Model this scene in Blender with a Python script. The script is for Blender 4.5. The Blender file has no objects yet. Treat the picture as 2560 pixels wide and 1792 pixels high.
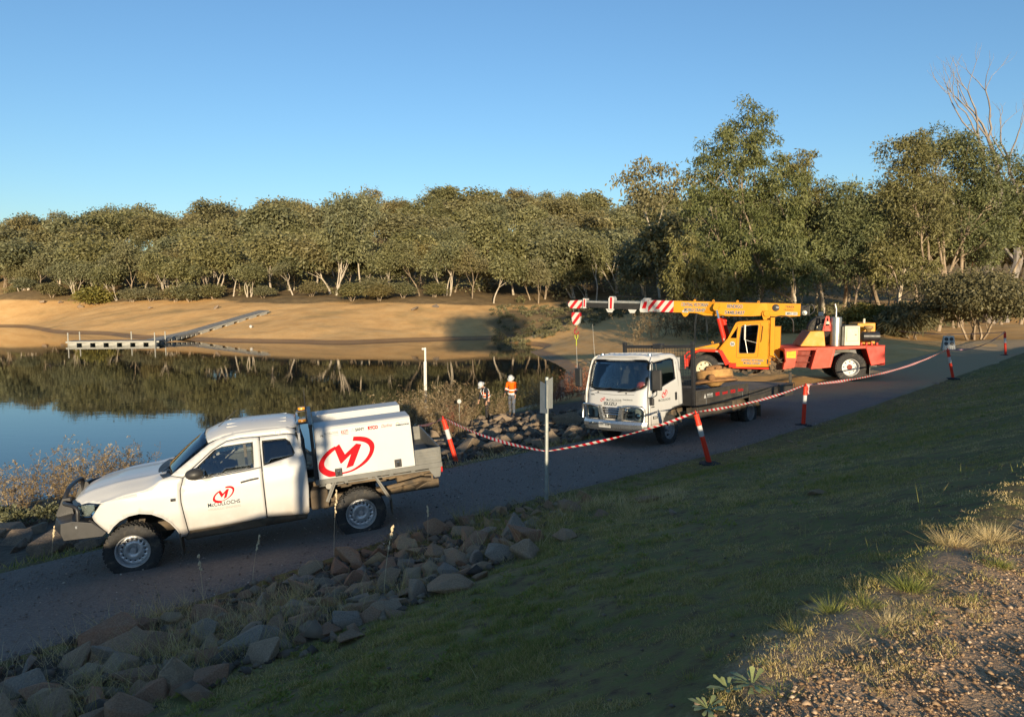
import bpy, bmesh, math, random
import numpy as np
from mathutils import Vector, Matrix, noise as mnoise
from mathutils.geometry import delaunay_2d_cdt
PI = math.pi
SC = bpy.context.scene
COL = SC.collection
random.seed(7)
RNG = np.random.default_rng(7)

# ------------------------------------------------------------------ camera
F, HOR, EYE = 1828.0, 735.0, 5.9          # focal length in px of a 2560 wide frame, horizon row, eye height over the water
PITCH = math.atan((896 - HOR) / F)
cam_d = bpy.data.cameras.new('camera'); cam = bpy.data.objects.new('camera', cam_d); COL.objects.link(cam)
cam.location = (0, 0, EYE); cam.rotation_euler = (PI / 2 - PITCH, 0, 0)
cam_d.sensor_fit = 'HORIZONTAL'; cam_d.sensor_width = 36; cam_d.lens = 36 * F / 2560
cam_d.clip_start = 0.05; cam_d.clip_end = 5000
SC.camera = cam

# ------------------------------------------------------------------ sky, sun, exposure
SUN_EL, SUN_AZ = math.radians(8.6), math.radians(7.0)      # low sun behind the camera, 7 degrees to its right
sun_to = Vector((math.sin(SUN_AZ) * math.cos(SUN_EL), -math.cos(SUN_AZ) * math.cos(SUN_EL), math.sin(SUN_EL)))
w = bpy.data.worlds.new('World'); SC.world = w; w.use_nodes = True
nt = w.node_tree; nt.nodes.clear()
sky = nt.nodes.new('ShaderNodeTexSky'); sky.sky_type = 'NISHITA'; sky.sun_disc = False
sky.sun_elevation = SUN_EL; sky.sun_rotation = math.atan2(sun_to.x, sun_to.y)
sky.air_density = 1.1; sky.dust_density = 0.4; sky.ozone_density = 3.7; sky.altitude = 200
bg = nt.nodes.new('ShaderNodeBackground'); bg.inputs['Strength'].default_value = 0.124
out = nt.nodes.new('ShaderNodeOutputWorld')
nt.links.new(sky.outputs[0], bg.inputs[0]); nt.links.new(bg.outputs[0], out.inputs[0])
sl = bpy.data.lights.new('sun', 'SUN'); sl.energy = 4.7; sl.angle = math.radians(0.55); sl.color = (1.0, 0.82, 0.56)
so = bpy.data.objects.new('sun', sl); COL.objects.link(so)
so.rotation_euler = (-sun_to).to_track_quat('-Z', 'Y').to_euler(); so.location = (20, -40, 30)
SC.view_settings.view_transform = 'Standard'; SC.view_settings.look = 'None'
SC.view_settings.exposure = 0.72; SC.view_settings.gamma = 1.0
SC.cycles.max_bounces = 6; SC.cycles.transparent_max_bounces = 12
SC.cycles.use_denoising = True

# ------------------------------------------------------------------ helpers: pixels of the photograph to world points, only used to measure
FW = Vector((0, math.cos(PITCH), -math.sin(PITCH))); UP = Vector((0, math.sin(PITCH), math.cos(PITCH)))
def ray(px, py):
    return Vector(((px - 1280) / F, 0, 0)) + FW + UP * ((896 - py) / F)
def at(px, py, D):
    v = ray(px, py); return Vector((0, 0, EYE)) + v * (D / v.y)

# ------------------------------------------------------------------ helpers: materials
MATS = {}
def nodes_of(name):
    m = bpy.data.materials.new(name); m.use_nodes = True
    n = m.node_tree.nodes; n.clear()
    o = n.new('ShaderNodeOutputMaterial'); p = n.new('ShaderNodeBsdfPrincipled')
    m.node_tree.links.new(p.outputs[0], o.inputs[0])
    return m, m.node_tree, p, o
def ramp(nt, fac, stops):
    r = nt.nodes.new('ShaderNodeValToRGB'); nt.links.new(fac, r.inputs[0])
    e = r.color_ramp.elements
    while len(e) < len(stops): e.new(0.5)
    for k, (pos, c) in enumerate(stops):
        e[k].position = pos; e[k].color = (*c, 1) if len(c) == 3 else c
    return r.outputs[0]
def noise(nt, scale, detail=4, rough=0.6, coord='Object', vec=None, dist=0.0):
    n = nt.nodes.new('ShaderNodeTexNoise'); n.inputs['Scale'].default_value = scale
    n.inputs['Detail'].default_value = detail; n.inputs['Roughness'].default_value = rough; n.inputs['Distortion'].default_value = dist
    if vec is None:
        t = nt.nodes.new('ShaderNodeTexCoord'); vec = t.outputs[coord]
    nt.links.new(vec, n.inputs['Vector']); return n.outputs[0]
def mixc(nt, fac, a, b, mode='MIX'):
    m = nt.nodes.new('ShaderNodeMix'); m.data_type = 'RGBA'; m.blend_type = mode
    for i, v in ((0, fac), (6, a), (7, b)):
        if hasattr(v, 'is_output'): nt.links.new(v, m.inputs[i])
        elif i == 0: m.inputs[0].default_value = v
        else: m.inputs[i].default_value = (*v, 1)
    return m.outputs[2]
def math_(nt, op, a, b=None, clamp=False):
    m = nt.nodes.new('ShaderNodeMath'); m.operation = op; m.use_clamp = clamp
    for i, v in ((0, a), (1, b)):
        if v is None: continue
        if hasattr(v, 'is_output'): nt.links.new(v, m.inputs[i])
        else: m.inputs[i].default_value = v
    return m.outputs[0]
def attr(nt, name):
    a = nt.nodes.new('ShaderNodeAttribute'); a.attribute_name = name; return a
def bump(nt, p, h, strength=0.3, dist=0.02):
    b = nt.nodes.new('ShaderNodeBump'); b.inputs['Strength'].default_value = strength; b.inputs['Distance'].default_value = dist
    nt.links.new(h, b.inputs['Height']); nt.links.new(b.outputs[0], p.inputs['Normal'])
def mat(name, col, rough=0.5, metal=0.0, var=0.12, scale=6.0, dirt=None, dirt_amt=0.0, coat=0.0, bmp=0.0, bscale=60.0, spec=0.5):
    """paint, metal, plastic, rubber: a base colour broken up by noise, optional dirt blotches and fine relief"""
    if name in MATS: return MATS[name]
    m, nt, p, o = nodes_of(name)
    lo = tuple(max(0, c * (1 - var)) for c in col); hi = tuple(min(1, c * (1 + var)) for c in col)
    c = ramp(nt, noise(nt, scale, 5), [(0.3, lo), (0.7, hi)])
    if dirt:
        f = ramp(nt, noise(nt, scale * 0.45, 8, 0.7, dist=0.6), [(0.62 - 0.4 * dirt_amt, (0, 0, 0)), (0.78, (1, 1, 1))])
        c = mixc(nt, f, c, dirt)
    nt.links.new(c, p.inputs['Base Color'])
    r = ramp(nt, noise(nt, scale * 1.7, 5), [(0.3, (rough * 0.85,) * 3), (0.7, (min(1, rough * 1.2),) * 3)])
    nt.links.new(r, p.inputs['Roughness'])
    p.inputs['Metallic'].default_value = metal; p.inputs['Coat Weight'].default_value = coat
    p.inputs['Specular IOR Level'].default_value = spec
    if bmp: bump(nt, p, noise(nt, bscale, 4), bmp, 0.01)
    MATS[name] = m; return m
def glass(name, tint=(0.05, 0.06, 0.06), alpha=0.55, rough=0.02):
    if name in MATS: return MATS[name]
    m, nt, p, o = nodes_of(name)
    gl = nt.nodes.new('ShaderNodeBsdfGlossy'); gl.inputs['Color'].default_value = (0.95, 0.97, 1.0, 1); gl.inputs['Roughness'].default_value = rough
    tr = nt.nodes.new('ShaderNodeBsdfTransparent'); tr.inputs[0].default_value = (alpha * 0.96, alpha, alpha * 0.98, 1)
    fr = nt.nodes.new('ShaderNodeFresnel'); fr.inputs[0].default_value = 1.5
    f = math_(nt, 'ADD', fr.outputs[0], 0.05, True)
    mx = nt.nodes.new('ShaderNodeMixShader'); nt.links.new(f, mx.inputs[0])
    nt.links.new(tr.outputs[0], mx.inputs[1]); nt.links.new(gl.outputs[0], mx.inputs[2]); nt.links.new(mx.outputs[0], o.inputs[0])
    nt.nodes.remove(p)
    MATS[name] = m; return m

# ------------------------------------------------------------------ helpers: objects
def tag(o, label=None, cat=None, group=None, kind=None):
    for k, v in (('label', label), ('category', cat), ('group', group), ('kind', kind)):
        if v: o[k] = v
    return o
def empty(name, loc=(0, 0, 0), rot=None, parent=None):
    o = bpy.data.objects.new(name, None); COL.objects.link(o); o.location = loc; o.empty_display_size = 0.2
    if rot is not None:
        o.rotation_mode = 'QUATERNION'; o.rotation_quaternion = rot.to_quaternion() if hasattr(rot, 'to_quaternion') else rot
    o.parent = parent; return o
def link(name, me, parent=None, loc=(0, 0, 0)):
    o = bpy.data.objects.new(name, me); COL.objects.link(o); o.parent = parent; o.location = loc; return o
def raw(name, v, f, material=None, parent=None, smooth=False, quads=True):
    """numpy verts (n,3), faces (m,k) all the same k"""
    v = np.asarray(v, np.float32); f = np.asarray(f, np.int32); k = f.shape[1]
    me = bpy.data.meshes.new(name); me.vertices.add(len(v)); me.vertices.foreach_set('co', v.ravel())
    me.loops.add(f.size); me.loops.foreach_set('vertex_index', f.ravel())
    me.polygons.add(len(f)); me.polygons.foreach_set('loop_start', np.arange(0, f.size, k, dtype=np.int32))
    me.polygons.foreach_set('loop_total', np.full(len(f), k, np.int32))
    if smooth: me.polygons.foreach_set('use_smooth', np.ones(len(f), bool))
    me.update(calc_edges=True)
    if material: me.materials.append(material)
    return me if parent is False else link(name, me, parent)
def fattr(me, name, vals, typ='FLOAT', dom='POINT'):
    a = me.attributes.new(name, typ, dom); a.data.foreach_set('value' if typ == 'FLOAT' else 'color', np.asarray(vals, np.float32).ravel())
class MB:
    """collects shapes, build() links them as one mesh object"""
    def __init__(s): s.v = []; s.f = []
    def add(s, vs, fs):
        n = len(s.v); s.v += [tuple(a) for a in vs]; s.f += [tuple(i + n for i in q) for q in fs]; return s
    def box(s, c, d, rot=None):
        x, y, z = (k / 2 for k in d); R = rot or Matrix.Identity(3); c = Vector(c)
        vs = [c + R @ Vector((a * x, b * y, e * z)) for a in (-1, 1) for b in (-1, 1) for e in (-1, 1)]
        return s.add(vs, [(0, 1, 3, 2), (4, 6, 7, 5), (0, 4, 5, 1), (2, 3, 7, 6), (0, 2, 6, 4), (1, 5, 7, 3)])
    def bar(s, a, b, w, h, up=(0, 0, 1)):
        a, b = Vector(a), Vector(b); d = b - a; x = d.normalized(); y = Vector(up).cross(x)
        if y.length < 1e-4: y = Vector((0, 1, 0)).cross(x)
        y.normalize(); z = x.cross(y)
        return s.box((a + b) / 2, (d.length, w, h), Matrix((x, y, z)).transposed())
    def prism(s, poly, axis, a, b, fn=None):
        """polygon in the two other axes, extruded from a to b along axis"""
        def p3(q, t):
            l = list(q); l.insert(axis, t); return tuple(l)
        n = len(poly); vs = [p3(q, a) for q in poly] + [p3(q, b) for q in poly]
        fs = [tuple(range(n))[::-1], tuple(range(n, 2 * n))] + [(i, (i + 1) % n, n + (i + 1) % n, n + i) for i in range(n)]
        return s.add(vs, fs)
    def tube(s, pts, r, n=8, cap=True):
        pts = [Vector(p) for p in pts]; rs = r if hasattr(r, '__len__') else [r] * len(pts)
        vs = []; fs = []; prev = None
        for i, p in enumerate(pts):
            d = (pts[min(i + 1, len(pts) - 1)] - pts[max(i - 1, 0)]).normalized()
            if prev is None:
                x = d.orthogonal().normalized()
            else:
                x = (prev - d * prev.dot(d))
                x = x.normalized() if x.length > 1e-6 else d.orthogonal().normalized()
            prev = x; y = d.cross(x)
            vs += [p + (x * math.cos(2 * PI * k / n) + y * math.sin(2 * PI * k / n)) * rs[i] for k in range(n)]
        for i in range(len(pts) - 1):
            for k in range(n):
                fs.append((i * n + k, i * n + (k + 1) % n, (i + 1) * n + (k + 1) % n, (i + 1) * n + k))
        if cap: fs += [tuple(range(n))[::-1], tuple(range((len(pts) - 1) * n, len(pts) * n))]
        return s.add(vs, fs)
    def lathe(s, prof, n=24, axis=2, c=(0, 0, 0), close=False):
        """profile of (radius, height) turned about axis"""
        vs = []; fs = []; m = len(prof)
        for k in range(n):
            a = 2 * PI * k / n
            for r, h in prof:
                q = [r * math.cos(a), r * math.sin(a)]; q.insert(axis, h)
                vs.append((q[0] + c[0], q[1] + c[1], q[2] + c[2]))
        for k in range(n):
            for j in range(m - 1 + (1 if close else 0)):
                a, b = k * m + j, ((k + 1) % n) * m + j; j2 = (j + 1) % m
                fs.append((a, b, ((k + 1) % n) * m + j2, k * m + j2))
        return s.add(vs, fs)
    def ball(s, c, r, n=10, m=7, sc=(1, 1, 1)):
        prof = [(math.sin(PI * j / m) * r, -math.cos(PI * j / m) * r) for j in range(m + 1)]
        t = MB().lathe(prof, n); return s.add([(p[0] * sc[0] + c[0], p[1] * sc[1] + c[1], p[2] * sc[2] + c[2]) for p in t.v], t.f)
    def build(s, name, material, parent=None, smooth=False, bevel=0.0, seg=2, solid=0.0, loc=(0, 0, 0), sub=0, ang=40):
        me = bpy.data.meshes.new(name); me.from_pydata(s.v, [], s.f); me.materials.append(material)
        bm = bmesh.new(); bm.from_mesh(me); bmesh.ops.remove_doubles(bm, verts=bm.verts, dist=1e-5)
        bmesh.ops.recalc_face_normals(bm, faces=bm.faces); bm.to_mesh(me); bm.free()
        o = link(name, me, parent, loc)
        if smooth:
            me.shade_smooth()
            try: me.set_sharp_from_angle(angle=math.radians(ang))
            except Exception: pass
        if solid:
            m = o.modifiers.new('s', 'SOLIDIFY'); m.thickness = solid; m.offset = -1
        if bevel:
            m = o.modifiers.new('b', 'BEVEL'); m.width = bevel; m.segments = seg; m.limit_method = 'ANGLE'; m.angle_limit = math.radians(35); m.harden_normals = False
        if sub:
            m = o.modifiers.new('u', 'SUBSURF'); m.levels = sub; m.render_levels = sub
        return o
def catmull(pts, n=6, closed=False):
    P = [np.array(p, float) for p in pts]; N = len(P); outp = []
    rng = range(N if closed else N - 1)
    for i in rng:
        p0, p1, p2, p3 = (P[(i + k) % N] if closed else P[min(max(i + k, 0), N - 1)] for k in (-1, 0, 1, 2))
        for t in np.linspace(0, 1, n, endpoint=False):
            outp.append(0.5 * (2 * p1 + (p2 - p0) * t + (2 * p0 - 5 * p1 + 4 * p2 - p3) * t * t + (3 * p1 - p0 - 3 * p2 + p3) * t ** 3))
    if not closed: outp.append(P[-1])
    return [tuple(p) for p in outp]
def rnd_poly(poly, r, n=4):
    """polygon with its corners rounded"""
    outp = []; N = len(poly)
    for i in range(N):
        a, b, c = (np.array(poly[(i + k) % N], float) for k in (-1, 0, 1))
        d1, d2 = a - b, c - b; l1, l2 = np.linalg.norm(d1), np.linalg.norm(d2); q = min(r, l1 * 0.45, l2 * 0.45)
        p, e = b + d1 / l1 * q, b + d2 / l2 * q
        for t in np.linspace(0, 1, n):
            outp.append(tuple((1 - t) ** 2 * p + 2 * t * (1 - t) * b + t * t * e))
    return outp
def panel(name, outline, holes, fn, material, parent, step=0.06, solid=0.015, smooth=True, flip=False, bevel=0.0):
    """a curved sheet: a 2D outline with holes, triangulated with inner points and mapped to 3D by fn(a, b)"""
    def dens(poly):
        o = []
        for i in range(len(poly)):
            a, b = np.array(poly[i], float), np.array(poly[(i + 1) % len(poly)], float)
            n = max(1, int(np.linalg.norm(b - a) / step)); o += [tuple(a + (b - a) * t / n) for t in range(n)]
        return o
    loops = [dens(outline)] + [dens(h) for h in holes]
    def inside(p, poly):
        c = False; j = len(poly) - 1
        for i in range(len(poly)):
            if (poly[i][1] > p[1]) != (poly[j][1] > p[1]) and p[0] < (poly[j][0] - poly[i][0]) * (p[1] - poly[i][1]) / (poly[j][1] - poly[i][1]) + poly[i][0]: c = not c
            j = i
        return c
    V = []; E = []
    for lp in loops:
        n = len(V); V += lp; E += [(n + i, n + (i + 1) % len(lp)) for i in range(len(lp))]
    A = np.array(loops[0]); (x0, y0), (x1, y1) = A.min(0), A.max(0); B = np.array(V)
    for x in np.arange(x0 + step * 0.7, x1, step):
        for y in np.arange(y0 + step * 0.7, y1, step):
            if inside((x, y), loops[0]) and not any(inside((x, y), h) for h in loops[1:]) and np.min(np.hypot(B[:, 0] - x, B[:, 1] - y)) > step * 0.45: V.append((x, y))
    r = delaunay_2d_cdt([Vector(p) for p in V], E, [], 1, 1e-6)
    vs, fs = r[0], r[2]
    keep = []
    for f in fs:
        c = sum((vs[i] for i in f), Vector((0, 0))) / len(f)
        if inside(c, loops[0]) and not any(inside(c, h) for h in loops[1:]): keep.append(tuple(f)[::-1] if flip else tuple(f))
    m = MB(); m.add([fn(p[0], p[1]) for p in vs], keep)
    me = bpy.data.meshes.new(name); me.from_pydata(m.v, [], m.f); me.materials.append(material)
    bm = bmesh.new(); bm.from_mesh(me); bmesh.ops.delete(bm, geom=[v for v in bm.verts if not v.link_faces], context='VERTS'); bm.to_mesh(me); bm.free()
    if smooth: me.shade_smooth()
    o = link(name, me, parent)
    if solid:
        md = o.modifiers.new('s', 'SOLIDIFY'); md.thickness = solid; md.offset = -1
    if bevel:
        b = o.modifiers.new('b', 'BEVEL'); b.width = bevel; b.segments = 2; b.limit_method = 'ANGLE'; b.angle_limit = math.radians(50)
    return o
def lettering(text, size, fn, material, parent, name='lettering', bold=0.0, shear=0.0, sx=1.0, align='LEFT', depth=0.003, space=1.0, w=None):
    """flat print: the outline of the characters mapped to a surface by fn(a, b, lift); w forces the width"""
    cu = bpy.data.curves.new('t', 'FONT'); cu.body = text; cu.size = size; cu.align_x = align; cu.offset = bold; cu.shear = shear
    cu.space_character = space; cu.resolution_u = 3; cu.fill_mode = 'FRONT'
    t = bpy.data.objects.new('t', cu); COL.objects.link(t)
    bpy.context.view_layer.update(); dg = bpy.context.evaluated_depsgraph_get(); me = bpy.data.meshes.new_from_object(t.evaluated_get(dg))
    bpy.data.objects.remove(t); bpy.data.curves.remove(cu)
    co = np.empty(len(me.vertices) * 3, np.float32); me.vertices.foreach_get('co', co); co = co.reshape(-1, 3)
    if w and len(co): sx = w / (co[:, 0].max() - co[:, 0].min())
    off = co[:, 0].min() if align == 'LEFT' else 0
    v = [fn((p[0] - off) * sx, p[1], depth) for p in co]
    me.vertices.foreach_set('co', np.array(v, np.float32).ravel()); me.materials.clear(); me.materials.append(material); me.update()
    o = link(name, me, parent); return o
def copy_tree(o, parent=None):
    c = o.copy(); COL.objects.link(c); c.parent = parent
    for ch in o.children: copy_tree(ch, c)
    return c
def sstep(a, b, x):
    t = np.clip((x - a) / (b - a), 0, 1); return t * t * (3 - 2 * t)
def vnoise(x, y, s=1.0, seed=0, oct=3):
    """cheap smooth value noise on arrays, about -1..1"""
    x = np.asarray(x, float); y = np.asarray(y, float); tot = np.zeros(np.broadcast(x, y).shape); amp = 1.0; nrm = 0
    for o in range(oct):
        xx, yy = x / s, y / s; i, j = np.floor(xx), np.floor(yy); fx, fy = xx - i, yy - j
        fx, fy = fx * fx * (3 - 2 * fx), fy * fy * (3 - 2 * fy)
        def h(a, b):
            n = np.sin(a * 127.1 + b * 311.7 + seed * 74.7 + o * 19.3) * 43758.5453; return n - np.floor(n)
        tot += amp * ((h(i, j) * (1 - fx) + h(i + 1, j) * fx) * (1 - fy) + (h(i, j + 1) * (1 - fx) + h(i + 1, j + 1) * fx) * fy - 0.5) * 2
        nrm += amp; amp *= 0.5; s *= 0.5
    return tot / nrm
# ------------------------------------------------------------------ the lie of the land
# road frame: u runs along the gravel road (away from the camera, to the right), v across it towards the water, v = 0 is the near road edge
RO = np.array([0.6, 12.5]); RD = np.array([0.72, 0.694]); RN = np.array([-0.694, 0.72])
def uv(x, y): return (x - RO[0]) * RD[0] + (y - RO[1]) * RD[1], (x - RO[0]) * RN[0] + (y - RO[1]) * RN[1]
def xy(u, v): return RO[0] + u * RD[0] + v * RN[0], RO[1] + u * RD[1] + v * RN[1]
def z_edge(u): return np.interp(u, [-40, -12, -5.6, -2.9, 0, 6.5, 14, 22, 34, 60, 90], [1.8, 2.1, 2.27, 2.39, 2.36, 2.22, 2.3, 2.515, 2.85, 3.3, 3.6])
def fall(u): return np.interp(u, [-6, 0, 6.5, 20], [0.10, 0.09, 0.07, 0.047])
def v_break(u): return np.interp(u, [9, 17, 30, 45], [4.3, 11, 14, 18])
def v_shore(u): return np.interp(u, [-60, -10, 8, 14, 20.8, 33.6, 40, 52, 70], [16, 15.5, 16.5, 17.5, 19.5, 29.4, 38.4, 54.4, 70])
def z_crest(u): return np.interp(u, [-30, -12, 1, 12, 40], [4.32, 4.36, 4.35, 4.42, 4.6])
def z_near(u, v):
    ze, zc = z_edge(u), z_crest(u)
    t = np.clip(-v / 7.2, 0, 1)
    up = ze + (zc - ze) * (0.62 * t + 0.38 * t * t)
    up = up - 0.10 * np.exp(-((v + 0.7) / 0.6) ** 2)
    back = zc + 0.05 * np.clip(-v - 7.2, 0, 4) * 0.3 - 0.36 * np.clip(-v - 13, 0, 30)
    z = np.where(v < -7.2, back, up)
    vb, vs = v_break(u), v_shore(u)
    zb = ze - fall(u) * vb
    road = ze - fall(u) * v
    tt = (v - vb) / (vs - vb)
    down = np.where(tt < 1, zb * (1 - tt) ** 0.9 * np.sign(1 - tt) if False else zb * np.clip(1 - tt, 0, None) ** 0.95, -0.22 * (v - vs))
    z = np.where(v > 0, np.where(v < vb, road, down), z)
    return np.maximum(z, -3.0)
def onz(px, py, z):
    r = ray(px, py); t = (z - EYE) / r.z; return (r.x * t, r.y * t, z)
CT = []
for u in (-60, -30, -10, 0, 10, 20, 30, 40): CT += [(*xy(u, v_shore(u)), 0.0), (*xy(u, v_shore(u) + 9), -1.6)]
for u in (44, 52, 60): CT += [(*xy(u, v_shore(u)), 0.0)]
for px, py in ((1285, 852), (1223, 846), (1100, 849), (1000, 853), (900, 858), (800, 859), (600, 854), (392, 848), (172, 832), (0, 816), (-200, 806), (-420, 800)): CT.append(onz(px, py, 0.0)); q_ = np.array(CT[-1]); CT.append((q_[0] * 0.93, q_[1] * 0.93, -0.9))
for x, y in ((-20, 50), (-10, 70), (-40, 80), (-70, 90), (-30, 35), (-110, 100), (-60, 60)): CT.append((x, y, -2.2))
for px, py, D in ((-400, 748, 185), (0, 750, 160), (200, 748, 150), (400, 746, 138), (600, 745, 130), (800, 745, 124), (1000, 746, 122), (1150, 748, 120), (1250, 768, 118), (1400, 775, 112), (1250, 800, 106), (1400, 812, 95), (1500, 846, 74), (1650, 850, 62), (1600, 805, 80),
                  (1750, 850, 55), (1900, 818, 64), (2050, 830, 55), (2200, 835, 52), (2400, 850, 46), (2560, 818, 58), (2560, 790, 78), (1700, 775, 92), (1900, 780, 90), (2200, 790, 85), (2700, 830, 52), (3000, 830, 50), (3400, 850, 40)):
    p = at(px, py, D); CT.append((p.x, p.y, p.z))
for px, s in ((-500, 0.72), (0, 0.76), (400, 0.83), (800, 0.96), (1200, 1.08), (1600, 1.0), (2000, 0.9), (2700, 0.8), (3400, 0.7)):
    for D, z in ((150, 7.6), (170, 11.0), (210, 18.5), (260, 25.5), (320, 28), (430, 25), (600, 22)):
        p = at(px, HOR, D); CT.append((p.x, p.y, z * s))
for u in (46, 60, 80): 
    for v in (-2, 4, 10): CT.append((*xy(u, v), float(z_edge(u)) - 0.03 * v))
CT += [(-150, 20, -2), (-200, 60, -2), (-300, 150, 3), (90, 20, 4), (150, 40, 6), (300, 100, 14)]
CT = np.array(CT, float)
def tps_k(r2): return np.where(r2 > 1e-9, r2 * np.log(np.maximum(r2, 1e-9)), 0)
_n = len(CT); _K = tps_k(((CT[:, None, :2] - CT[None, :, :2]) ** 2).sum(-1)) + np.eye(_n) * 1.5
_P = np.c_[np.ones(_n), CT[:, :2]]
_s = np.linalg.solve(np.block([[_K, _P], [_P.T, np.zeros((3, 3))]]), np.r_[CT[:, 2], 0, 0, 0])
def z_far(x, y):
    x = np.asarray(x, float); y = np.asarray(y, float); z = _s[_n] + _s[_n + 1] * x + _s[_n + 2] * y
    for k in range(_n): z = z + _s[k] * tps_k((x - CT[k, 0]) ** 2 + (y - CT[k, 1]) ** 2)
    return np.clip(z, -3, 45)
def ground(x, y, rough=True):
    x = np.asarray(x, float); y = np.asarray(y, float); u, v = uv(x, y)
    w = sstep(0.0, 5.0, v - v_shore(u) + 5.5 - sstep(14, 30, u) * 4); w = np.maximum(w, sstep(32, 48, u))
    w = np.where(v < -13, sstep(-60, -30, -v) * 0, w)
    z = z_near(u, v) * (1 - w) + z_far(x, y) * w
    if rough:
        g = sstep(-0.3, -1.5, v) * (1 - sstep(30, 60, np.hypot(x, y)))
        z = z + g * (0.05 * vnoise(x, y, 1.3, 3) + 0.03 * vnoise(x, y, 0.45, 5, 2))
        crest = sstep(-6.6, -7.4, v); z = z + crest * 0.02 * vnoise(x, y, 0.5, 8)
        bank = sstep(4.3, 5.5, v) * (1 - w); z = z + bank * 0.12 * vnoise(x, y, 1.1, 11)
        z = z + sstep(60, 110, np.hypot(x, y)) * 0.35 * vnoise(x, y, 9, 13)
        z = z + 0.012 * vnoise(x, y, 2.2, 17) + sstep(40, 60, np.hypot(x, y)) * sstep(0.1, 1.0, z) * 0.10 * vnoise(x, y, 3.0, 21)
    return z
def gz(x, y): return float(ground(np.array([x]), np.array([y]))[0])
def nonuni(parts):
    o = []
    for a, b, n in parts: o.append(np.linspace(a, b, n, endpoint=False))
    return np.r_[np.concatenate(o), parts[-1][1]]
XS = nonuni([(-900, -260, 14), (-260, -110, 50), (-110, -40, 80), (-40, -12, 60), (-12, 14, 150), (14, 34, 80), (34, 80, 70), (80, 200, 40), (200, 900, 16)])
YS = nonuni([(-200, -30, 12), (-30, 1, 24), (1, 26, 150), (26, 45, 70), (45, 140, 140), (140, 320, 70), (320, 1200, 20)])
GX, GY = np.meshgrid(XS, YS); GZ = ground(GX, GY)
GU, GV = uv(GX, GY)
nx, ny = len(XS), len(YS)
idx = np.arange(nx * ny).reshape(ny, nx)
faces = np.stack([idx[:-1, :-1], idx[:-1, 1:], idx[1:, 1:], idx[1:, :-1]], -1).reshape(-1, 4)
# ground cover masks (which material lies where; light does the shading)
GD = np.hypot(GX, GY)
far_w = sstep(0.0, 5.0, GV - v_shore(GU) + 2)
m_dirt = sstep(-6.8, -7.6, GV + 0.25 * sstep(-6, -2, GU) + 0.35 * vnoise(GX, GY, 1.2, 31) + 0.25 * vnoise(GX, GY, 0.4, 33))
m_sand = np.maximum(sstep(60, 66, GD), sstep(36, 48, GU) * sstep(2, 8, GV)); m_sand = np.maximum(m_sand, sstep(-3, 2, GV - v_shore(GU)))
m_sand = np.maximum(m_sand, sstep(12, 20, GU) * sstep(-1, 3, GV))
m_forest = sstep(3.9, 5.2, GZ + 0.8 * vnoise(GX, GY, 12, 41)) * sstep(70, 100, GD)
sx_, sy_ = GX, GY
m_scrub = np.exp(-(((GX - 14) / 22) ** 2 + ((GY - 104) / 17) ** 2) * 1.1); m_scrub = sstep(0.35, 0.7, m_scrub + 0.25 * vnoise(GX, GY, 7, 43))
m_forest = np.maximum(m_forest, m_scrub * 0.8 * (1 - m_forest))
m_bank = np.maximum(sstep(4.2, 4.8, GV) * (1 - sstep(-2.5, 0.5, GV - v_shore(GU))) * (1 - sstep(13, 17, GU)), sstep(-3.4, -2.8, GV) * (1 - sstep(-0.2, 0.1, GV)) * (1 - sstep(-4.5, -2.0, GU)) * 0.75)
m_wet = sstep(0.55, 0.05, GZ) * m_sand
gm = nodes_of('ground_cover'); MATS['ground_cover'] = gm[0]
m, nt, p, o = gm
n1 = noise(nt, 0.9, 6, 0.65); n2 = noise(nt, 7.0, 5, 0.7); n3 = noise(nt, 45.0, 4, 0.7); n4 = noise(nt, 0.12, 5, 0.6)
soil = ramp(nt, n2, [(0.3, (0.09, 0.058, 0.032)), (0.55, (0.23, 0.15, 0.078)), (0.75, (0.40, 0.28, 0.15))])
green = ramp(nt, n1, [(0.35, (0.13, 0.14, 0.040)), (0.6, (0.23, 0.20, 0.065)), (0.8, (0.37, 0.265, 0.115))])
grassc = mixc(nt, ramp(nt, n2, [(0.35, (0, 0, 0)), (0.6, (1, 1, 1))]), soil, green)
dirt = ramp(nt, n3, [(0.25, (0.30, 0.185, 0.10)), (0.5, (0.46, 0.30, 0.175)), (0.75, (0.62, 0.44, 0.28))])
dirt = mixc(nt, ramp(nt, n2, [(0.35, (0, 0, 0)), (0.7, (0.7, 0.7, 0.7))]), dirt, (0.40, 0.26, 0.15))
sand = ramp(nt, noise(nt, 0.35, 8, 0.7), [(0.25, (0.56, 0.29, 0.092)), (0.5, (0.74, 0.42, 0.15)), (0.75, (0.82, 0.52, 0.22))])
sand = mixc(nt, ramp(nt, n2, [(0.45, (0, 0, 0)), (0.75, (0.45, 0.45, 0.45))]), sand, (0.46, 0.28, 0.12))
strat = nt.nodes.new('ShaderNodeTexWave'); strat.bands_direction = 'Z'; strat.inputs['Scale'].default_value = 1.1; strat.inputs['Distortion'].default_value = 3.0; strat.inputs['Detail'].default_value = 4
tc = nt.nodes.new('ShaderNodeTexCoord'); nt.links.new(tc.outputs['Object'], strat.inputs['Vector'])
sand = mixc(nt, math_(nt, 'MULTIPLY', strat.outputs['Fac'], 0.3), sand, (0.66, 0.44, 0.21))
sand = mixc(nt, ramp(nt, n4, [(0.55, (0, 0, 0)), (0.7, (0.5, 0.5, 0.5))]), sand, (0.26, 0.19, 0.075))
forest = ramp(nt, noise(nt, 0.6, 6, 0.7), [(0.3, (0.12, 0.082, 0.038)), (0.55, (0.24, 0.16, 0.072)), (0.8, (0.38, 0.26, 0.125))])
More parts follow.
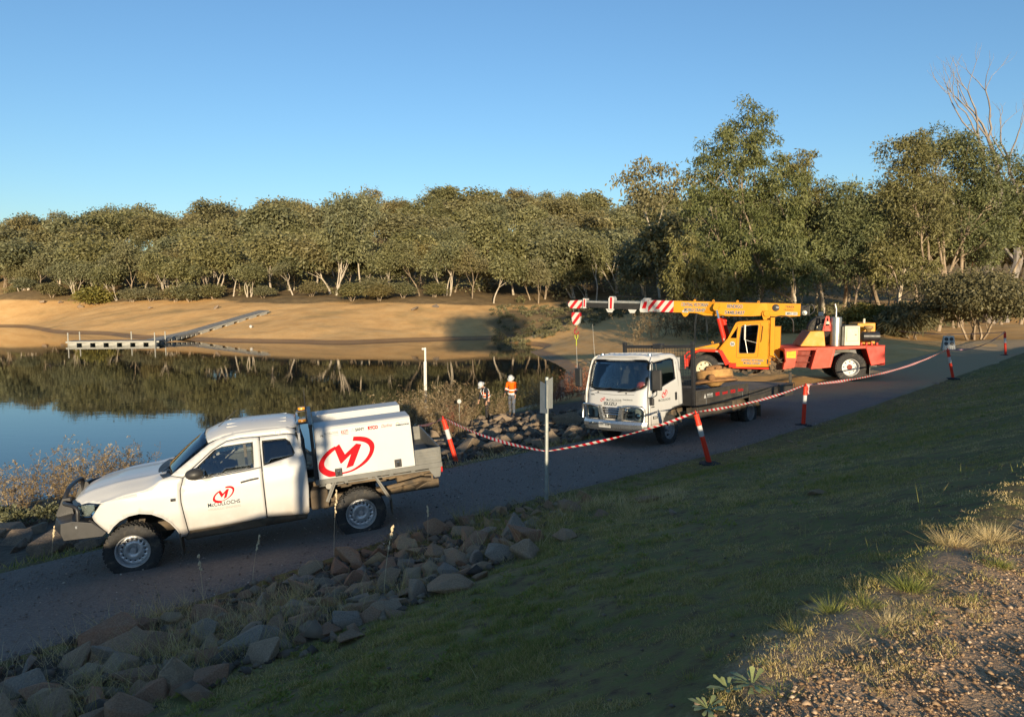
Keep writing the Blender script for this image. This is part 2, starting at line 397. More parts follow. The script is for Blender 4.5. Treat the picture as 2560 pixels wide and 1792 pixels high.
def pert(name, k=0.5):
    return ramp(nt, math_(nt, 'ADD', attr(nt, name).outputs['Fac'], math_(nt, 'MULTIPLY', math_(nt, 'SUBTRACT', n2, 0.5), k)), [(0.35, (0, 0, 0)), (0.65, (1, 1, 1))])
c = mixc(nt, pert('dirt', 0.9), grassc, dirt); c = mixc(nt, pert('sand'), c, sand); c = mixc(nt, pert('forest', 0.8), c, forest)
c = mixc(nt, pert('bank', 0.7), c, ramp(nt, n2, [(0.3, (0.055, 0.042, 0.032)), (0.55, (0.125, 0.095, 0.07)), (0.8, (0.24, 0.185, 0.125))]))
wet = pert('wet', 0.3); c = mixc(nt, math_(nt, 'MULTIPLY', wet, 0.65), c, (0.115, 0.065, 0.032))
nt.links.new(c, p.inputs['Base Color'])
nt.links.new(ramp(nt, wet, [(0, (0.95, 0.95, 0.95)), (1, (0.6, 0.6, 0.6))]), p.inputs['Roughness'])
p.inputs['Specular IOR Level'].default_value = 0.25
bump(nt, p, math_(nt, 'ADD', n2, math_(nt, 'MULTIPLY', n3, 0.4)), 0.8, 0.05)
gobj = raw('ground', np.stack([GX, GY, GZ], -1).reshape(-1, 3), faces, m, None, smooth=True)
for nm, a in (('dirt', m_dirt), ('sand', m_sand), ('forest', m_forest), ('wet', m_wet), ('bank', m_bank)): fattr(gobj.data, nm, a.reshape(-1))
tag(gobj, 'grassy embankment, sandy lake shore and wooded hill', 'ground', kind='structure')

# gravel road: its own sheet, edges dipping under the verge
def strip(name, us, vs, lift, edge, material, sd):
    U, V = np.meshgrid(us, vs); v0, v1 = vs[0], vs[-1]
    Vw = V + edge * vnoise(U, V * 0 + sd, 1.6, sd) * ((V == v0) | (V == v1))
    X, Y = xy(U, Vw); e = np.minimum(V - v0, v1 - V); Z = ground(X, Y, False) + np.where(e < 1e-6, -0.06, lift) + 0.012 * vnoise(X, Y, 2.2, 17) + 0.012 * vnoise(X, Y, 0.7, sd)
    n, k = U.shape; i = np.arange(n * k).reshape(n, k)
    f = np.stack([i[:-1, :-1], i[:-1, 1:], i[1:, 1:], i[1:, :-1]], -1).reshape(-1, 4)
    return raw(name, np.stack([X, Y, Z], -1).reshape(-1, 3), f, material, None, smooth=True)
m, nt, p, o = nodes_of('gravel_road')
a1 = noise(nt, 70, 3, 0.7); a2 = noise(nt, 1.1, 6, 0.6); a3 = noise(nt, 26, 4, 0.8)
vo = nt.nodes.new('ShaderNodeTexVoronoi'); vo.inputs['Scale'].default_value = 38; t_ = nt.nodes.new('ShaderNodeTexCoord'); nt.links.new(t_.outputs['Object'], vo.inputs['Vector'])
c = ramp(nt, a3, [(0.25, (0.135, 0.110, 0.095)), (0.5, (0.245, 0.20, 0.17)), (0.72, (0.345, 0.285, 0.245)), (0.85, (0.54, 0.46, 0.39))])
c = mixc(nt, ramp(nt, a2, [(0.35, (0, 0, 0)), (0.7, (0.6, 0.6, 0.6))]), c, (0.285, 0.235, 0.20))
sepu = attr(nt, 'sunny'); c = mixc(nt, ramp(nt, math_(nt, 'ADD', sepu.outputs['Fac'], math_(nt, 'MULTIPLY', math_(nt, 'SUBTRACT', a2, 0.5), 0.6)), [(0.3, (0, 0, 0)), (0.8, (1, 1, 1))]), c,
         ramp(nt, a3, [(0.25, (0.30, 0.205, 0.115)), (0.5, (0.48, 0.345, 0.20)), (0.75, (0.60, 0.46, 0.29))]))  # sunlight on the far stretch painted into the gravel as a paler tan
nt.links.new(c, p.inputs['Base Color']); p.inputs['Roughness'].default_value = 0.95; p.inputs['Specular IOR Level'].default_value = 0.2
bump(nt, p, math_(nt, 'ADD', vo.outputs['Distance'], a3), 0.9, 0.03)
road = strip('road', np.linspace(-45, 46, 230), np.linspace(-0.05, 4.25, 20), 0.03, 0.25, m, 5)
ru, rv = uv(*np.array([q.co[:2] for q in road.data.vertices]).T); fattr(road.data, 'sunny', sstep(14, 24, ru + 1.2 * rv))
tag(road, 'dark gravel track along the foot of the embankment', 'road', kind='structure')

# water
m, nt, p, o = nodes_of('lake_water')
p.inputs['Base Color'].default_value = (0.010, 0.016, 0.016, 1); p.inputs['Roughness'].default_value = 0.015
p.inputs['IOR'].default_value = 1.33; p.inputs['Specular IOR Level'].default_value = 0.5
tc = nt.nodes.new('ShaderNodeTexCoord'); mp = nt.nodes.new('ShaderNodeMapping'); mp.inputs['Scale'].default_value = (0.55, 1.5, 1); nt.links.new(tc.outputs['Object'], mp.inputs[0])
wv = noise(nt, 1.6, 3, 0.5, vec=mp.outputs[0]); wv2 = noise(nt, 0.25, 2, 0.5, vec=mp.outputs[0])
bump(nt, p, math_(nt, 'ADD', wv, math_(nt, 'MULTIPLY', wv2, 2.0)), 0.028, 0.05)
wo = raw('water', [(-900, 5, 0), (60, 5, 0), (60, 300, 0), (-900, 300, 0)], [(0, 1, 2, 3)], m, None)
tag(wo, 'calm lake mirroring the wooded far shore', 'water', kind='structure')
# ------------------------------------------------------------------ trees
def leaf_mat(name, dark, mid, light, brown=(0.16, 0.11, 0.04), hue=0.5):
    m, nt, p, o = nodes_of(name)
    t = attr(nt, 'tint').outputs['Fac']; oi = nt.nodes.new('ShaderNodeObjectInfo')
    c = ramp(nt, t, [(0.1, dark), (0.5, mid), (0.9, light)])
    c = mixc(nt, ramp(nt, oi.outputs['Random'], [(0.45, (0, 0, 0)), (1.0, (0.62, 0.62, 0.62))]), c, brown)
    r2 = math_(nt, 'FRACT', math_(nt, 'MULTIPLY', oi.outputs['Random'], 17.31))
    c = mixc(nt, math_(nt, 'MULTIPLY', r2, hue), c, (0.165, 0.180, 0.115))
    nt.links.new(c, p.inputs['Base Color']); p.inputs['Roughness'].default_value = 0.55; p.inputs['Specular IOR Level'].default_value = 0.35
    tr = nt.nodes.new('ShaderNodeBsdfTranslucent'); nt.links.new(c, tr.inputs[0])
    mx = nt.nodes.new('ShaderNodeMixShader'); mx.inputs[0].default_value = 0.18
    nt.links.new(p.outputs[0], mx.inputs[1]); nt.links.new(tr.outputs[0], mx.inputs[2]); nt.links.new(mx.outputs[0], o.inputs[0])
    return m
LEAF_FAR = leaf_mat('gum_leaves_far', (0.075, 0.078, 0.030), (0.158, 0.150, 0.056), (0.25, 0.230, 0.095), brown=(0.22, 0.155, 0.055), hue=0.5)
LEAF_NEAR = leaf_mat('gum_leaves_near', (0.062, 0.072, 0.020), (0.125, 0.138, 0.042), (0.21, 0.21, 0.074), brown=(0.20, 0.155, 0.045), hue=0.25)
LEAF_BUSH = leaf_mat('bush_leaves', (0.055, 0.056, 0.020), (0.125, 0.115, 0.042), (0.20, 0.175, 0.07))
LEAF_BUD = leaf_mat('wattle_leaves', (0.10, 0.10, 0.02), (0.19, 0.165, 0.03), (0.27, 0.22, 0.05), hue=0.1)
def bark_mat(name, a, b, c_):
    m, nt, p, o = nodes_of(name)
    t = nt.nodes.new('ShaderNodeTexCoord'); mp = nt.nodes.new('ShaderNodeMapping'); mp.inputs['Scale'].default_value = (3, 3, 0.6); nt.links.new(t.outputs['Object'], mp.inputs[0])
    f = noise(nt, 1.6, 6, 0.65, vec=mp.outputs[0]); nt.links.new(ramp(nt, f, [(0.3, a), (0.5, b), (0.7, c_)]), p.inputs['Base Color'])
    p.inputs['Roughness'].default_value = 0.85; bump(nt, p, f, 0.5, 0.03); return m
BARK = bark_mat('gum_bark', (0.12, 0.085, 0.055), (0.26, 0.195, 0.13), (0.40, 0.32, 0.23))
BARK_PALE = bark_mat('pale_gum_bark', (0.24, 0.19, 0.14), (0.44, 0.37, 0.28), (0.60, 0.53, 0.43))
BARK_DEAD = bark_mat('dead_wood', (0.12, 0.10, 0.09), (0.22, 0.19, 0.165), (0.32, 0.285, 0.25))

def skeleton(rng, H, forks, spread, levels=3, first=0.38, stems=1, lean=0.08, kids=(2, 3), r0=None, up=0.35, wob=0.10):
    """branch polylines with radii, and the twig ends"""
    br = []; ends = []
    def grow(p, d, L, r, lev):
        n = 5; pts = [p]; q = p.copy(); dd = d.copy()
        for i in range(n):
            dd = (dd + Vector((rng.normal(0, wob), rng.normal(0, wob), rng.normal(0, wob * 0.6) + up * 0.10))).normalized()
            q = q + dd * (L / n); pts.append(q.copy())
        rr = [r * (1 - 0.45 * i / n) for i in range(n + 1)]
        if lev == levels: rr[-1] = r * 0.3
        br.append((pts, rr))
        if lev == levels: ends.append((q.copy(), dd.copy())); return
        if lev >= levels - 1: ends.append((pts[3].copy(), dd.copy()))
        k = int(rng.integers(kids[0], kids[1] + 1)) if lev else forks
        a0 = rng.uniform(0, 2 * PI)
        for j in range(k):
            a = a0 + 2 * PI * j / k + rng.normal(0, 0.35); tilt = spread * rng.uniform(0.65, 1.25)
            o = dd.orthogonal().normalized(); b = dd.cross(o)
            nd = (dd * math.cos(tilt) + (o * math.cos(a) + b * math.sin(a)) * math.sin(tilt)).normalized()
            st = q if j == 0 or lev else pts[-1 - int(rng.integers(0, 3))]
            grow(st.copy(), nd, L * rng.uniform(0.62, 0.85) * (0.75 if lev else (1 - first) / first * 0.55 if first > 0.3 else 0.8), rr[-1] * (0.82 if j == 0 else 0.66), lev + 1)
    for s in range(stems):
        a = rng.uniform(0, 2 * PI); t = lean + (0.22 if stems > 1 else 0) * rng.uniform(0.5, 1.3)
        d = Vector((math.cos(a) * math.sin(t), math.sin(a) * math.sin(t), math.cos(t)))
        grow(Vector((math.cos(a) * 0.02 * H * (stems > 1), math.sin(a) * 0.02 * H * (stems > 1), -0.3)), d, H * first, r0 or H * 0.020, 0)
    return br, ends
def wood(br, sides=6):
    m = MB()
    for pts, rr in br: m.tube(pts, rr, sides if rr[0] > 0.05 else 4, cap=False)
    return m
def leaf_cards(rng, centers, rad, n, L, W, droop=0.6, flat=0.7, hollow=0.45, tint=None):
    """diamond leaf sprays spread through clumps round the given centres"""
    C = np.repeat(np.asarray(centers, float), n, 0); R = np.repeat(np.asarray(rad, float), n)
    N = len(C); d = rng.normal(size=(N, 3)); d /= np.linalg.norm(d, axis=1)[:, None]; d[:, 2] = np.where(d[:, 2] < -0.35, -d[:, 2], d[:, 2])
    rr = (hollow + (1 - hollow) * rng.random(N)) * R
    lump = 1 + 0.35 * np.sin(d[:, 0] * 5 + C[:, 0] * 3) * np.sin(d[:, 1] * 5 + C[:, 1] * 3) * np.sin(d[:, 2] * 4 + C[:, 2])
    P = C + d * (rr * lump)[:, None] * np.array([1, 1, flat])
    t = d * (1 - droop) + np.array([0, 0, -droop]) + rng.normal(0, 0.45, (N, 3)); t /= np.linalg.norm(t, axis=1)[:, None]
    s = np.cross(t, rng.normal(size=(N, 3))); s /= np.linalg.norm(s, axis=1)[:, None] + 1e-9
    ll = L * rng.uniform(0.6, 1.35, N)[:, None]; ww = W * rng.uniform(0.6, 1.3, N)[:, None]
    V = np.stack([P, P + t * ll * 0.45 + s * ww, P + t * ll, P + t * ll * 0.45 - s * ww], 1).reshape(-1, 3)
    Fc = np.arange(N * 4).reshape(-1, 4)
    ct = np.repeat(rng.random(len(centers)), n); T = np.clip(0.55 * ct + 0.45 * rng.random(N), 0, 1)
    return V, Fc, np.repeat(T, 4)
def crown_mesh(name, V, Fc, T, material):
    me = raw(name, V, Fc, material, parent=False); fattr(me, 'tint', T); return me
def wood_mesh(name, br, material, sides=6):
    o = wood(br, sides).build(name, material, None, smooth=True); me = o.data; bpy.data.objects.remove(o); return me
PROTO = {}
def proto(key, seed, H, clump, n, L, W, mat_leaf, bark, droop=0.55, flat=0.7, hollow=0.45, fill=0, **k):
    rng = np.random.default_rng(seed); br, ends = skeleton(rng, H, **k)
    C = [tuple(e[0]) for e in ends]
    C = np.array(C); C = C + rng.normal(0, clump * H * 0.18, C.shape)
    V, Fc, T = leaf_cards(rng, C, clump * H * rng.uniform(0.7, 1.3, len(C)), n, L, W, droop, flat, hollow)
    top = float(V[:, 2].max()); PROTO[key] = (wood_mesh('trunk', br, bark), crown_mesh('crown', V, Fc, T, mat_leaf), top)
def plant(name, key, loc, h, rz, label, cat='tree', group=None, wide=1.0, parts=('trunk', 'crown')):
    tm, cm, top = PROTO[key]
    r = empty(name, loc); s = h / top; r.scale = (s * wide, s * wide, s); r.rotation_euler = (0, 0, rz)
    for nm, me in ((parts[0], tm), (parts[1], cm)): link(nm, me, r)
    tag(r, label, cat, group); return r
# far gums: rounded, tall, slender; kinds are shared by many trees
for i in range(5): proto(f'gum{i}', 100 + i, 10, 0.125, 150, 0.34, 0.085, LEAF_FAR, BARK if i < 2 else BARK_PALE, forks=4, spread=0.40, levels=3, first=0.24, kids=(2, 3), r0=0.11, flat=1.15, hollow=0.5, up=0.6)
for i in range(3): proto(f'tall{i}', 130 + i, 10, 0.12, 150, 0.32, 0.08, LEAF_FAR, BARK_PALE if i == 0 else BARK, forks=3, spread=0.36, levels=3, first=0.36, kids=(2, 3), r0=0.11, flat=1.0, hollow=0.5)
for i in range(3): proto(f'stem{i}', 160 + i, 10, 0.125, 170, 0.32, 0.08, LEAF_FAR, BARK_PALE, forks=2, spread=0.32, levels=3, first=0.27, stems=4, kids=(2, 2), r0=0.085, flat=1.05)
for i in range(3): proto(f'bush{i}', 190 + i, 4, 0.20, 120, 0.24, 0.06, LEAF_BUSH, BARK, forks=3, spread=0.6, levels=2, first=0.30, stems=4, kids=(2, 2), r0=0.05, hollow=0.3)
proto('wattle', 222, 4, 0.22, 220, 0.22, 0.07, LEAF_BUD, BARK, forks=3, spread=0.6, levels=2, first=0.22, stems=4, kids=(2, 2), r0=0.05, hollow=0.25)
proto('open', 241, 10, 0.13, 130, 0.30, 0.075, LEAF_FAR, BARK_PALE, forks=3, spread=0.55, levels=3, first=0.42, kids=(2, 2), flat=0.55, r0=0.14)
# hillside wood: individual trees, thinning out where hidden behind the ridge
rng = np.random.default_rng(5)
FOREST = []
def base_D(px): return float(np.interp(px, [-400, 0, 200, 400, 600, 800, 1000, 1200, 1400, 1500, 1700], [188, 163, 153, 141, 133, 127, 125, 121, 115, 100, 60]))
def far_tree(px, D, key, h, label, group, wide=1.0, rz=None, name='gum_tree', jitter=0.0, dz=0.0):
    D = max(D, base_D(px) - (7 if name != 'gum_tree' else 2)); x = (px - 1280) / F * D; y = D
    return plant(name, key, (x, y, gz(x, y) - 0.1 + dz), h, rng.uniform(0, 6.3) if rz is None else rz, label, group=group, wide=wide)
G_HILL = 'grey-green gums covering the far hillside'
L_HILL = 'grey-green gum tree in the dense wood on the far hillside'
cnt = 0
for row, (D0, D1, n, hmin, hmax) in enumerate(((133, 150, 52, 8, 11.5), (150, 172, 58, 9, 12.5), (172, 200, 62, 10, 14), (200, 235, 62, 11, 15), (235, 290, 58, 11.5, 16.5))):
    for k in range(n):
        px = -180 + (2380) * (k + rng.uniform(-0.35, 0.35)) / n; D = rng.uniform(D0, D1)
        if px > 1250: D = max(D - 8, 122)
        D = max(D, base_D(px) + rng.uniform(1, 6))
        if px > 1900 and row < 2: continue
        key = rng.choice(['gum0', 'gum1', 'gum2', 'gum3', 'gum4', 'tall1', 'tall2', 'stem0', 'stem1'], p=[.14, .14, .14, .14, .14, .1, .1, .05, .05])
        hh = rng.uniform(hmin * 0.8, hmax * 1.12) * (0.9 if px < 300 else 1.0)
        wd_ = rng.uniform(0.95, 1.6); cnt += 1
        rowname = ('front', 'second', 'third', 'fourth', 'skyline')[row]; where = next(t for lim, t in ((150, 'the left end of the beach'), (400, 'the outer jetty'), (680, 'the jetty ramp'), (1000, 'the middle of the beach'), (1250, 'the shaded bank'), (1500, 'the lakeside scrub'), (9999, 'the crane boom')) if px < lim)
        far_tree(px, D, key, hh, f"{'tall' if hh > hmax * 0.95 else 'low' if hh < hmin * 0.95 else 'middling'} {'broad' if wd_ > 1.3 else 'narrow'} {'many-stemmed ' if key[:4] == 'stem' else ''}gum in the {rowname} row above {where}", G_HILL, wide=wd_)
# the front row along the top of the beach: told apart by what they look like
front = [(55, 150, 'stem0', 6.5, 1.1, 'low grey shrubby gum at the left end of the beach'), (110, 152, 'gum1', 8, 1.2, 'round grey gum beside the leftmost sand'), (190, 150, 'stem1', 8, 1.2, 'pale multi-stemmed gum behind the yellow-green wattle bush'),
         (262, 147, 'gum2', 8.5, 1.2, 'broad gum standing behind the wattle bush on the beach'), (300, 142, 'stem2', 7.5, 1.2, 'gum with fanned pale stems left of the jetty'), (420, 138, 'stem0', 9, 1.2, 'pale leaning gum with splayed stems above the outer jetty end'),
         (520, 136, 'tall1', 9, 1.2, 'tall thin gum above the middle of the jetty'), (585, 134, 'open', 7.0, 1.5, 'umbrella-shaped gum at the landward end of the jetty'), (625, 131, 'stem1', 6.5, 1.5, 'spreading low gum just right of the jetty ramp'),
         (735, 130, 'open', 6.5, 1.5, 'small flat-topped gum alone on the sand bank'), (835, 128, 'stem2', 14, 0.95, 'large gum with several thick pale stems behind the flat-topped one'), (905, 131, 'tall0', 18.5, 0.85, 'tall forked gum with bare pale limbs above the beach'),
         (965, 124, 'stem0', 9, 1.1, 'cluster of slim pale stems at the bank edge'), (1050, 124, 'tall2', 10, 1.1, 'slender pale-trunked gum above the bank'), (1120, 123, 'stem1', 10, 1.1, 'group of straight slim stems behind the bank'),
         (1180, 122, 'tall1', 9.5, 1.1, 'brownish gum with a straight trunk near the shaded bank'), (1235, 120, 'gum3', 9, 1.0, 'pale trunked gum at the edge of the shade'), (1345, 122, 'gum0', 8, 1.0, 'dense upright gum above the dark scrub'),
         (1440, 128, 'stem2', 13, 1.2, 'fan-stemmed gum with flat crown above the boom tip'), (1490, 124, 'tall0', 11, 1.1, 'thin pale gum right of the fan-stemmed one'), (1545, 135, 'stem0', 13, 1.1, 'thick-trunked gum in the shaded wood'),
         (1650, 128, 'open', 25, 0.8, 'tallest bare-limbed gum rising over the wood beside the bushy willow-like gum')]
for px, D, key, h, wd, lab in front: far_tree(px, D, key, h, lab, None, wd)
for px, D, h, lab in ((240, 143, 4.2, 'yellow-green rounded wattle bush on the beach'),): far_tree(px, D, 'wattle', h, lab, None, 1.3, name='wattle_bush')['category'] = 'bush'
for px, py_D, h in ((330, 137, 3.2), (480, 131, 3.6), (540, 132, 3.0), (660, 128, 2.5), (780, 126, 3.0), (880, 119, 3.4), (950, 117, 3.0), (930, 122, 4.0), (1010, 121, 3), (135, 146, 3.5), (65, 148, 3.2), (380, 136, 3.0), (1085, 121, 2.8), (440, 128, 3.4)):
    far_tree(px, py_D, f'bush{int(rng.integers(0, 3))}', h, f"grey twiggy bush at the foot of the gums {'at the left end of the beach' if px < 200 else 'above the outer jetty' if px < 420 else 'above the jetty ramp' if px < 700 else 'near the flat-topped gum' if px < 840 else 'above the middle of the beach' if px < 990 else 'near the shaded bank'}", 'grey bushes along the top of the beach', 1.5, name='grey_bush')['category'] = 'bush'
# undergrowth between the trunks reads as one mass
def bush_mass(name, spots, L, W, n, material, label, seed, flat=0.7):
    r = np.random.default_rng(seed); C = []; R = []
    for x, y, h in spots: C.append((x, y, gz(x, y) + h * 0.35)); R.append(h * 0.75)
    V, Fc, T = leaf_cards(r, C, R, n, L, W, 0.2, flat, 0.3)
    o = link(name, crown_mesh(name, V, Fc, T, material)); return tag(o, label, 'undergrowth', kind='stuff')
sp = []
for k in range(720):
    px = rng.uniform(-170, 2300); D = rng.uniform(127, 215) if px < 1300 else rng.uniform(116, 200)
    D = max(D, base_D(px) + 1); e_ = D - base_D(px)
    if e_ < 9 and rng.random() < 0.72: continue
    sp.append(((px - 1280) / F * D, D, rng.uniform(0.8, 1.9) if e_ < 9 else rng.uniform(2.2, 5.5)))
bush_mass('undergrowth', sp, 0.42, 0.13, 80, LEAF_FAR, 'low scrub and saplings between the trunks on the far hillside', 77, flat=1.1)
sp = []
for k in range(420):
    px = rng.uniform(1230, 1760); t = rng.random(); py = 778 + 52 * t + max(0, (1300 - px)) * 0.12; D = 118 - 33 * t
    x = (px - 1280) / F * D
    sp.append((x, D, rng.uniform(0.25, 0.8)))
bush_mass('lakeside_scrub', sp, 0.26, 0.06, 60, LEAF_BUSH, 'dark low scrub in the hollow at the head of the lake', 78)
# ------------------------------------------------------------------ the wood beyond the crane
def near_tree(px, D, h, seed, label, clump=0.065, n=120, L=0.30, W=0.034, bark=BARK, name='gum_tree', wide=1.0, rz=0.0, leaf=LEAF_NEAR, cat='tree', group=None, droop=0.75, hollow=0.35, flat=1.0, sides=7, xy_=None, **k):
    a = dict(forks=3, spread=0.42, levels=4, first=0.24, stems=3, kids=(2, 3), r0=0.0085 * h, up=0.5); a.update(k)
    r = np.random.default_rng(seed); br, ends = skeleton(r, h, **a)
    x, y = xy_ or ((px - 1280) / F * D, D); root = empty(name, (x, y, gz(x, y) - 0.1))
    C = np.array([tuple(e[0]) for e in ends]); rad = clump * h * r.uniform(0.6, 1.35, len(C))
    V, Fc, T = leaf_cards(r, C, rad, n, L, W, droop, flat, hollow)
    top = V[:, 2].max(); s = h / top; root.scale = (s * wide, s * wide, s); root.rotation_euler = (0, 0, rz)
    link('trunk', wood_mesh('trunk', br, bark, sides), root); link('crown', crown_mesh('crown', V, Fc, T, leaf), root)
    return tag(root, label, cat, group)
def lobed_tree(D, lobes, stems, seed, label, n=120, L=0.32, W=0.05, bark=BARK, clump=1.0, r0=0.16, droop=0.7, leaf=LEAF_NEAR, hollow=0.3, dens=1.9):
    """a crown built from lobes (pixel centre and radii measured in the photograph, at distance D), stems are pixel columns at the ground"""
    r = np.random.default_rng(seed); k = D / F; bx0 = (stems[0] - 1280) * k; g0 = gz(bx0, D); root = empty('gum_tree', (bx0, D, g0 - 0.1)); C = []; R = []; br = []
    cen = []
    for px, py, rx, ry in lobes:
        c = at(px, py, D); c = Vector((c.x - bx0, r.normal(0, 0.25) * rx * k, c.z - g0)); cen.append(c); a, b_ = rx * k, ry * k
        for q in range(int(dens * 3.0 * (a * b_) ** 0.5 * 2.3)):
            d = r.normal(size=3); d /= np.linalg.norm(d); rad = r.uniform(0.45, 0.98); p = Vector((c.x + d[0] * a * rad, c.y + d[1] * a * rad, c.z + d[2] * b_ * rad)); C.append(tuple(p)); R.append(clump * r.uniform(0.6, 1.25))
    for si, spx in enumerate(stems):
        b0 = Vector(((spx - 1280) * k - bx0, r.normal(0, 0.5) * si, -0.2)); mine = [c for i, c in enumerate(cen) if i % len(stems) == si] or cen
        mid = b0 + Vector((r.normal(0, 0.3), r.normal(0, 0.2), min(c.z for c in mine) * 0.62)); P = [tuple(b0), tuple(b0.lerp(mid, 0.5) + Vector((r.normal(0, .12), r.normal(0, .12), 0))), tuple(mid)]
        br.append(([Vector(q) for q in catmull(P, 4)], list(np.linspace(r0, r0 * 0.72, 9))))
        for c in mine:
            e = c + Vector((0, 0, 0.25)); m1 = mid.lerp(e, 0.5) + Vector((r.normal(0, .35), r.normal(0, .35), 0.15)); br.append(([Vector(q) for q in catmull([tuple(mid), tuple(m1), tuple(e)], 4)], list(np.linspace(r0 * 0.62, 0.035, 9))))
            for j in range(7):
                t = C[int(r.integers(len(C)))]; t = min((C[int(r.integers(len(C)))] for _ in range(14)), key=lambda q: (Vector(q) - c).length); s0 = m1.lerp(e, r.uniform(0, 1)); br.append(([s0, s0.lerp(Vector(t), 0.5) + Vector((0, 0, r.normal(0.1, .15))), Vector(t)], [0.04, 0.025, 0.010]))
    V, Fc, T = leaf_cards(r, C, R, n, L, W, droop, 1.0, hollow)
    link('trunk', wood_mesh('trunk', br, bark, 8), root); link('crown', crown_mesh('crown', V, Fc, T, leaf), root); return tag(root, label, 'tree')
lobed_tree(62, [(1868, 330, 62, 85), (1800, 420, 80, 100), (1900, 440, 100, 110), (1960, 520, 85, 105), (1775, 555, 85, 110), (1870, 590, 110, 110), (1970, 640, 85, 90), (1840, 690, 95, 60), (1760, 660, 70, 60)], [1858, 1900, 1835, 1985], 301, 'tallest bushy drooping gum directly behind the yellow crane boom', r0=0.17, n=120)
lobed_tree(68, [(2005, 450, 60, 75), (2060, 520, 55, 75), (2050, 610, 65, 85), (2000, 560, 60, 70)], [2045, 2020], 302, 'greyish drooping gum touching the right side of the tallest bushy gum', r0=0.14)
lobed_tree(57, [(1712, 640, 50, 55), (1735, 705, 62, 55), (1690, 700, 50, 45), (1800, 722, 50, 40)], [1740, 1770], 304, 'small pale green gum low beside the boom, left of the tallest one', r0=0.09, clump=0.7, n=90)
lobed_tree(60, [(2130, 500, 60, 55), (2110, 570, 75, 60), (2175, 590, 60, 60), (2120, 650, 85, 55)], [2130, 2170], 305, 'brownish slim gum with an orange-tan trunk behind the engine box', r0=0.13, droop=0.55)
lobed_tree(56, [(2020, 690, 45, 40), (1990, 640, 40, 45)], [2012], 306, 'thin dark-trunked sapling behind the spare wheel', r0=0.08, clump=0.6)
lobed_tree(59, [(2275, 395, 72, 58), (2238, 470, 52, 62), (2320, 470, 62, 60), (2270, 550, 80, 62), (2330, 590, 60, 50), (2240, 620, 60, 50)], [2345, 2300], 307, 'large rounded olive gum with a pale straight trunk near the road', r0=0.17, droop=0.45, hollow=0.45)
lobed_tree(62, [(2345, 365, 52, 45), (2400, 380, 60, 52), (2450, 425, 56, 58), (2480, 500, 58, 60), (2420, 480, 66, 60), (2400, 570, 80, 60), (2465, 610, 55, 60)], [2385, 2400, 2420], 308, 'broad gum with paired brown trunks beside the road', r0=0.16, droop=0.45, hollow=0.45)
lobed_tree(56, [(2235, 690, 55, 50), (2200, 640, 45, 50), (2330, 690, 60, 45)], [2215, 2232, 2255], 310, 'leaning forked sapling with bare lower stems by the tape line', r0=0.08, clump=0.65, n=80)
lobed_tree(66, [(2545, 470, 60, 70), (2570, 580, 60, 90), (2520, 560, 50, 70)], [2550, 2510], 311, 'dark gum at the right edge in front of the dead tree', r0=0.17, droop=0.5)
near_tree(2440, 50, 5.2, 312, 'low dark rounded bush leaning out over the road verge', n=330, L=0.13, W=0.026, clump=0.13, levels=3, stems=5, first=0.25, r0=0.05, spread=0.6, wide=1.3, name='roadside_bush', cat='bush', leaf=LEAF_BUSH)
near_tree(2300, 52, 3.2, 313, 'small shaded bush under the paired trunks', n=120, clump=0.15, levels=3, stems=4, first=0.25, r0=0.04, spread=0.6, wide=1.4, name='roadside_bush', cat='bush', leaf=LEAF_BUSH)
near_tree(2190, 56, 2.6, 314, 'yellowish low bush among the saplings', n=330, L=0.13, W=0.026, clump=0.15, levels=3, stems=4, first=0.25, r0=0.04, spread=0.6, wide=1.4, name='roadside_bush', cat='bush', leaf=LEAF_BUD)
near_tree(1965, 57, 2.6, 315, 'grey-green bush behind the crane cab', n=330, L=0.13, W=0.026, clump=0.15, levels=3, stems=4, first=0.25, r0=0.04, spread=0.6, wide=1.5, name='roadside_bush', cat='bush')
# dead tree: wood only
r = np.random.default_rng(321); br, ends = skeleton(r, 24, forks=4, spread=0.36, levels=4, first=0.27, stems=2, kids=(2, 3), r0=0.25, up=0.95, wob=0.13)
x, y = (2478 - 1280) / F * 72, 72.0; dead = empty('dead_tree', (x, y, gz(x, y) - 0.1)); tz = max(p.z for b in br for p in b[0]); dead.scale = (24.8 / tz * 1.35, 24.8 / tz * 1.1, 24.8 / tz)
main = [b for b in br if b[1][0] > 0.11]; twigs = [b for b in br if b[1][0] <= 0.11]
link('trunk', wood_mesh('trunk', main, BARK_DEAD, 8), dead); tag(link('twigs', wood_mesh('twigs', twigs, BARK_DEAD, 4), dead), kind='stuff')
tag(dead, 'tall leafless dead tree with bare grey branches against the sky', 'dead tree')
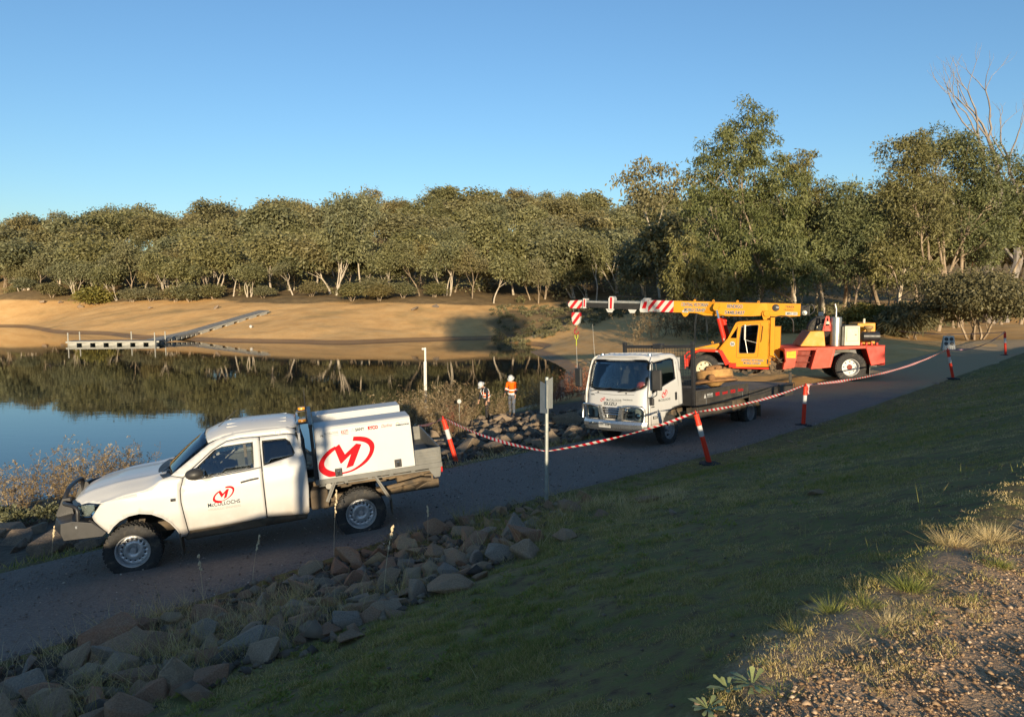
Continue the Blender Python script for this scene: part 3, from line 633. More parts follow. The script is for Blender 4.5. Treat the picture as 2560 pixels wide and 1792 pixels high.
# trees further in, copies of a few kinds
for k, (px, D, h, key, wd) in enumerate(((1690, 88, 13, 'gum0', 1.1), (1780, 92, 15, 'gum1', 1.1), (1900, 90, 16, 'tall0', 1.1), (1980, 84, 13, 'gum2', 1.1), (2060, 88, 14, 'gum3', 1.1), (2130, 82, 14, 'tall1', 1.1), (2200, 90, 16, 'gum0', 1.2), (2290, 86, 15, 'tall2', 1.1),
                                         (2370, 92, 17, 'gum1', 1.2), (2450, 85, 16, 'gum2', 1.2), (2530, 80, 15, 'gum3', 1.2), (2600, 76, 16, 'gum0', 1.2), (1610, 100, 10, 'gum2', 1.1), (1740, 105, 15, 'gum3', 1.2), (1850, 110, 15, 'gum0', 1.2), (2110, 108, 16, 'gum1', 1.3), (2240, 112, 17, 'gum2', 1.3), (2420, 115, 18, 'gum3', 1.3), (2560, 105, 18, 'tall1', 1.2), (2660, 95, 17, 'gum1', 1.2))):
    far_tree(px, D, key, h, f"dark gum deeper in the wood {'beside the tallest bushy gum' if px < 1830 else 'behind the tallest bushy gum' if px < 2010 else 'behind the engine box' if px < 2180 else 'behind the large rounded gum' if px < 2400 else 'beside the dead tree'}, {'nearer' if D < 87 else 'farther' if D < 101 else 'farthest'} in", 'gums deeper in the wood', wd)
sp = []
for k in range(260):
    px = rng.uniform(1700, 2640); D = rng.uniform(56, 100); x = (px - 1280) / F * D
    if px > 2380 and D < 74: continue
    sp.append((x, D, rng.uniform(0.5, 1.7)))
bush_mass('woodland_scrub', sp, 0.34, 0.07, 80, LEAF_BUSH, 'brown-green scrub under the trees beyond the crane', 79)
# tall trees out of the frame on the crest, their shadows reach over the head of the lake
for k, (x, y, h, key, lab) in enumerate(((10.9, 3.0, 16.5, 'tall0', 'tall slim gum on the embankment crest nearest the camera'), (22.3, 4.0, 16.5, 'tall1', 'forked gum farther along the crest'), (25.2, 8, 15.5, 'tall2', 'pale gum near the end of the crest'), (27.5, 3.0, 16.5, 'gum1', 'bushy gum on the slope behind the crest'))):
    plant('gum_tree', key, (x, y, gz(x, y) - 0.1), h, k * 1.3, lab, wide=1.1)
# ------------------------------------------------------------------ rocks
def on_ground(px, py, z0=4.0):
    """where the sight line of a pixel meets the land"""
    r = ray(px, py); t = np.arange(2.0, 60.0, 0.02) / r.y; h = EYE + r.z * t - ground(r.x * t, r.y * t); k = int(np.argmax(h < 0)) if (h < 0).any() else len(t) - 1
    return float(r.x * t[k]), float(r.y * t[k]), gz(r.x * t[k], r.y * t[k])
def rock_mat(name, cols):
    m, nt, p, o = nodes_of(name); oi = nt.nodes.new('ShaderNodeObjectInfo')
    base = ramp(nt, oi.outputs['Random'], [(k / (len(cols) - 1), c) for k, c in enumerate(cols)])
    f = noise(nt, 4.0, 8, 0.7); f2 = noise(nt, 22, 5, 0.7)
    c = mixc(nt, ramp(nt, f, [(0.3, (0.0, 0, 0)), (0.75, (0.75, 0.75, 0.75))]), base, (0.36, 0.265, 0.18))
    c = mixc(nt, 0.75, c, ramp(nt, f2, [(0.25, (0.30, 0.30, 0.30)), (0.75, (1.35, 1.3, 1.25))]), 'MULTIPLY')
    c = mixc(nt, ramp(nt, noise(nt, 9, 6, 0.8), [(0.62, (0, 0, 0)), (0.72, (0.55, 0.55, 0.55))]), c, (0.44, 0.43, 0.36))
    nt.links.new(c, p.inputs['Base Color']); p.inputs['Roughness'].default_value = 0.9; p.inputs['Specular IOR Level'].default_value = 0.25
    bump(nt, p, math_(nt, 'ADD', f, math_(nt, 'MULTIPLY', f2, 0.5)), 0.7, 0.05); return m
ROCK = rock_mat('field_rock', [(0.28, 0.155, 0.095), (0.46, 0.29, 0.17), (0.42, 0.20, 0.115), (0.46, 0.33, 0.22), (0.30, 0.27, 0.235), (0.54, 0.36, 0.19)])
ROCK_D = rock_mat('bluestone_rock', [(0.16, 0.135, 0.105), (0.24, 0.19, 0.135), (0.13, 0.115, 0.10), (0.30, 0.23, 0.16)])
def rock_mesh(seed, flat, material, sub=2):
    r = np.random.default_rng(seed); bm = bmesh.new()
    P = r.normal(size=(11, 3)); P /= np.linalg.norm(P, axis=1)[:, None]; P *= r.uniform(0.72, 1.0, (11, 1)); P *= np.array([1.0, r.uniform(0.6, 0.9), flat])
    for q in P: bm.verts.new(q)
    bmesh.ops.convex_hull(bm, input=bm.verts); bmesh.ops.delete(bm, geom=[v for v in bm.verts if not v.link_faces], context='VERTS')
    bmesh.ops.bevel(bm, geom=list(bm.edges), offset=0.03, segments=1, affect='EDGES')
    bmesh.ops.triangulate(bm, faces=bm.faces)
    bmesh.ops.subdivide_edges(bm, edges=[e for e in bm.edges if e.calc_length() > 0.3], cuts=1, use_grid_fill=True)
    for v in bm.verts:
        k = mnoise.noise(v.co * 2.3 + Vector((seed, 0, 0))); v.co *= 1 + 0.05 * k + 0.05 * mnoise.noise(v.co * 6 + Vector((0, seed, 0)))
    me = bpy.data.meshes.new('rock'); bm.to_mesh(me); bm.free(); me.materials.append(material); me.shade_smooth()
    try: me.set_sharp_from_angle(angle=math.radians(16))
    except Exception: pass
    return me
RK = [rock_mesh(400 + i, 0.38 + 0.06 * (i % 5), ROCK) for i in range(12)]
RKD = [rock_mesh(430 + i, 0.45 + 0.06 * (i % 4), ROCK_D) for i in range(10)]
rr = np.random.default_rng(12)
def place_rock(u, v, s, me, label, group, sink=0.25, tilt=0.35, rz=None, name='rock', cat='rock', base=None):
    x, y = xy(u, v); z = gz(x, y) if base is None else base
    o = link(name, me); o.location = (x, y, z + s * (0.30 - sink)); o.scale = (s * rr.uniform(0.85, 1.2), s * rr.uniform(0.85, 1.2), s * rr.uniform(0.8, 1.15))
    o.rotation_euler = (rr.normal(0, tilt) - 0.55 * tilt, rr.normal(0, tilt) + 0.3 * tilt, rr.uniform(0, 6.3) if rz is None else rz)
    return tag(o, label, cat, group)
def scatter(n, u0, u1, v0, v1, dmin, accept, tries=6000):
    P = []
    for _ in range(tries):
        if len(P) >= n: break
        u, v = rr.uniform(u0, u1), rr.uniform(v0, v1); s = accept(u, v)
        if s and all((u - a) ** 2 + (v - b) ** 2 > (dmin * (s + c)) ** 2 for a, b, c in P): P.append((u, v, s))
    return P
def near_size(u, v):
    wmax = np.interp(u, [-12, -7, -5, -3.5, -1.5, 0.5], [-3.6, -3.5, -3.2, -2.8, -1.6, -0.6])
    if v < wmax + 0.15 * rr.normal(): return 0
    dens = np.interp(u, [-12, -4.6, -3.2, -1, 1], [1, 0.9, 0.4, 0.2, 0.08])
    if rr.random() > dens: return 0
    return float(np.clip(rr.lognormal(-1.58, 0.40), 0.09, 0.38))
NEARR = scatter(292, -9.6, 0.6, -3.6, -0.10, 0.47, near_size, 24000)
special = {0: 'flat dark slate slab lying in the heap below the embankment grass', 1: 'large squarish brown boulder in the rock heap beside the track'}
for k, (u, v, s) in enumerate(NEARR):
    place_rock(u, v, s, RK[int(rr.integers(12))], f"{'large' if s > 0.27 else 'small' if s < 0.16 else 'middling'} brown rock {'at the track edge' if v > -0.7 else 'at the grass edge' if v < -1.9 else 'in the middle'} of the heap {'near the picture corner' if u < -8 else 'below the front wheel' if u < -6 else 'below the cab' if u < -4.4 else 'below the rear wheel' if u < -2.6 else 'towards the sign pole'}", 'rocks heaped along the near edge of the track', sink=0.16)
for k, (px, py, s, lab) in enumerate(((300, 1640, 0.40, 'large squarish tan boulder in the rock heap below the front wheel'), (1170, 1312, 0.30, 'reddish weathered rock at the grass edge near the sign pole'), (1500, 1290, 0.20, 'small pointed pale rock on the grass behind the sign pole'), (2040, 1236, 0.14, 'lone dark rock on the embankment grass'),
                                      (1415, 1345, 0.30, 'squat grey rock half buried in the grass'), (965, 1540, 0.27, 'grey lichen-spotted boulder at the lower edge of the heap'), (1680, 1285, 0.13, 'small pale stone on the open grass'), (2340, 960, 0.16, 'flat stone beside the farther bollards'), (1975, 1105, 0.11, 'pale flat stone on the grass above the truck tray'), (1430, 1262, 0.26, 'flat rock at the foot of the sign pole'), (1625, 1255, 0.32, 'broken slab of rock by the bollard in front of the truck'))):
    x, y, z = on_ground(px, py, 2.5)
    u, v = uv(x, y); place_rock(u, v, s, RK[(k * 5 + 3) % 12], lab, None, sink=0.2, tilt=0.12)
def bank_size(u, v):
    return float(np.clip(rr.lognormal(-0.98, 0.33), 0.18, 0.72))
FARR = scatter(150, 0.3, 12.5, 4.45, 14.5, 0.55, bank_size, 12000)
FARR += [(u, v, s * 0.9) for u, v, s in scatter(34, -12, -5.5, 4.3, 9.5, 0.62, bank_size)]
for u, v, s in FARR:
    place_rock(u, v, s, RKD[int(rr.integers(10))], f"{'large' if s > 0.45 else 'small' if s < 0.3 else 'middling'} dark angular rock {'by the track' if v < 6.5 else 'by the water' if v > 11 else 'halfway down the bank'} {'left of the utility bonnet' if u < -4 else 'behind the utility tray' if u < 3 else 'behind the sign pole' if u < 7 else 'beside the truck'}", 'rocks of the lakeside stone bank', sink=0.14, name='boulder')
x, y, z = onz(140, 1340, 1.9); u, v = uv(x, y); place_rock(u, v, 0.62, RKD[3], 'big tan boulder under the bull bar of the white utility', None, sink=0.1)

# ------------------------------------------------------------------ grass, weeds, gravel
def blade_mat(name, stops):
    m, nt, p, o = nodes_of(name); t = attr(nt, 'tint').outputs['Fac']
    c = ramp(nt, t, stops); nt.links.new(c, p.inputs['Base Color']); p.inputs['Roughness'].default_value = 0.7; p.inputs['Specular IOR Level'].default_value = 0.2
    tr = nt.nodes.new('ShaderNodeBsdfTranslucent'); nt.links.new(c, tr.inputs[0]); mx = nt.nodes.new('ShaderNodeMixShader'); mx.inputs[0].default_value = 0.25
    nt.links.new(p.outputs[0], mx.inputs[1]); nt.links.new(tr.outputs[0], mx.inputs[2]); nt.links.new(mx.outputs[0], o.inputs[0]); return m
GRASS = blade_mat('grass_blades', [(0.0, (0.15, 0.20, 0.040)), (0.35, (0.29, 0.28, 0.075)), (0.6, (0.43, 0.345, 0.13)), (0.85, (0.60, 0.45, 0.21)), (1.0, (0.70, 0.56, 0.31))])
DRY = blade_mat('dry_stalks', [(0.0, (0.10, 0.065, 0.035)), (0.4, (0.20, 0.14, 0.075)), (0.75, (0.33, 0.25, 0.145)), (1.0, (0.46, 0.37, 0.23))])
RED = blade_mat('red_stalks', [(0.0, (0.11, 0.04, 0.03)), (0.5, (0.26, 0.10, 0.06)), (1.0, (0.42, 0.22, 0.13))])
def blades(X, Y, Z, h, w, tint, rng, lean=0.5, seg=False):
    n = len(X); a = rng.uniform(0, 2 * PI, n); l = rng.normal(0, lean, (n, 2)) * h[:, None]
    dx, dy = np.cos(a) * w, np.sin(a) * w
    V = np.stack([np.stack([X - dx, Y - dy, Z], -1), np.stack([X + dx, Y + dy, Z], -1), np.stack([X + l[:, 0], Y + l[:, 1], Z + h], -1)], 1).reshape(-1, 3)
    return V, np.arange(3 * n).reshape(-1, 3), np.repeat(tint, 3)
gr = np.random.default_rng(21)
def grass_patch(n, name, label, fpos, hmin, hmax, wk, seedn, clump=0.16):
    U, Vv = fpos(n); X, Y = xy(U, Vv)
    lush = vnoise(X, Y, 2.2, seedn, 3); fine = vnoise(X, Y, clump, seedn + 3, 2); mid = vnoise(X, Y, clump * 4, seedn + 5, 2)
    keep = gr.random(len(X)) < np.clip(0.52 + 0.6 * lush + 1.1 * fine + 0.5 * mid - 0.30 * sstep(-4.5, -7.2, Vv) * (name == 'grass'), 0.02, 1)
    X, Y, lush, fine, mid = X[keep], Y[keep], lush[keep], fine[keep], mid[keep]; D = np.hypot(X, Y)
    Z = ground(X, Y) - 0.004
    h = gr.uniform(hmin, hmax, len(X)) * np.clip(0.8 + 0.5 * lush + 0.9 * fine, 0.3, 2.0) * np.clip(gr.lognormal(0, 0.3, len(X)), 0.5, 2.2); w = wk * (0.6 + 0.16 * D)
    vv = uv(X, Y)[1]; h = h * np.where(name == 'grass', 1 - 0.55 * sstep(-4.0, -6.6, vv), 1.0)
    dryness = vnoise(X, Y, 3.5, seedn + 9, 2) + 0.5 * (name == 'grass') * sstep(-4.5, -7, vv)
    t = np.clip((0.68 if name == 'rock_grass' else 0.50) + 0.35 * dryness - 0.30 * lush + 0.35 * mid * 0.6 + gr.normal(0, 0.20, len(X)), 0, 1)
    V, Fc, T = blades(X, Y, Z, h, w, t, gr, 0.55)
    me = raw(name, V, Fc, GRASS, parent=False); fattr(me, 'tint', T); return tag(link(name, me), label, 'grass', kind='stuff')
def emb(n):
    # denser towards the camera side
    D = 2.3 * (42 / 2.3) ** gr.random(n * 3); th = gr.uniform(-0.80, 0.76, n * 3); X, Y = D * np.sin(th), D * np.cos(th); U, V = uv(X, Y)
    heap_ = np.interp(U, [-12, -7, -5, -3.5, -2.0], [-3.3, -3.2, -2.9, -2.3, 0.2]); k = (V > -7.75) & (V < heap_ + 0.35 * gr.normal(size=len(V))) & (V < -0.05 + 0.3 * vnoise(U, V, 1.0, 4)); return U[k], V[k]
grass_patch(480000, 'grass', 'short patchy grass on the shaded embankment', emb, 0.016, 0.046, 0.0018, 51)
def verge(n):
    U = gr.uniform(-10, 16, n); V = 4.15 + np.abs(gr.normal(0, 0.5, n)); return U, V
grass_patch(9000, 'verge_grass', 'dry grass along the far edge of the track', verge, 0.05, 0.16, 0.003, 57)
def heap(n):
    U = gr.uniform(-11, 0.5, n); V = gr.uniform(-3.0, 0.12, n); k = vnoise(U, V, 0.8, 63) > -0.1; return U[k], V[k]
grass_patch(34000, 'rock_grass', 'thin dry grass growing between the near rocks', heap, 0.08, 0.24, 0.0013, 61)
def sparse(n):
    U = gr.uniform(-9.5, -1, n); V = gr.uniform(-7.3, -5.2, n); k = vnoise(U, V, 0.9, 91) > 0.0; return U[k], V[k]
grass_patch(900, 'sparse_blades', 'single upright blades along the crest edge', sparse, 0.05, 0.10, 0.0018, 93)
U, V = emb(900); k = (gr.random(len(U)) < 0.5) & (V > -5.3); X, Y = xy(U[k], V[k]); cen = np.stack([X, Y, ground(X, Y) + 0.01], -1)
Vw, Fw, Tw = leaf_cards(gr, cen, gr.uniform(0.04, 0.12, len(X)), 34, 0.035, 0.007, 0.1, 0.25, 0.1); wm = raw('flat_weeds', Vw, Fw, GRASS, parent=False); fattr(wm, 'tint', Tw * 0.45); tag(link('flat_weeds', wm), 'low flat weeds scattered through the embankment grass', 'weeds', kind='stuff')
# gravel on the crest and loose stones on the track
def pebbles(name, X, Y, S, material, label, rng, lift=0.3):
    n = len(X); Z = ground(X, Y); base = np.array([(1, 0, 0), (0, 1, 0), (-1, 0, 0), (0, -1, 0), (0, 0, 0.75), (0, 0, -0.6)], float)
    a = rng.uniform(0, 6.3, n); c, s = np.cos(a), np.sin(a); J = rng.uniform(0.6, 1.3, (n, 6, 1)); P = base[None] * J * S[:, None, None]
    P = np.stack([P[..., 0] * c[:, None] - P[..., 1] * s[:, None] * 0.8, P[..., 0] * s[:, None] + P[..., 1] * c[:, None] * 0.8, P[..., 2] * 0.75 + rng.normal(0, 0.12, (n, 6)) * S[:, None]], -1)
    P += np.stack([X, Y, Z + S * lift], -1)[:, None]
    f = np.array([(0, 1, 4), (1, 2, 4), (2, 3, 4), (3, 0, 4), (1, 0, 5), (2, 1, 5), (3, 2, 5), (0, 3, 5)]); Fc = (f[None] + np.arange(n)[:, None, None] * 6).reshape(-1, 3)
    me = raw(name, P.reshape(-1, 3), Fc, material, parent=False); fattr(me, 'tint', np.repeat(rng.random(n), 6)); return tag(link(name, me), label, 'gravel', kind='stuff')
GRAVEL = blade_mat('crest_gravel', [(0.0, (0.22, 0.135, 0.075)), (0.5, (0.42, 0.28, 0.16)), (0.85, (0.55, 0.39, 0.25)), (1.0, (0.68, 0.53, 0.37))])
n = 70000; D = 2.2 * (12 / 2.2) ** gr.random(n); th = gr.uniform(-0.1, 0.76, n); X, Y = D * np.sin(th), D * np.cos(th); U, V = uv(X, Y)
k = V < -7.30 - 0.3 * sstep(-6, -2, U) + 0.30 * vnoise(X, Y, 0.7, 71); X, Y, D = X[k], Y[k], D[k]
pebbles('crest_gravel', X, Y, np.clip(gr.lognormal(-5.35, 0.55, len(X)), 0.002, 0.035), GRAVEL, 'loose brown gravel on the sunlit crest of the embankment', gr)
STONE = blade_mat('track_stones', [(0.0, (0.17, 0.13, 0.105)), (0.7, (0.33, 0.25, 0.20)), (0.94, (0.45, 0.36, 0.30)), (1.0, (0.75, 0.66, 0.55))])
n = 30000; U = gr.uniform(-11, 12, n); V = gr.uniform(-0.15, 4.2, n); X, Y = xy(U, V)
me_ = pebbles('track_gravel', X, Y, np.clip(gr.lognormal(-4.7, 0.4, n), 0.004, 0.03), STONE, 'loose dark stones on the gravel track', gr, lift=2.2)
RUB_ = blade_mat('rubble', [(0.0, (0.10, 0.08, 0.065)), (0.5, (0.20, 0.155, 0.115)), (1.0, (0.34, 0.26, 0.18))])
U = gr.uniform(-1, 12.5, 2600); V = gr.uniform(4.35, 14.8, 2600); X, Y = xy(U, V); pebbles('bank_rubble', X, Y, np.clip(gr.lognormal(-2.35, 0.4, 2600), 0.04, 0.26), RUB_, 'small broken stone filling the lakeside bank', gr)
U = gr.uniform(-11.5, 0, 2600); V = gr.uniform(-3.5, 0.05, 2600); k = V > np.interp(U, [-12, -7, -5, -3.5, -1.5, 0.5], [-3.6, -3.5, -3.2, -2.8, -1.6, -0.6]); X, Y = xy(U[k], V[k]); pebbles('heap_rubble', X, Y, np.clip(gr.lognormal(-3.0, 0.5, len(X)), 0.02, 0.13), RUB_, 'small stones between the near rocks', gr)
U, V = emb(260); X, Y = xy(U, V); pebbles('grass_stones', X, Y, np.clip(gr.lognormal(-4.6, 0.5, len(X)), 0.005, 0.03), RUB_, 'small stones and clods lying in the embankment grass', gr, lift=0.6)
# tufts and rosettes told apart one by one on the crest edge
def tuft_mesh(seed, n, h, spread, w, tint, lean=0.6, material=GRASS):
    r = np.random.default_rng(seed); X, Y = r.normal(0, spread, n), r.normal(0, spread, n); hh = h * r.uniform(0.45, 1.1, n)
    out = np.stack([X, Y], -1); V, Fc, T = blades(X, Y, np.zeros(n) - 0.01, hh, np.full(n, w), np.clip(tint + r.normal(0, 0.1, n), 0, 1), r, lean)
    tips = V.reshape(-1, 3, 3); tips[:, 2, :2] += out * 1.2
    me = raw('grass_tuft', tips.reshape(-1, 3), Fc, material, parent=False); fattr(me, 'tint', T); return me
def rosette_mesh(seed, n, L):
    r = np.random.default_rng(seed); V = []; Fc = []
    for k in range(n):
        a = 2 * PI * k / n + r.normal(0, 0.15); l = L * r.uniform(0.7, 1.15); e = r.uniform(0.25, 0.9); d = np.array([math.cos(a), math.sin(a), 0]); s = np.array([-math.sin(a), math.cos(a), 0]); b = len(V)
        for t, w_ in ((0, 0.12), (0.4, 0.55), (0.75, 1.0), (1.0, 0.15)):
            c = d * l * t * math.cos(e * t) + np.array([0, 0, l * (math.sin(e) * t - 0.35 * t * t)])
            V += [c - s * 0.055 * l * w_ * 2, c + s * 0.055 * l * w_ * 2]
        Fc += [(b + 2 * i, b + 2 * i + 1, b + 2 * i + 3, b + 2 * i + 2) for i in range(3)]
    me = raw('rosette', V, Fc, MATS['weed'], parent=False, smooth=True); return me
mat('weed', (0.24, 0.27, 0.10), 0.5, var=0.3, scale=9)
TT = [(2380, 1362, .16, .10, 420, .85, 'straw-yellow seeding grass tuft on the shaded slope'), (2480, 1345, .15, .12, 420, .95, 'brown dry grass clump at the right edge of the slope'), (2500, 1418, .10, .07, 220, .25, 'green tuft on the gravel near the right edge'), (2275, 1472, .13, .08, 320, .18, 'large bright green tuft on the crest edge'), (2225, 1556, .09, .07, 160, .97, 'bent straw tuft lying on the gravel'),
      (2170, 1520, .10, .08, 240, .2, 'green tuft left of the bent straw tuft'), (2080, 1525, .09, .09, 240, .2, 'low green tuft in the shade edge'), (1985, 1578, .08, .05, 170, .42, 'small yellow-green tuft among the pebbles'), (2120, 1612, .07, .06, 120, .98, 'pale dead tuft on the bare soil'), (2180, 1585, .07, .10, 170, .2, 'flat green runner tuft on the gravel'), (2320, 1540, .08, .09, 150, .25, 'thin green tuft in the sunlit gravel'),
      (2440, 1500, .07, .07, 110, .3, 'sparse tuft on the sunny gravel'), (1950, 1740, .06, .08, 160, .25, 'low grass tuft in front of the rosette weeds'), (1780, 1640, .07, .05, 70, .4, 'few sunlit blades on the shaded crest'), (1730, 1700, .09, .06, 90, .35, 'upright thin blades at the crest edge'), (1860, 1540, .07, .08, 160, .3, 'dull green tuft in the shade'), (2330, 1440, .10, .12, 160, .3, 'loose grey-green tuft on dark soil')]
for i, (px, py, h, sp_, n, tint, lab) in enumerate(TT):
    o = link('grass_tuft', tuft_mesh(500 + i, n, h * 0.62, sp_ * 0.36, 0.0016, tint)); o.location = on_ground(px, py); tag(o, lab, 'grass tuft')
for i, (px, py, L, lab) in enumerate(((1880, 1718, 0.12, 'larger pale green rosette weed on the crest edge'), (1820, 1722, 0.10, 'bluish rosette weed beside the larger one'), (1770, 1778, 0.10, 'rosette weed at the bottom edge'), (1940, 1625, 0.06, 'tiny two-leaved weed on dark soil'), (1905, 1660, 0.06, 'small sunlit weed among pebbles'))):
    o = link('rosette_weed', rosette_mesh(540 + i, 17 if L > 0.08 else 6, L * 0.85)); o.location = on_ground(px, py); tag(o, lab, 'weed')
PALE = mat('pale_stalk', (0.62, 0.50, 0.32), 0.8, var=0.15)
# tall bare stalks standing out of the near rocks
for i, (px, py, h, lab) in enumerate(((835, 1400, 0.95, 'tallest seeding stalk in front of the rear wheel'), (632, 1455, 0.62, 'thin stalk in front of the cab door'), (960, 1490, 0.75, 'curved seeding stalk above the rock heap'), (1070, 1360, 0.55, 'paired pale stalks near the grass edge'), (508, 1500, 0.55, 'bare stalk below the front wheel'), (130, 1400, 0.55, 'yellow flowering stalk beside the bull bar'))):
    x, y, z = on_ground(px, py, 2.2); r_ = np.random.default_rng(600 + i); pts = [(0, 0, 0)]
    lean = r_.normal(0, 0.10, 2) + np.array([0.10, 0])
    for k in range(1, 8): pts.append((lean[0] * h * (k / 7) ** 1.6, lean[1] * h * (k / 7) ** 1.6, h * k / 7))
    root = empty('seed_stalk', (x, y, z)); b = MB(); b.tube(pts, [0.0035 * (1 - 0.09 * k) for k in range(8)], 5); b.build('stem', PALE, root)
    b = MB()
    for k in range(16):
        t = r_.uniform(0.68, 1.0); j = min(6, int(t * 7)); q = Vector(pts[j]).lerp(Vector(pts[j + 1]), t * 7 - j); b.ball(q + Vector((r_.normal(0, .006), r_.normal(0, .006), 0)), 0.009, 5, 3, (1, 1, 2.2))
    tag(b.build('seed_head', PALE, root), kind='stuff'); tag(root, lab, 'plant')
# dry shrubs by the water
def shrub_proto(seed, h, nst, material, leafy, spread=0.35, twig=3):
    r = np.random.default_rng(seed); V = []; Fc = []; T = []
    def seg(a, b, w0, w1, t):
        d = b - a; s = np.cross(d, r.normal(size=3)); s /= np.linalg.norm(s) + 1e-9; n = len(V)
        V.extend([a - s * w0, a + s * w0, b + s * w1, b - s * w1]); Fc.append((n, n + 1, n + 2, n + 3)); T.extend([t] * 4)
    for i in range(nst):
        a = np.array([*(r.normal(0, spread * 0.35, 2)), -0.05]); d = np.array([*(r.normal(0, 0.22, 2)), 1.0]); hh = h * r.uniform(0.55, 1.08); t = r.uniform(0.1, 0.7); k = 5
        for j in range(k):
            b = a + (d + np.array([*(r.normal(0, 0.12, 2)), 0])) * hh / k; seg(a, b, 0.007 * (1 - j / 7), 0.007 * (1 - (j + 1) / 7), t)
            if j >= 1:
                for q in range(twig):
                    e = a + (b - a) * r.random(); tip = e + np.array([*(r.normal(0, 0.16, 2)), r.uniform(0.06, 0.28)]) * h * 0.42; seg(e, tip, 0.004, 0.002, t + 0.1)
                    for w_ in range(leafy):
                        c = e + (tip - e) * r.uniform(0.35, 1.05) + r.normal(0, 0.012, 3); seg(c, c + r.normal(0, 0.028, 3) + np.array([0, 0, 0.012]), 0.011, 0.004, np.clip(t + r.normal(0.22, 0.15), 0, 1))
            a = b
    me = raw('stems', np.array(V), np.array(Fc), material, parent=False); fattr(me, 'tint', np.clip(T, 0, 1)); return me
SHB = [shrub_proto(700 + i, 1.5, 16, DRY, 4) for i in range(3)]; SHR = [shrub_proto(710 + i, 1.2, 18, RED, 4) for i in range(2)]; REED = [shrub_proto(720, 1.2, 60, DRY, 0, 0.5, 1)]
def shrub(px, D, s, me, label, group=None, name='dry_shrub'):
    x = (px - 1280) / F * D; o = link(name, me); o.location = (x, D, gz(x, D)); o.scale = (s * 1.1, s * 1.1, s); o.rotation_euler = (0, 0, gr.uniform(0, 6.3)); return tag(o, label, 'shrub', group)
GL = 'brown dry shrubs on the lake edge behind the white utility'
for px in (-30, 8, 40, 78, 110, 138, 170, 205, 230, 250, 275, 300, 330): shrub(px + gr.normal(0, 6), 16.8 + gr.normal(0, .5) + px * 0.004, gr.uniform(0.72, 1.0), SHB[int(gr.integers(3))], f"brown twiggy dry shrub on the bank {'at the left edge' if px < 30 else 'left of the bull bar' if px < 120 else 'above the bull bar' if px < 220 else 'above the bonnet'}", 'dry shrubs behind the bonnet')
for px in (1015, 1030, 1048, 1062, 1075, 1090, 1104, 1118, 1130, 1142, 1000, 985, 1082, 1055, 1160): shrub(px + gr.normal(0, 5), 28 + gr.normal(0, 1.4), gr.uniform(0.9, 1.3), SHB[int(gr.integers(3))], 'tall brown dry shrub on the bank beyond the utility tray', 'dry shrubs beyond the tray')
for px, D, s in ((1172, 31, .9), (1190, 32, .8), (1240, 31.5, .75), (1255, 31, .7), (1262, 31.4, .7), (1235, 30.5, .6)): shrub(px, D, s, SHB[int(gr.integers(3))], 'brown dry shrub standing around the two workers', 'dry shrubs round the workers')
for px, D, s in ((1320, 33, .85), (1335, 34, .9), (1350, 33, .8), (1345, 35, .8)): shrub(px, D, s, SHB[int(gr.integers(3))], 'brown dry shrub left of the reddish ones by the sign plate', 'dry shrubs by the sign plate')
for px, D, s in ((1385, 34, .95), (1400, 35, 1.0), (1418, 34, 1.05), (1436, 35, 1.0), (1450, 34, 1.0), (1465, 36, 1.1), (1480, 35, 1.0)): shrub(px, D, s, SHR[int(gr.integers(2))], 'reddish dry shrub between the sign plate and the truck', 'reddish shrubs beside the truck')
shrub(1126, 26, .9, SHR[0], 'small rust-red shrub beside the round marker', None)
shrub(1148, 24.5, 1.0, REED[0], 'yellow tussock of dry reeds above the stone bank', None, 'reed_tussock')
for px, D, s in ((1550, 62, 2.0), (1590, 64, 2.2), (1625, 66, 2.3), (1655, 63, 2.2), (1690, 60, 2.2), (1720, 58, 2.2), (1745, 60, 2.0)): shrub(px + 40, D, s, SHB[int(gr.integers(3))], 'dark brown shrub on the sand behind the truck cab guard', 'brown shrubs on the sand behind the truck')
x, y, z = on_ground(60, 1330, 1.5); o = link('green_bush', None) if False else None
bush_mass('lakeside_bush', [(-10.4, 15.0, 0.42), (-10.9, 15.2, 0.45), (-9.9, 15.2, 0.40), (-9.2, 15.4, 0.35)], 0.07, 0.022, 700, LEAF_BUSH, 'dark green low bush on the bank left of the utility', 81)
# ------------------------------------------------------------------ vehicles: shared bits
WHITE = mat('white_paint', (0.50, 0.497, 0.485), 0.32, var=0.03, scale=2.0, coat=0.25, spec=0.35)
def dusty(m, z0, z1, col=(0.30, 0.215, 0.13)):
    nt = m.node_tree; p = next(n for n in nt.nodes if n.type == 'BSDF_PRINCIPLED'); src = p.inputs['Base Color'].links[0].from_socket
    t = nt.nodes.new('ShaderNodeTexCoord'); sx = nt.nodes.new('ShaderNodeSeparateXYZ'); nt.links.new(t.outputs['Object'], sx.inputs[0])
    mr = nt.nodes.new('ShaderNodeMapRange'); nt.links.new(sx.outputs['Z'], mr.inputs[0]); mr.inputs[1].default_value = z1; mr.inputs[2].default_value = z0; mr.inputs[3].default_value = 0; mr.inputs[4].default_value = 0.75
    f = math_(nt, 'MULTIPLY', mr.outputs[0], ramp(nt, noise(nt, 3.0, 7, 0.7), [(0.3, (0.25, 0.25, 0.25)), (0.65, (1, 1, 1))])); nt.links.new(mixc(nt, f, src, col), p.inputs['Base Color'])
dusty(WHITE, 0.42, 0.86)
CANOPY = mat('white_powder_coat', (0.50, 0.497, 0.485), 0.5, var=0.025, scale=2.0, spec=0.25)
BLACK = mat('black_powder_coat', (0.022, 0.022, 0.024), 0.42, var=0.2)
PLASTIC = mat('black_plastic', (0.030, 0.029, 0.028), 0.5, var=0.25, scale=4)
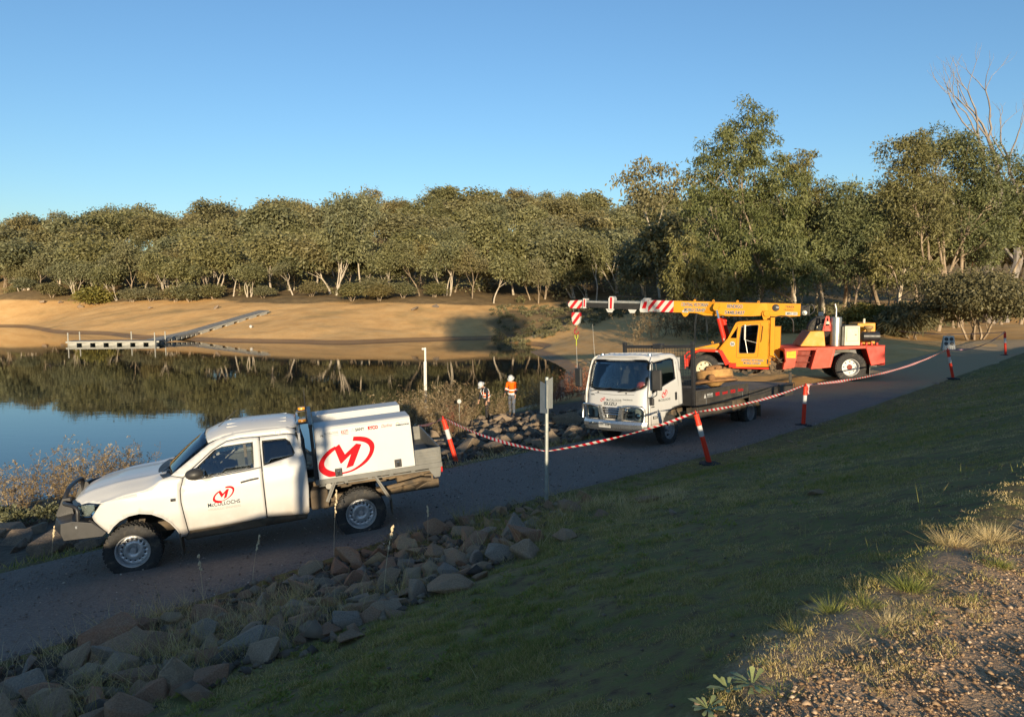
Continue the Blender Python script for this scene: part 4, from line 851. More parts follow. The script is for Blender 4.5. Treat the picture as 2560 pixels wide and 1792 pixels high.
TYRE = mat('tyre_rubber', (0.030, 0.029, 0.028), 0.85, var=0.25, scale=14, dirt=(0.13, 0.105, 0.075), dirt_amt=0.25, bmp=0.6, bscale=40)
RIM = mat('silver_rim', (0.50, 0.50, 0.50), 0.42, 0.6, var=0.08, dirt=(0.30, 0.26, 0.21), dirt_amt=0.2)
GALV = mat('galvanised_steel', (0.155, 0.155, 0.145), 0.6, 0.3, var=0.15, scale=5, dirt=(0.22, 0.19, 0.14), dirt_amt=0.2)
CHASSIS = mat('dusty_chassis', (0.055, 0.045, 0.035), 0.85, var=0.4, scale=6, dirt=(0.26, 0.18, 0.10), dirt_amt=0.55)
DUSTY = mat('dusty_black', (0.06, 0.05, 0.04), 0.8, var=0.3, scale=5, dirt=(0.22, 0.155, 0.09), dirt_amt=0.6)
CHROME = mat('chrome', (0.78, 0.78, 0.77), 0.14, 1.0, var=0.04)
LAMP = mat('lamp_reflector', (0.42, 0.43, 0.44), 0.2, 0.35, var=0.1, scale=20)
REDP = mat('red_print', (0.50, 0.010, 0.016), 0.75, spec=0.08, var=0.05)
DARKP = mat('dark_print', (0.035, 0.05, 0.06), 0.75, spec=0.08, var=0.1)
GREYP = mat('grey_print', (0.34, 0.34, 0.32), 0.75, spec=0.08, var=0.1)
GLASS = glass('vehicle_glass', None, 0.72)
GLASS_D = glass('tinted_glass', None, 0.30)
SEAT = mat('seat_cloth', (0.14, 0.14, 0.14), 0.9, var=0.2, scale=20)
TRIM = mat('cabin_trim', (0.30, 0.29, 0.26), 0.8, var=0.15)
AMBER = mat('amber_lens', (0.75, 0.30, 0.02), 0.25, var=0.1)
SEAM = mat('panel_gap', (0.02, 0.02, 0.02), 0.9)
def pose(yaw, pitch, roll):
    y, p, r = (math.radians(a) for a in (yaw, pitch, roll))
    return Matrix.Rotation(y, 3, 'Z') @ Matrix.Rotation(p, 3, 'Y') @ Matrix.Rotation(r, 3, 'X')
def both(fn):
    fn(1); fn(-1)
def wheel(parent, x, y, r, width, rimr, side, holes=16, hole_r=0.013, hole_at=0.72, tread=36, rim_mat=None, dish=0.05, name='wheel', hub=0.065, hub_mat=None, lugs=6, tyre_mat=None, steer=0.0, lug_depth=0.012, tyre_seg=48):
    """wheel with tyre, rim and hub; side +1 faces +Y"""
    w = empty(name, (x, y, r), None, parent); w.rotation_euler = (0, 0, steer)
    hw = width / 2; s = side; rim_mat = rim_mat or RIM
    prof = [(rimr, -hw * 0.72), (rimr + 0.02, -hw * 0.86), (rimr + (r - rimr) * 0.45, -hw), (r - 0.045, -hw * 0.95), (r - lug_depth, -hw * 0.80), (r - lug_depth, hw * 0.80), (r - 0.045, hw * 0.95), (rimr + (r - rimr) * 0.45, hw), (rimr + 0.02, hw * 0.86), (rimr, hw * 0.72)]
    b = MB(); b.lathe(prof, tyre_seg, axis=1)
    for k in range(tread):                       # tread blocks and shoulder lugs
        a = 2 * PI * k / tread
        for q, off in ((-0.62, 0), (-0.2, 0.5), (0.22, 0), (0.64, 0.5)):
            aa = a + off * 2 * PI / tread; c = Vector((math.cos(aa) * (r - 0.010), q * hw, math.sin(aa) * (r - 0.010)))
            e1 = Vector((math.cos(aa), 0, math.sin(aa))); e2 = Vector((0, 1, 0)); e3 = e1.cross(e2)
            b.box(c, (0.020, hw * (0.36 if abs(q) < 0.5 else 0.42), 2 * PI * r / tread * 0.62), Matrix((e1, e2, e3)).transposed())
    b.build('tyre', tyre_mat or TYRE, w, smooth=True, ang=30)
    rm = MB(); lip = hw * 0.74
    rm.lathe([(rimr + 0.006, s * lip), (rimr + 0.004, s * (lip + 0.012)), (rimr - 0.010, s * (lip + 0.010)), (rimr - 0.016, s * (lip - 0.02)), (rimr * 0.93, s * (lip - dish)), (rimr * 0.91, -s * hw * 0.5)], 40, axis=1)
    ro = rm.build('rim', rim_mat, w, smooth=True)
    R1 = rimr * 0.935
    def fn(a, c):
        q = math.hypot(a, c) / R1
        return (a, s * (lip - dish - 0.02 + 0.03 * math.exp(-((q - 0.45) / 0.18) ** 2) - 0.035 * (1 - sstep(0.15, 0.4, q))), c)
    circ = lambda rad, cx=0, cy=0, n=10: [(cx + rad * math.cos(2 * PI * k / n), cy + rad * math.sin(2 * PI * k / n)) for k in range(n)]
    hs = [circ(hole_r, R1 * hole_at * math.cos(2 * PI * k / holes), R1 * hole_at * math.sin(2 * PI * k / holes), 8 if hole_r < 0.02 else 14) for k in range(holes)]
    panel('disc', circ(R1, n=40), hs, fn, rim_mat, ro, step=rimr * 0.16, solid=0.006)
    MB().lathe([(0.0, s * (lip - dish - 0.12)), (R1, s * (lip - dish - 0.12))], 24, axis=1).build('brake_drum', DUSTY, w)
    h = MB(); yc = lip - dish - 0.045
    h.lathe([(0, s * (yc + 0.07)), (hub * 0.55, s * (yc + 0.07)), (hub * 0.62, s * (yc + 0.055)), (hub * 0.66, s * yc), (hub * 1.1, s * (yc - 0.005)), (hub * 1.15, s * (yc - 0.03))], 20, axis=1)
    for k in range(lugs):
        a = 2 * PI * k / lugs; h.lathe([(0, s * (yc + 0.035)), (0.010, s * (yc + 0.035)), (0.012, s * (yc - 0.01))], 6, axis=1, c=(math.cos(a) * hub * 1.0, 0, math.sin(a) * hub * 1.0))
    h.build('hub', hub_mat or rim_mat, w, smooth=True)
    return w
# the maker's-mark style swoosh: two arcs of a tilted ring round an M, in units of its width, centred
def swoosh():
    q = lambda x, y: ((x - 1053) / 555, (720 - y) / 555)
    Mp = [q(*p) for p in ((930, 630), (980, 592), (1035, 692), (1148, 585), (1200, 592), (1115, 805), (1045, 830), (1095, 690), (1000, 783), (988, 780))]
    outer1 = [(940, 612), (880, 650), (820, 710), (782, 780), (780, 840), (815, 885), (880, 915), (940, 923), (990, 922), (998, 885)]
    inner1 = [(960, 868), (900, 855), (850, 830), (832, 790), (845, 745), (880, 700), (950, 640)]
    outer2 = [(1122, 517), (1200, 515), (1270, 530), (1318, 570), (1330, 620), (1310, 690), (1260, 760), (1190, 815), (1100, 862), (1000, 888)]
    inner2 = [(1000, 872), (1090, 848), (1170, 800), (1230, 745), (1268, 690), (1282, 640), (1270, 600), (1235, 575), (1180, 562), (1112, 560)]
    c1 = catmull(outer1[:-1], 4) + [outer1[-1]] + catmull(inner1, 4); c2 = catmull(outer2, 4) + catmull(inner2, 4)
    return Mp, [q(*p) for p in c1], [q(*p) for p in c2]
SWOOSH = swoosh()
def logo(parent, fn, cx, cy, w, name='logo', material=None, shx=0.0, shy=0.0):
    o = None
    m = MB()
    from mathutils.geometry import tessellate_polygon
    for poly in SWOOSH:
        P = [(cx + a * w, cy + b * abs(w) + shy * a * abs(w)) for a, b in poly]
        tri = tessellate_polygon([[Vector((a, b, 0)) for a, b in P]]); m.add([fn(a, b, 0.004) for a, b in P], [tuple(t) for t in tri])
    return m.build(name, material or REDP, parent)

# ------------------------------------------------------------------ white utility with twin canopies
ute = empty('utility_truck', (-5.457, 10.665, 1.984), pose(196.5, 4.82, 0.0))
tag(ute, 'white single-row utility with bull bar, tray and twin white canopy boxes', 'utility')
YZ = ([0.35, 0.45, 0.55, 0.80, 1.10, 1.28, 1.72, 1.80, 1.86], [0.85, 0.865, 0.885, 0.90, 0.885, 0.855, 0.64, 0.575, 0.50])
def usub(x): return float(np.interp(x, [-0.4, 0.0, 0.3, 0.5, 0.7, 0.85, 0.95], [0, 0.005, 0.035, 0.085, 0.19, 0.34, 0.5]))
def us(s, lift=0.0):
    return lambda x, z: (x, s * (float(np.interp(z, *YZ)) - usub(x) + lift), z)
UW = [(-0.925, 1.40), (-1.183, 1.605), (-1.285, 1.635), (-1.712, 1.645), (-1.70, 1.30), (-1.049, 1.262)]
URW = [(-1.835, 1.645), (-2.165, 1.635), (-2.225, 1.584), (-2.278, 1.423), (-2.25, 1.383), (-1.83, 1.308)]
def ute_side(s):
    f = us(s); fl = s > 0
    arch = [(-0.645, 0.475), (-0.60, 0.60), (-0.53, 0.71), (-0.44, 0.80), (-0.31, 0.875), (-0.16, 0.908), (-0.02, 0.895), (0.10, 0.845), (0.19, 0.775), (0.26, 0.69)]
    fen = panel('front_guard', [(0.42, 0.87), (0.44, 0.945), (0.315, 1.095), (0.284, 1.113), (0.067, 1.159), (-0.13, 1.178), (-0.263, 1.200), (-0.36, 1.245), (-0.443, 1.305), (-0.60, 1.345), (-0.752, 1.297), (-0.697, 1.134), (-0.690, 0.964), (-0.735, 0.52), (-0.70, 0.47)] + arch, [], f, WHITE, ute, flip=fl)
    MB().tube([Vector(us(s, 0.004)(*p)) for p in arch], 0.012, 6).build('arch_lip', WHITE, fen, smooth=True)
    # inner wheel well
    b = MB(); n = 12
    for k in range(n):
        a0, a1 = PI * (-0.02 + 1.02 * k / n), PI * (-0.02 + 1.02 * (k + 1) / n); r0 = 0.475
        p = [(-0.17 + r0 * math.cos(a), 0.42 + r0 * math.sin(a)) for a in (a0, a1)]
        b.add([(p[0][0], s * 0.86, p[0][1]), (p[1][0], s * 0.86, p[1][1]), (p[1][0], s * 0.40, p[1][1]), (p[0][0], s * 0.40, p[0][1])], [(0, 1, 2, 3)])
    b.build('wheel_well', CHASSIS, fen, smooth=True)
    MB().box((-0.63, s * 0.80, 0.36), (0.02, 0.20, 0.34)).build('mud_flap', DUSTY, ute, bevel=0.004)
    d = panel('door', [(-0.747, 0.545), (-0.702, 0.964), (-0.709, 1.134), (-0.763, 1.297), (-0.835, 1.358), (-1.17, 1.607), (-1.36, 1.695), (-1.56, 1.712), (-1.797, 1.697), (-1.797, 1.31), (-1.790, 0.565), (-1.77, 0.552)], [UW], f, WHITE, ute, flip=fl)
    g = panel('window', UW, [], us(s, -0.012), GLASS, d, solid=0.004, flip=fl)
    # belt moulding, frame, handle, mirror
    MB().tube([Vector(us(s, 0.006)(x, z)) for x, z in ((-0.90, 1.25), (-1.30, 1.262), (-1.79, 1.293))], 0.008, 6).build('belt_moulding', PLASTIC, d)
    MB().box(us(s, -0.02)(-1.60, 1.46), (0.035, 0.02, 0.36)).build('window_divider', PLASTIC, d)
    hx = [us(s, 0.014)(x, z) for x, z in ((-1.50, 1.126), (-1.62, 1.142), (-1.745, 1.150))]
    MB().tube(hx, 0.014, 8).build('handle', PLASTIC, d, smooth=True)
    mb = MB(); mb.ball((-0.93, s * 1.0, 1.36), 0.10, 12, 8, (1.25, 0.95, 0.82)); mb.bar((-0.90, s * 0.86, 1.30), (-0.92, s * 0.97, 1.32), 0.05, 0.04)
    mi = mb.build('mirror', PLASTIC, d, smooth=True)
    MB().box((-1.052, s * 1.0, 1.36), (0.006, 0.14, 0.11)).build('mirror_glass', CHROME, mi, bevel=0.003)
    rd = panel('rear_half_door', [(-1.813, 1.697), (-2.20, 1.688), (-2.305, 1.66), (-2.375, 1.50), (-2.415, 1.29), (-2.415, 0.9), (-2.385, 0.545), (-2.36, 0.51), (-1.806, 0.565), (-1.813, 1.31)], [URW], f, WHITE, ute, flip=fl)
    panel('window', URW, [], us(s, -0.008), GLASS_D, rd, solid=0.004, flip=fl)
    ring = rnd_poly([(-1.93, 1.56), (-2.13, 1.565), (-2.185, 1.44), (-2.12, 1.40), (-1.93, 1.37)], 0.05)
    panel('inner_window', ring, [], us(s, -0.03), TRIM, rd, solid=0.004, flip=fl)
    panel('roof_rail', [(-0.602, 1.352), (-0.756, 1.305), (-0.828, 1.370), (-1.165, 1.618), (-1.357, 1.707), (-1.56, 1.724), (-1.80, 1.71), (-2.20, 1.700), (-2.31, 1.672), (-2.32, 1.74), (-2.20, 1.785), (-1.8, 1.80), (-1.5, 1.795), (-1.30, 1.765), (-1.13, 1.695), (-0.85, 1.515)], [], f, WHITE, ute, flip=fl)
    panel('sill', [(-0.655, 0.465), (-0.70, 0.46), (-0.74, 0.50), (-0.76, 0.535), (-1.79, 0.545), (-2.36, 0.495), (-2.34, 0.43), (-0.70, 0.40)], [], us(s, -0.03), DUSTY, ute, flip=fl, solid=0.03)
    hl = panel('headlight', [(0.315, 1.10), (0.445, 0.94), (0.60, 0.95), (0.60, 1.10), (0.50, 1.125)], [], us(s, -0.004), LAMP, ute, flip=fl, solid=0.03)
    panel('lens', [(0.31, 1.105), (0.44, 0.935), (0.605, 0.945), (0.605, 1.105), (0.50, 1.13)], [], us(s, 0.012), glass('lamp_glass', None, 0.85), hl, flip=fl, solid=0.003)
    MB().box(us(s, 0.004)(-0.60, 1.02), (0.07, 0.008, 0.045)).build('side_marker', CHROME, fen, bevel=0.004)
    logo(d, lambda a, b, l: (a, s * (us(1, l)(a, b)[1]), b), -1.257, 0.990, -0.30 if s > 0 else 0.30, shy=0.0)
    sg = -1 if s > 0 else 1
    x0 = -1.035 if s > 0 else -1.47
    lettering('McCULLOCHS', 0.078, lambda a, b, l: us(s, l)(x0 + sg * a, 0.842 + b + 0.10 * a * (1 if s > 0 else -1) * 0), DARKP, d, w=0.43, bold=0.0012)
    lettering('HYDRAULIC ENGINEERS', 0.05, lambda a, b, l: us(s, l)(x0 + sg * a, 0.785 + b), GREYP, d, w=0.43)
both(ute_side)
# bonnet, nose, roof, windscreen
def zb(x, y):
    zc = float(np.interp(x, [-0.5, -0.36, 0.17, 0.5, 0.63, 0.72, 0.78], [1.345, 1.345, 1.318, 1.265, 1.225, 1.16, 1.07])); ze = float(np.interp(x, [-0.5, -0.443, -0.36, -0.263, 0.067, 0.284, 0.5, 0.75], [1.31, 1.305, 1.245, 1.20, 1.159, 1.113, 1.10, 1.02]))
    wy = float(np.interp(x, [-0.5, 0, 0.4, 0.78], [0.83, 0.85, 0.78, 0.62])); q = min(1, abs(y) / wy)
    return zc - (zc - ze) * q ** 3 + 0.018 * math.exp(-((abs(y) - 0.50) / 0.05) ** 2) - 0.01 * (abs(y) < 0.45)
bw = lambda x: float(np.interp(x, [-0.5, -0.443, -0.36, -0.26, 0.067, 0.284, 0.42, 0.6, 0.70, 0.76], [0.80, 0.845, 0.858, 0.868, 0.875, 0.84, 0.79, 0.68, 0.50, 0.25]))
xs_ = [-0.5, -0.443, -0.36, -0.26, -0.1, 0.067, 0.284, 0.42, 0.52, 0.60, 0.66, 0.70, 0.74, 0.76]
bon = panel('bonnet', [(x, bw(x) - 0.006) for x in xs_] + [(x, -bw(x) + 0.006) for x in xs_[::-1]], [], lambda x, y: (x, y, zb(x, y)), WHITE, ute, step=0.055, solid=0.012)
panel('grille', [(-0.70, 0.70), (0.70, 0.70), (0.76, 0.95), (0.60, 1.10), (0, 1.15), (-0.60, 1.10), (-0.76, 0.95)], [], lambda y, z: (0.735 - 0.36 * (y / 0.8) ** 2 - 0.12 * max(0, z - 0.95), y, z), PLASTIC, ute, solid=0.03)
zr = lambda x, y: float(np.interp(x, [-2.34, -2.25, -2.1, -1.6, -1.3, -1.15, -1.05], [1.83, 1.862, 1.885, 1.90, 1.88, 1.835, 1.79])) - 0.115 * (abs(y) / 0.58) ** 2.4
rxs = [-1.10, -1.16, -1.3, -1.5, -1.8, -2.1, -2.25, -2.335]; rw = lambda x: float(np.interp(x, [-2.335, -2.2, -1.3, -1.10], [0.50, 0.585, 0.585, 0.575]))
xfr = lambda y: 0.075 * (1 - (y / 0.58) ** 2)
rf = panel('roof', [(x, rw(x)) for x in rxs] + [(x, -rw(x)) for x in rxs[::-1]] + [(-1.10 + xfr(y), y) for y in (-0.45, -0.25, 0, 0.25, 0.45)], [], lambda x, y: (x, y, zr(x, y)), WHITE, ute, step=0.07, solid=0.012)
for y in (-0.34, -0.20, 0.20, 0.34): MB().bar((-1.35, y, zr(-1.35, y) + 0.004), (-2.2, y, zr(-2.2, y) + 0.004), 0.05, 0.012).build('roof_rib', WHITE, rf, bevel=0.005)
MB().tube([(-1.22, 0.18, zr(-1.22, 0.18)), (-1.50, 0.16, 2.06)], [0.006, 0.003], 6).build('aerial', BLACK, rf)
def wsf(y, t):
    h = 0.77 + (0.575 - 0.77) * t; yy = y * h; q = (yy / h) ** 2
    xb, zb_ = -0.44 - 0.16 * q, 1.345 - 0.015 * q; xt, zt = -1.03 - 0.075 * q, 1.795 - 0.105 * q
    return (xb + (xt - xb) * t, yy, zb_ + (zt - zb_) * t + 0.02 * math.sin(PI * t))
panel('windscreen', [(-0.97, 0.03), (0.97, 0.03), (0.97, 0.97), (-0.97, 0.97)], [], wsf, GLASS, ute, step=0.12, solid=0.005, flip=True)
cw = MB()
for k in range(10):
    y0, y1 = -0.82 + 0.164 * k, -0.82 + 0.164 * (k + 1); f_ = lambda y: (-0.43 - 0.17 * (y / 0.8) ** 2)
    cw.add([(f_(y0) + 0.10, y0, 1.335), (f_(y1) + 0.10, y1, 1.335), (f_(y1) - 0.05, y1, 1.338), (f_(y0) - 0.05, y0, 1.338)], [(0, 1, 2, 3)])
cw.build('cowl', PLASTIC, ute, solid=0.02)
for y0, y1 in ((0.60, 0.02), (-0.10, -0.62)):
    MB().tube([(-0.46, y0, 1.37), (-0.50, (y0 + y1) / 2, 1.375), wsf(y1 / 0.75, 0.06)], 0.009, 6).build('wiper', BLACK, ute)
rwl = MB(); rwl.box((-2.36, 0, 1.0), (0.03, 1.60, 0.95)); rwl.box((-2.345, 0, 1.72), (0.03, 1.15, 0.16)); rwl.box((-2.36, 0.66, 1.55), (0.03, 0.18, 0.3)); rwl.box((-2.36, -0.66, 1.55), (0.03, 0.18, 0.3))
rwl.build('rear_wall', WHITE, ute); MB().box((-2.365, 0, 1.56), (0.006, 1.14, 0.30)).build('rear_window', GLASS, ute)
inn = empty('cabin', (0, 0, 0), None, ute)
b = MB(); b.box((-1.5, 0, 0.56), (1.75, 1.66, 0.06)); b.box((-0.62, 0, 0.95), (0.05, 1.6, 0.7)); b.build('floor', SEAT, inn)
b = MB(); b.prism([(-0.60, 1.30), (-0.95, 1.24), (-1.0, 1.1), (-0.9, 0.85), (-0.6, 0.85)], 1, -0.74, 0.74); b.build('dashboard', PLASTIC, inn, bevel=0.03)
for s in (1, -1):
    b = MB(); b.box((-1.52, s * 0.37, 0.80), (0.50, 0.46, 0.16)); b.box((-1.80, s * 0.37, 1.12), (0.14, 0.44, 0.58), Matrix.Rotation(-0.2, 3, 'Y')); b.box((-1.87, s * 0.37, 1.48), (0.09, 0.25, 0.18)); b.build('seat', SEAT, inn, bevel=0.05, seg=3)
    MB().box((-1.45, s * 0.80, 1.0), (1.1, 0.05, 0.45)).build('door_trim', TRIM, inn, bevel=0.02)
st = MB(); st.tube([(-1.06 + 0.06 * math.sin(a), -0.37 + 0.18 * math.cos(a), 1.24 + 0.17 * math.sin(a)) for a in np.linspace(0, 2 * PI, 22)], 0.014, 6); st.bar((-0.95, -0.37, 1.18), (-1.06, -0.37, 1.24), 0.06, 0.05); st.build('steering_wheel', BLACK, inn, smooth=True)
# bull bar
bb = empty('bull_bar', (0, 0, 0), None, ute)
prof = lambda dx, dz=0: [(0.985 + dx, 0.79), (0.95 + dx, 0.925), (0.76 + dx, 0.945), (0.62, 0.90), (0.55, 0.66), (0.90 + dx, 0.67)]
b = MB(); st_ = [(-0.56, 0.0), (-0.35, 0.03), (0, 0.04), (0.35, 0.03), (0.56, 0.0)]
for (y0, d0), (y1, d1) in zip(st_[:-1], st_[1:]):
    p0, p1 = prof(d0), prof(d1); n = len(p0); b.add([(x, y0, z) for x, z in p0] + [(x, y1, z) for x, z in p1], [(i, (i + 1) % n, n + (i + 1) % n, n + i) for i in range(n)])
b.build('channel', BLACK, bb, bevel=0.008)
for s in (1, -1):
    pa = [(0.985, 0.79), (0.95, 0.925), (0.76, 0.945), (0.45, 0.90), (0.36, 0.80), (0.38, 0.66), (0.90, 0.67)]; pb = [(0.83, 0.78), (0.81, 0.92), (0.66, 0.93), (0.43, 0.868), (0.275, 0.705), (0.33, 0.66), (0.80, 0.68)]
    b = MB(); n = 7; b.add([(x, s * 0.56, z) for x, z in pa] + [(x, s * 0.89, z) for x, z in pb], [(i, (i + 1) % n, n + (i + 1) % n, n + i) for i in range(n)] + [tuple(range(n, 2 * n))])
    wg = b.build('wing', BLACK, bb, bevel=0.008)
    MB().box((0.66, s * 0.87, 0.84), (0.10, 0.02, 0.035), Matrix.Rotation(s * -0.42, 3, 'Z')).build('indicator', LAMP, wg, bevel=0.004)
    b = MB(); b.prism([(0.95, 0.92), (0.97, 0.95), (0.86, 1.17), (0.76, 1.17), (0.74, 0.93)], 1, s * 0.44, s * 0.50); b.build('upright', BLACK, bb, bevel=0.006)
    lp = catmull([(0.84, s * 0.47, 1.115), (0.80, s * 0.62, 1.12), (0.66, s * 0.79, 1.115), (0.60, s * 0.84, 1.06), (0.605, s * 0.85, 0.96), (0.61, s * 0.85, 0.86)], 5)
    MB().tube(lp, 0.026, 10).build('lamp_hoop', BLACK, bb, smooth=True)
    MB().tube([(0.31, s * 0.88, 0.72), (0.44, s * 0.87, 0.885), (0.47, s * 0.86, 0.90)], 0.012, 6).build('flare_rubber', PLASTIC, bb)
MB().tube(catmull([(0.86, 0.47, 1.0), (0.84, 0.45, 1.14), (0.82, 0.36, 1.235), (0.83, 0.15, 1.26), (0.83, -0.15, 1.26), (0.82, -0.36, 1.235), (0.84, -0.45, 1.14), (0.86, -0.47, 1.0)], 5), 0.030, 10).build('top_hoop', BLACK, bb, smooth=True)
both(lambda s: (wheel(ute, 0.0, s * 0.755, 0.375, 0.25, 0.222, s, steer=0.0), wheel(ute, -3.125, s * 0.755, 0.375, 0.25, 0.222, s)))
# tray, headboard, canopies
tr = empty('tray', (0, 0, 0), None, ute)
b = MB(); b.box((-3.46, 0, 0.985), (1.86, 1.84, 0.03)); b.build('deck', GALV, tr)
for s in (1, -1):
    b = MB(); b.box((-3.46, s * 0.925, 0.965), (1.88, 0.03, 0.075)); b.box((-3.46, s * 0.905, 0.90), (1.80, 0.025, 0.02)); b.build('side_rail', GALV, tr, bevel=0.006)
    for x in (-2.62, -2.95, -3.3, -3.62, -3.95, -4.25): MB().box((x, s * 0.905, 0.93), (0.06, 0.03, 0.055)).build('rail_bracket', GALV, tr)
    b = MB(); b.box((-4.185, s * 0.925, 1.12), (0.38, 0.025, 0.235)); b.box((-4.185, s * 0.94, 1.16), (0.33, 0.012, 0.05)); b.box((-4.185, s * 0.94, 1.07), (0.33, 0.012, 0.05)); b.build('side_gate', GALV, tr, bevel=0.004)
    b = MB(); b.prism([(-4.20, 0.995), (-4.375, 0.995), (-4.375, 0.90), (-4.36, 0.80), (-4.345, 0.775), (-4.27, 0.775), (-4.19, 0.90)], 1, s * 0.90, s * 0.925); b.build('lamp_guard', GALV, tr)
    MB().box((-4.395, s * 0.75, 0.88), (0.03, 0.26, 0.10)).build('tail_lamp', mat('red_lens', (0.45, 0.01, 0.01), 0.3), tr, bevel=0.006)
    b = MB(); b.box((-2.535, s * 0.88, 1.38), (0.05, 0.05, 0.86)); b.build('headboard_post', BLACK, tr, bevel=0.004)
    b = MB(); b.bar((-2.66, s * 0.80, 0.66), (-2.79, s * 0.80, 0.935), 0.27, 0.008); b.bar((-2.79, s * 0.80, 0.935), (-3.36, s * 0.80, 0.93), 0.27, 0.008); b.bar((-3.36, s * 0.80, 0.93), (-3.58, s * 0.80, 0.55), 0.27, 0.008); b.build('mudguard', DUSTY, tr)
    MB().bar((-3.37, s * 0.925, 0.945), (-3.57, s * 0.925, 0.54), 0.012, 0.045).build('guard_edge', GALV, tr); MB().bar((-2.655, s * 0.925, 0.66), (-2.79, s * 0.925, 0.945), 0.012, 0.05).build('guard_edge', GALV, tr)
    MB().box((-3.585, s * 0.80, 0.43), (0.012, 0.26, 0.27)).build('mud_flap', DUSTY, tr, bevel=0.003)
b = MB(); b.box((-4.385, 0, 1.11), (0.025, 1.82, 0.24)); b.box((-4.40, 0, 1.17), (0.012, 1.7, 0.05)); b.box((-4.40, 0, 1.06), (0.012, 1.7, 0.05)); b.build('tail_gate', GALV, tr, bevel=0.004)
hb = MB(); hb.box((-2.535, 0, 1.80), (0.06, 1.80, 0.05)); hb.box((-2.535, 0, 1.05), (0.05, 1.76, 0.05)); hb.build('headboard_frame', BLACK, tr, bevel=0.004)
ms = MB()
for k in range(-30, 31):
    y = k * 0.056
    for sl in (1, -1):
        a, c = Vector((-2.535, y - 0.36 * sl, 1.08)), Vector((-2.535, y + 0.36 * sl, 1.775)); 
        t0 = max(0, (-0.86 - a.y) / (c.y - a.y)) if c.y > a.y else max(0, (0.86 - a.y) / (c.y - a.y)); t1 = min(1, (0.86 - a.y) / (c.y - a.y)) if c.y > a.y else min(1, (-0.86 - a.y) / (c.y - a.y))
        if t1 > t0 + 0.02: ms.bar(a.lerp(c, t0), a.lerp(c, t1), 0.006, 0.006, (1, 0, 0))
tag(ms.build('mesh_screen', BLACK, tr), kind='stuff')
for s in (1, -1):
    pl = MB().box((-2.44, s * 0.60, 1.815), (0.20, 0.17, 0.012)).build('lamp_shelf', BLACK, tr)
    b = MB(); b.lathe([(0.0, 0.055), (0.055, 0.05), (0.062, 0.03), (0.062, 0.012)], 16, c=(-2.43, s * 0.60, 1.822)); b.build('beacon', AMBER, tr, smooth=True)
MB().tube([(-2.50, 0.62, 1.83), (-2.49, 0.62, 1.90), (-2.50, 0.62, 2.34)], [0.013, 0.011, 0.004], 8).build('whip_aerial', BLACK, tr)
def box_y(z): return float(np.interp(z, [1.0, 1.75], [0.935, 0.815]))
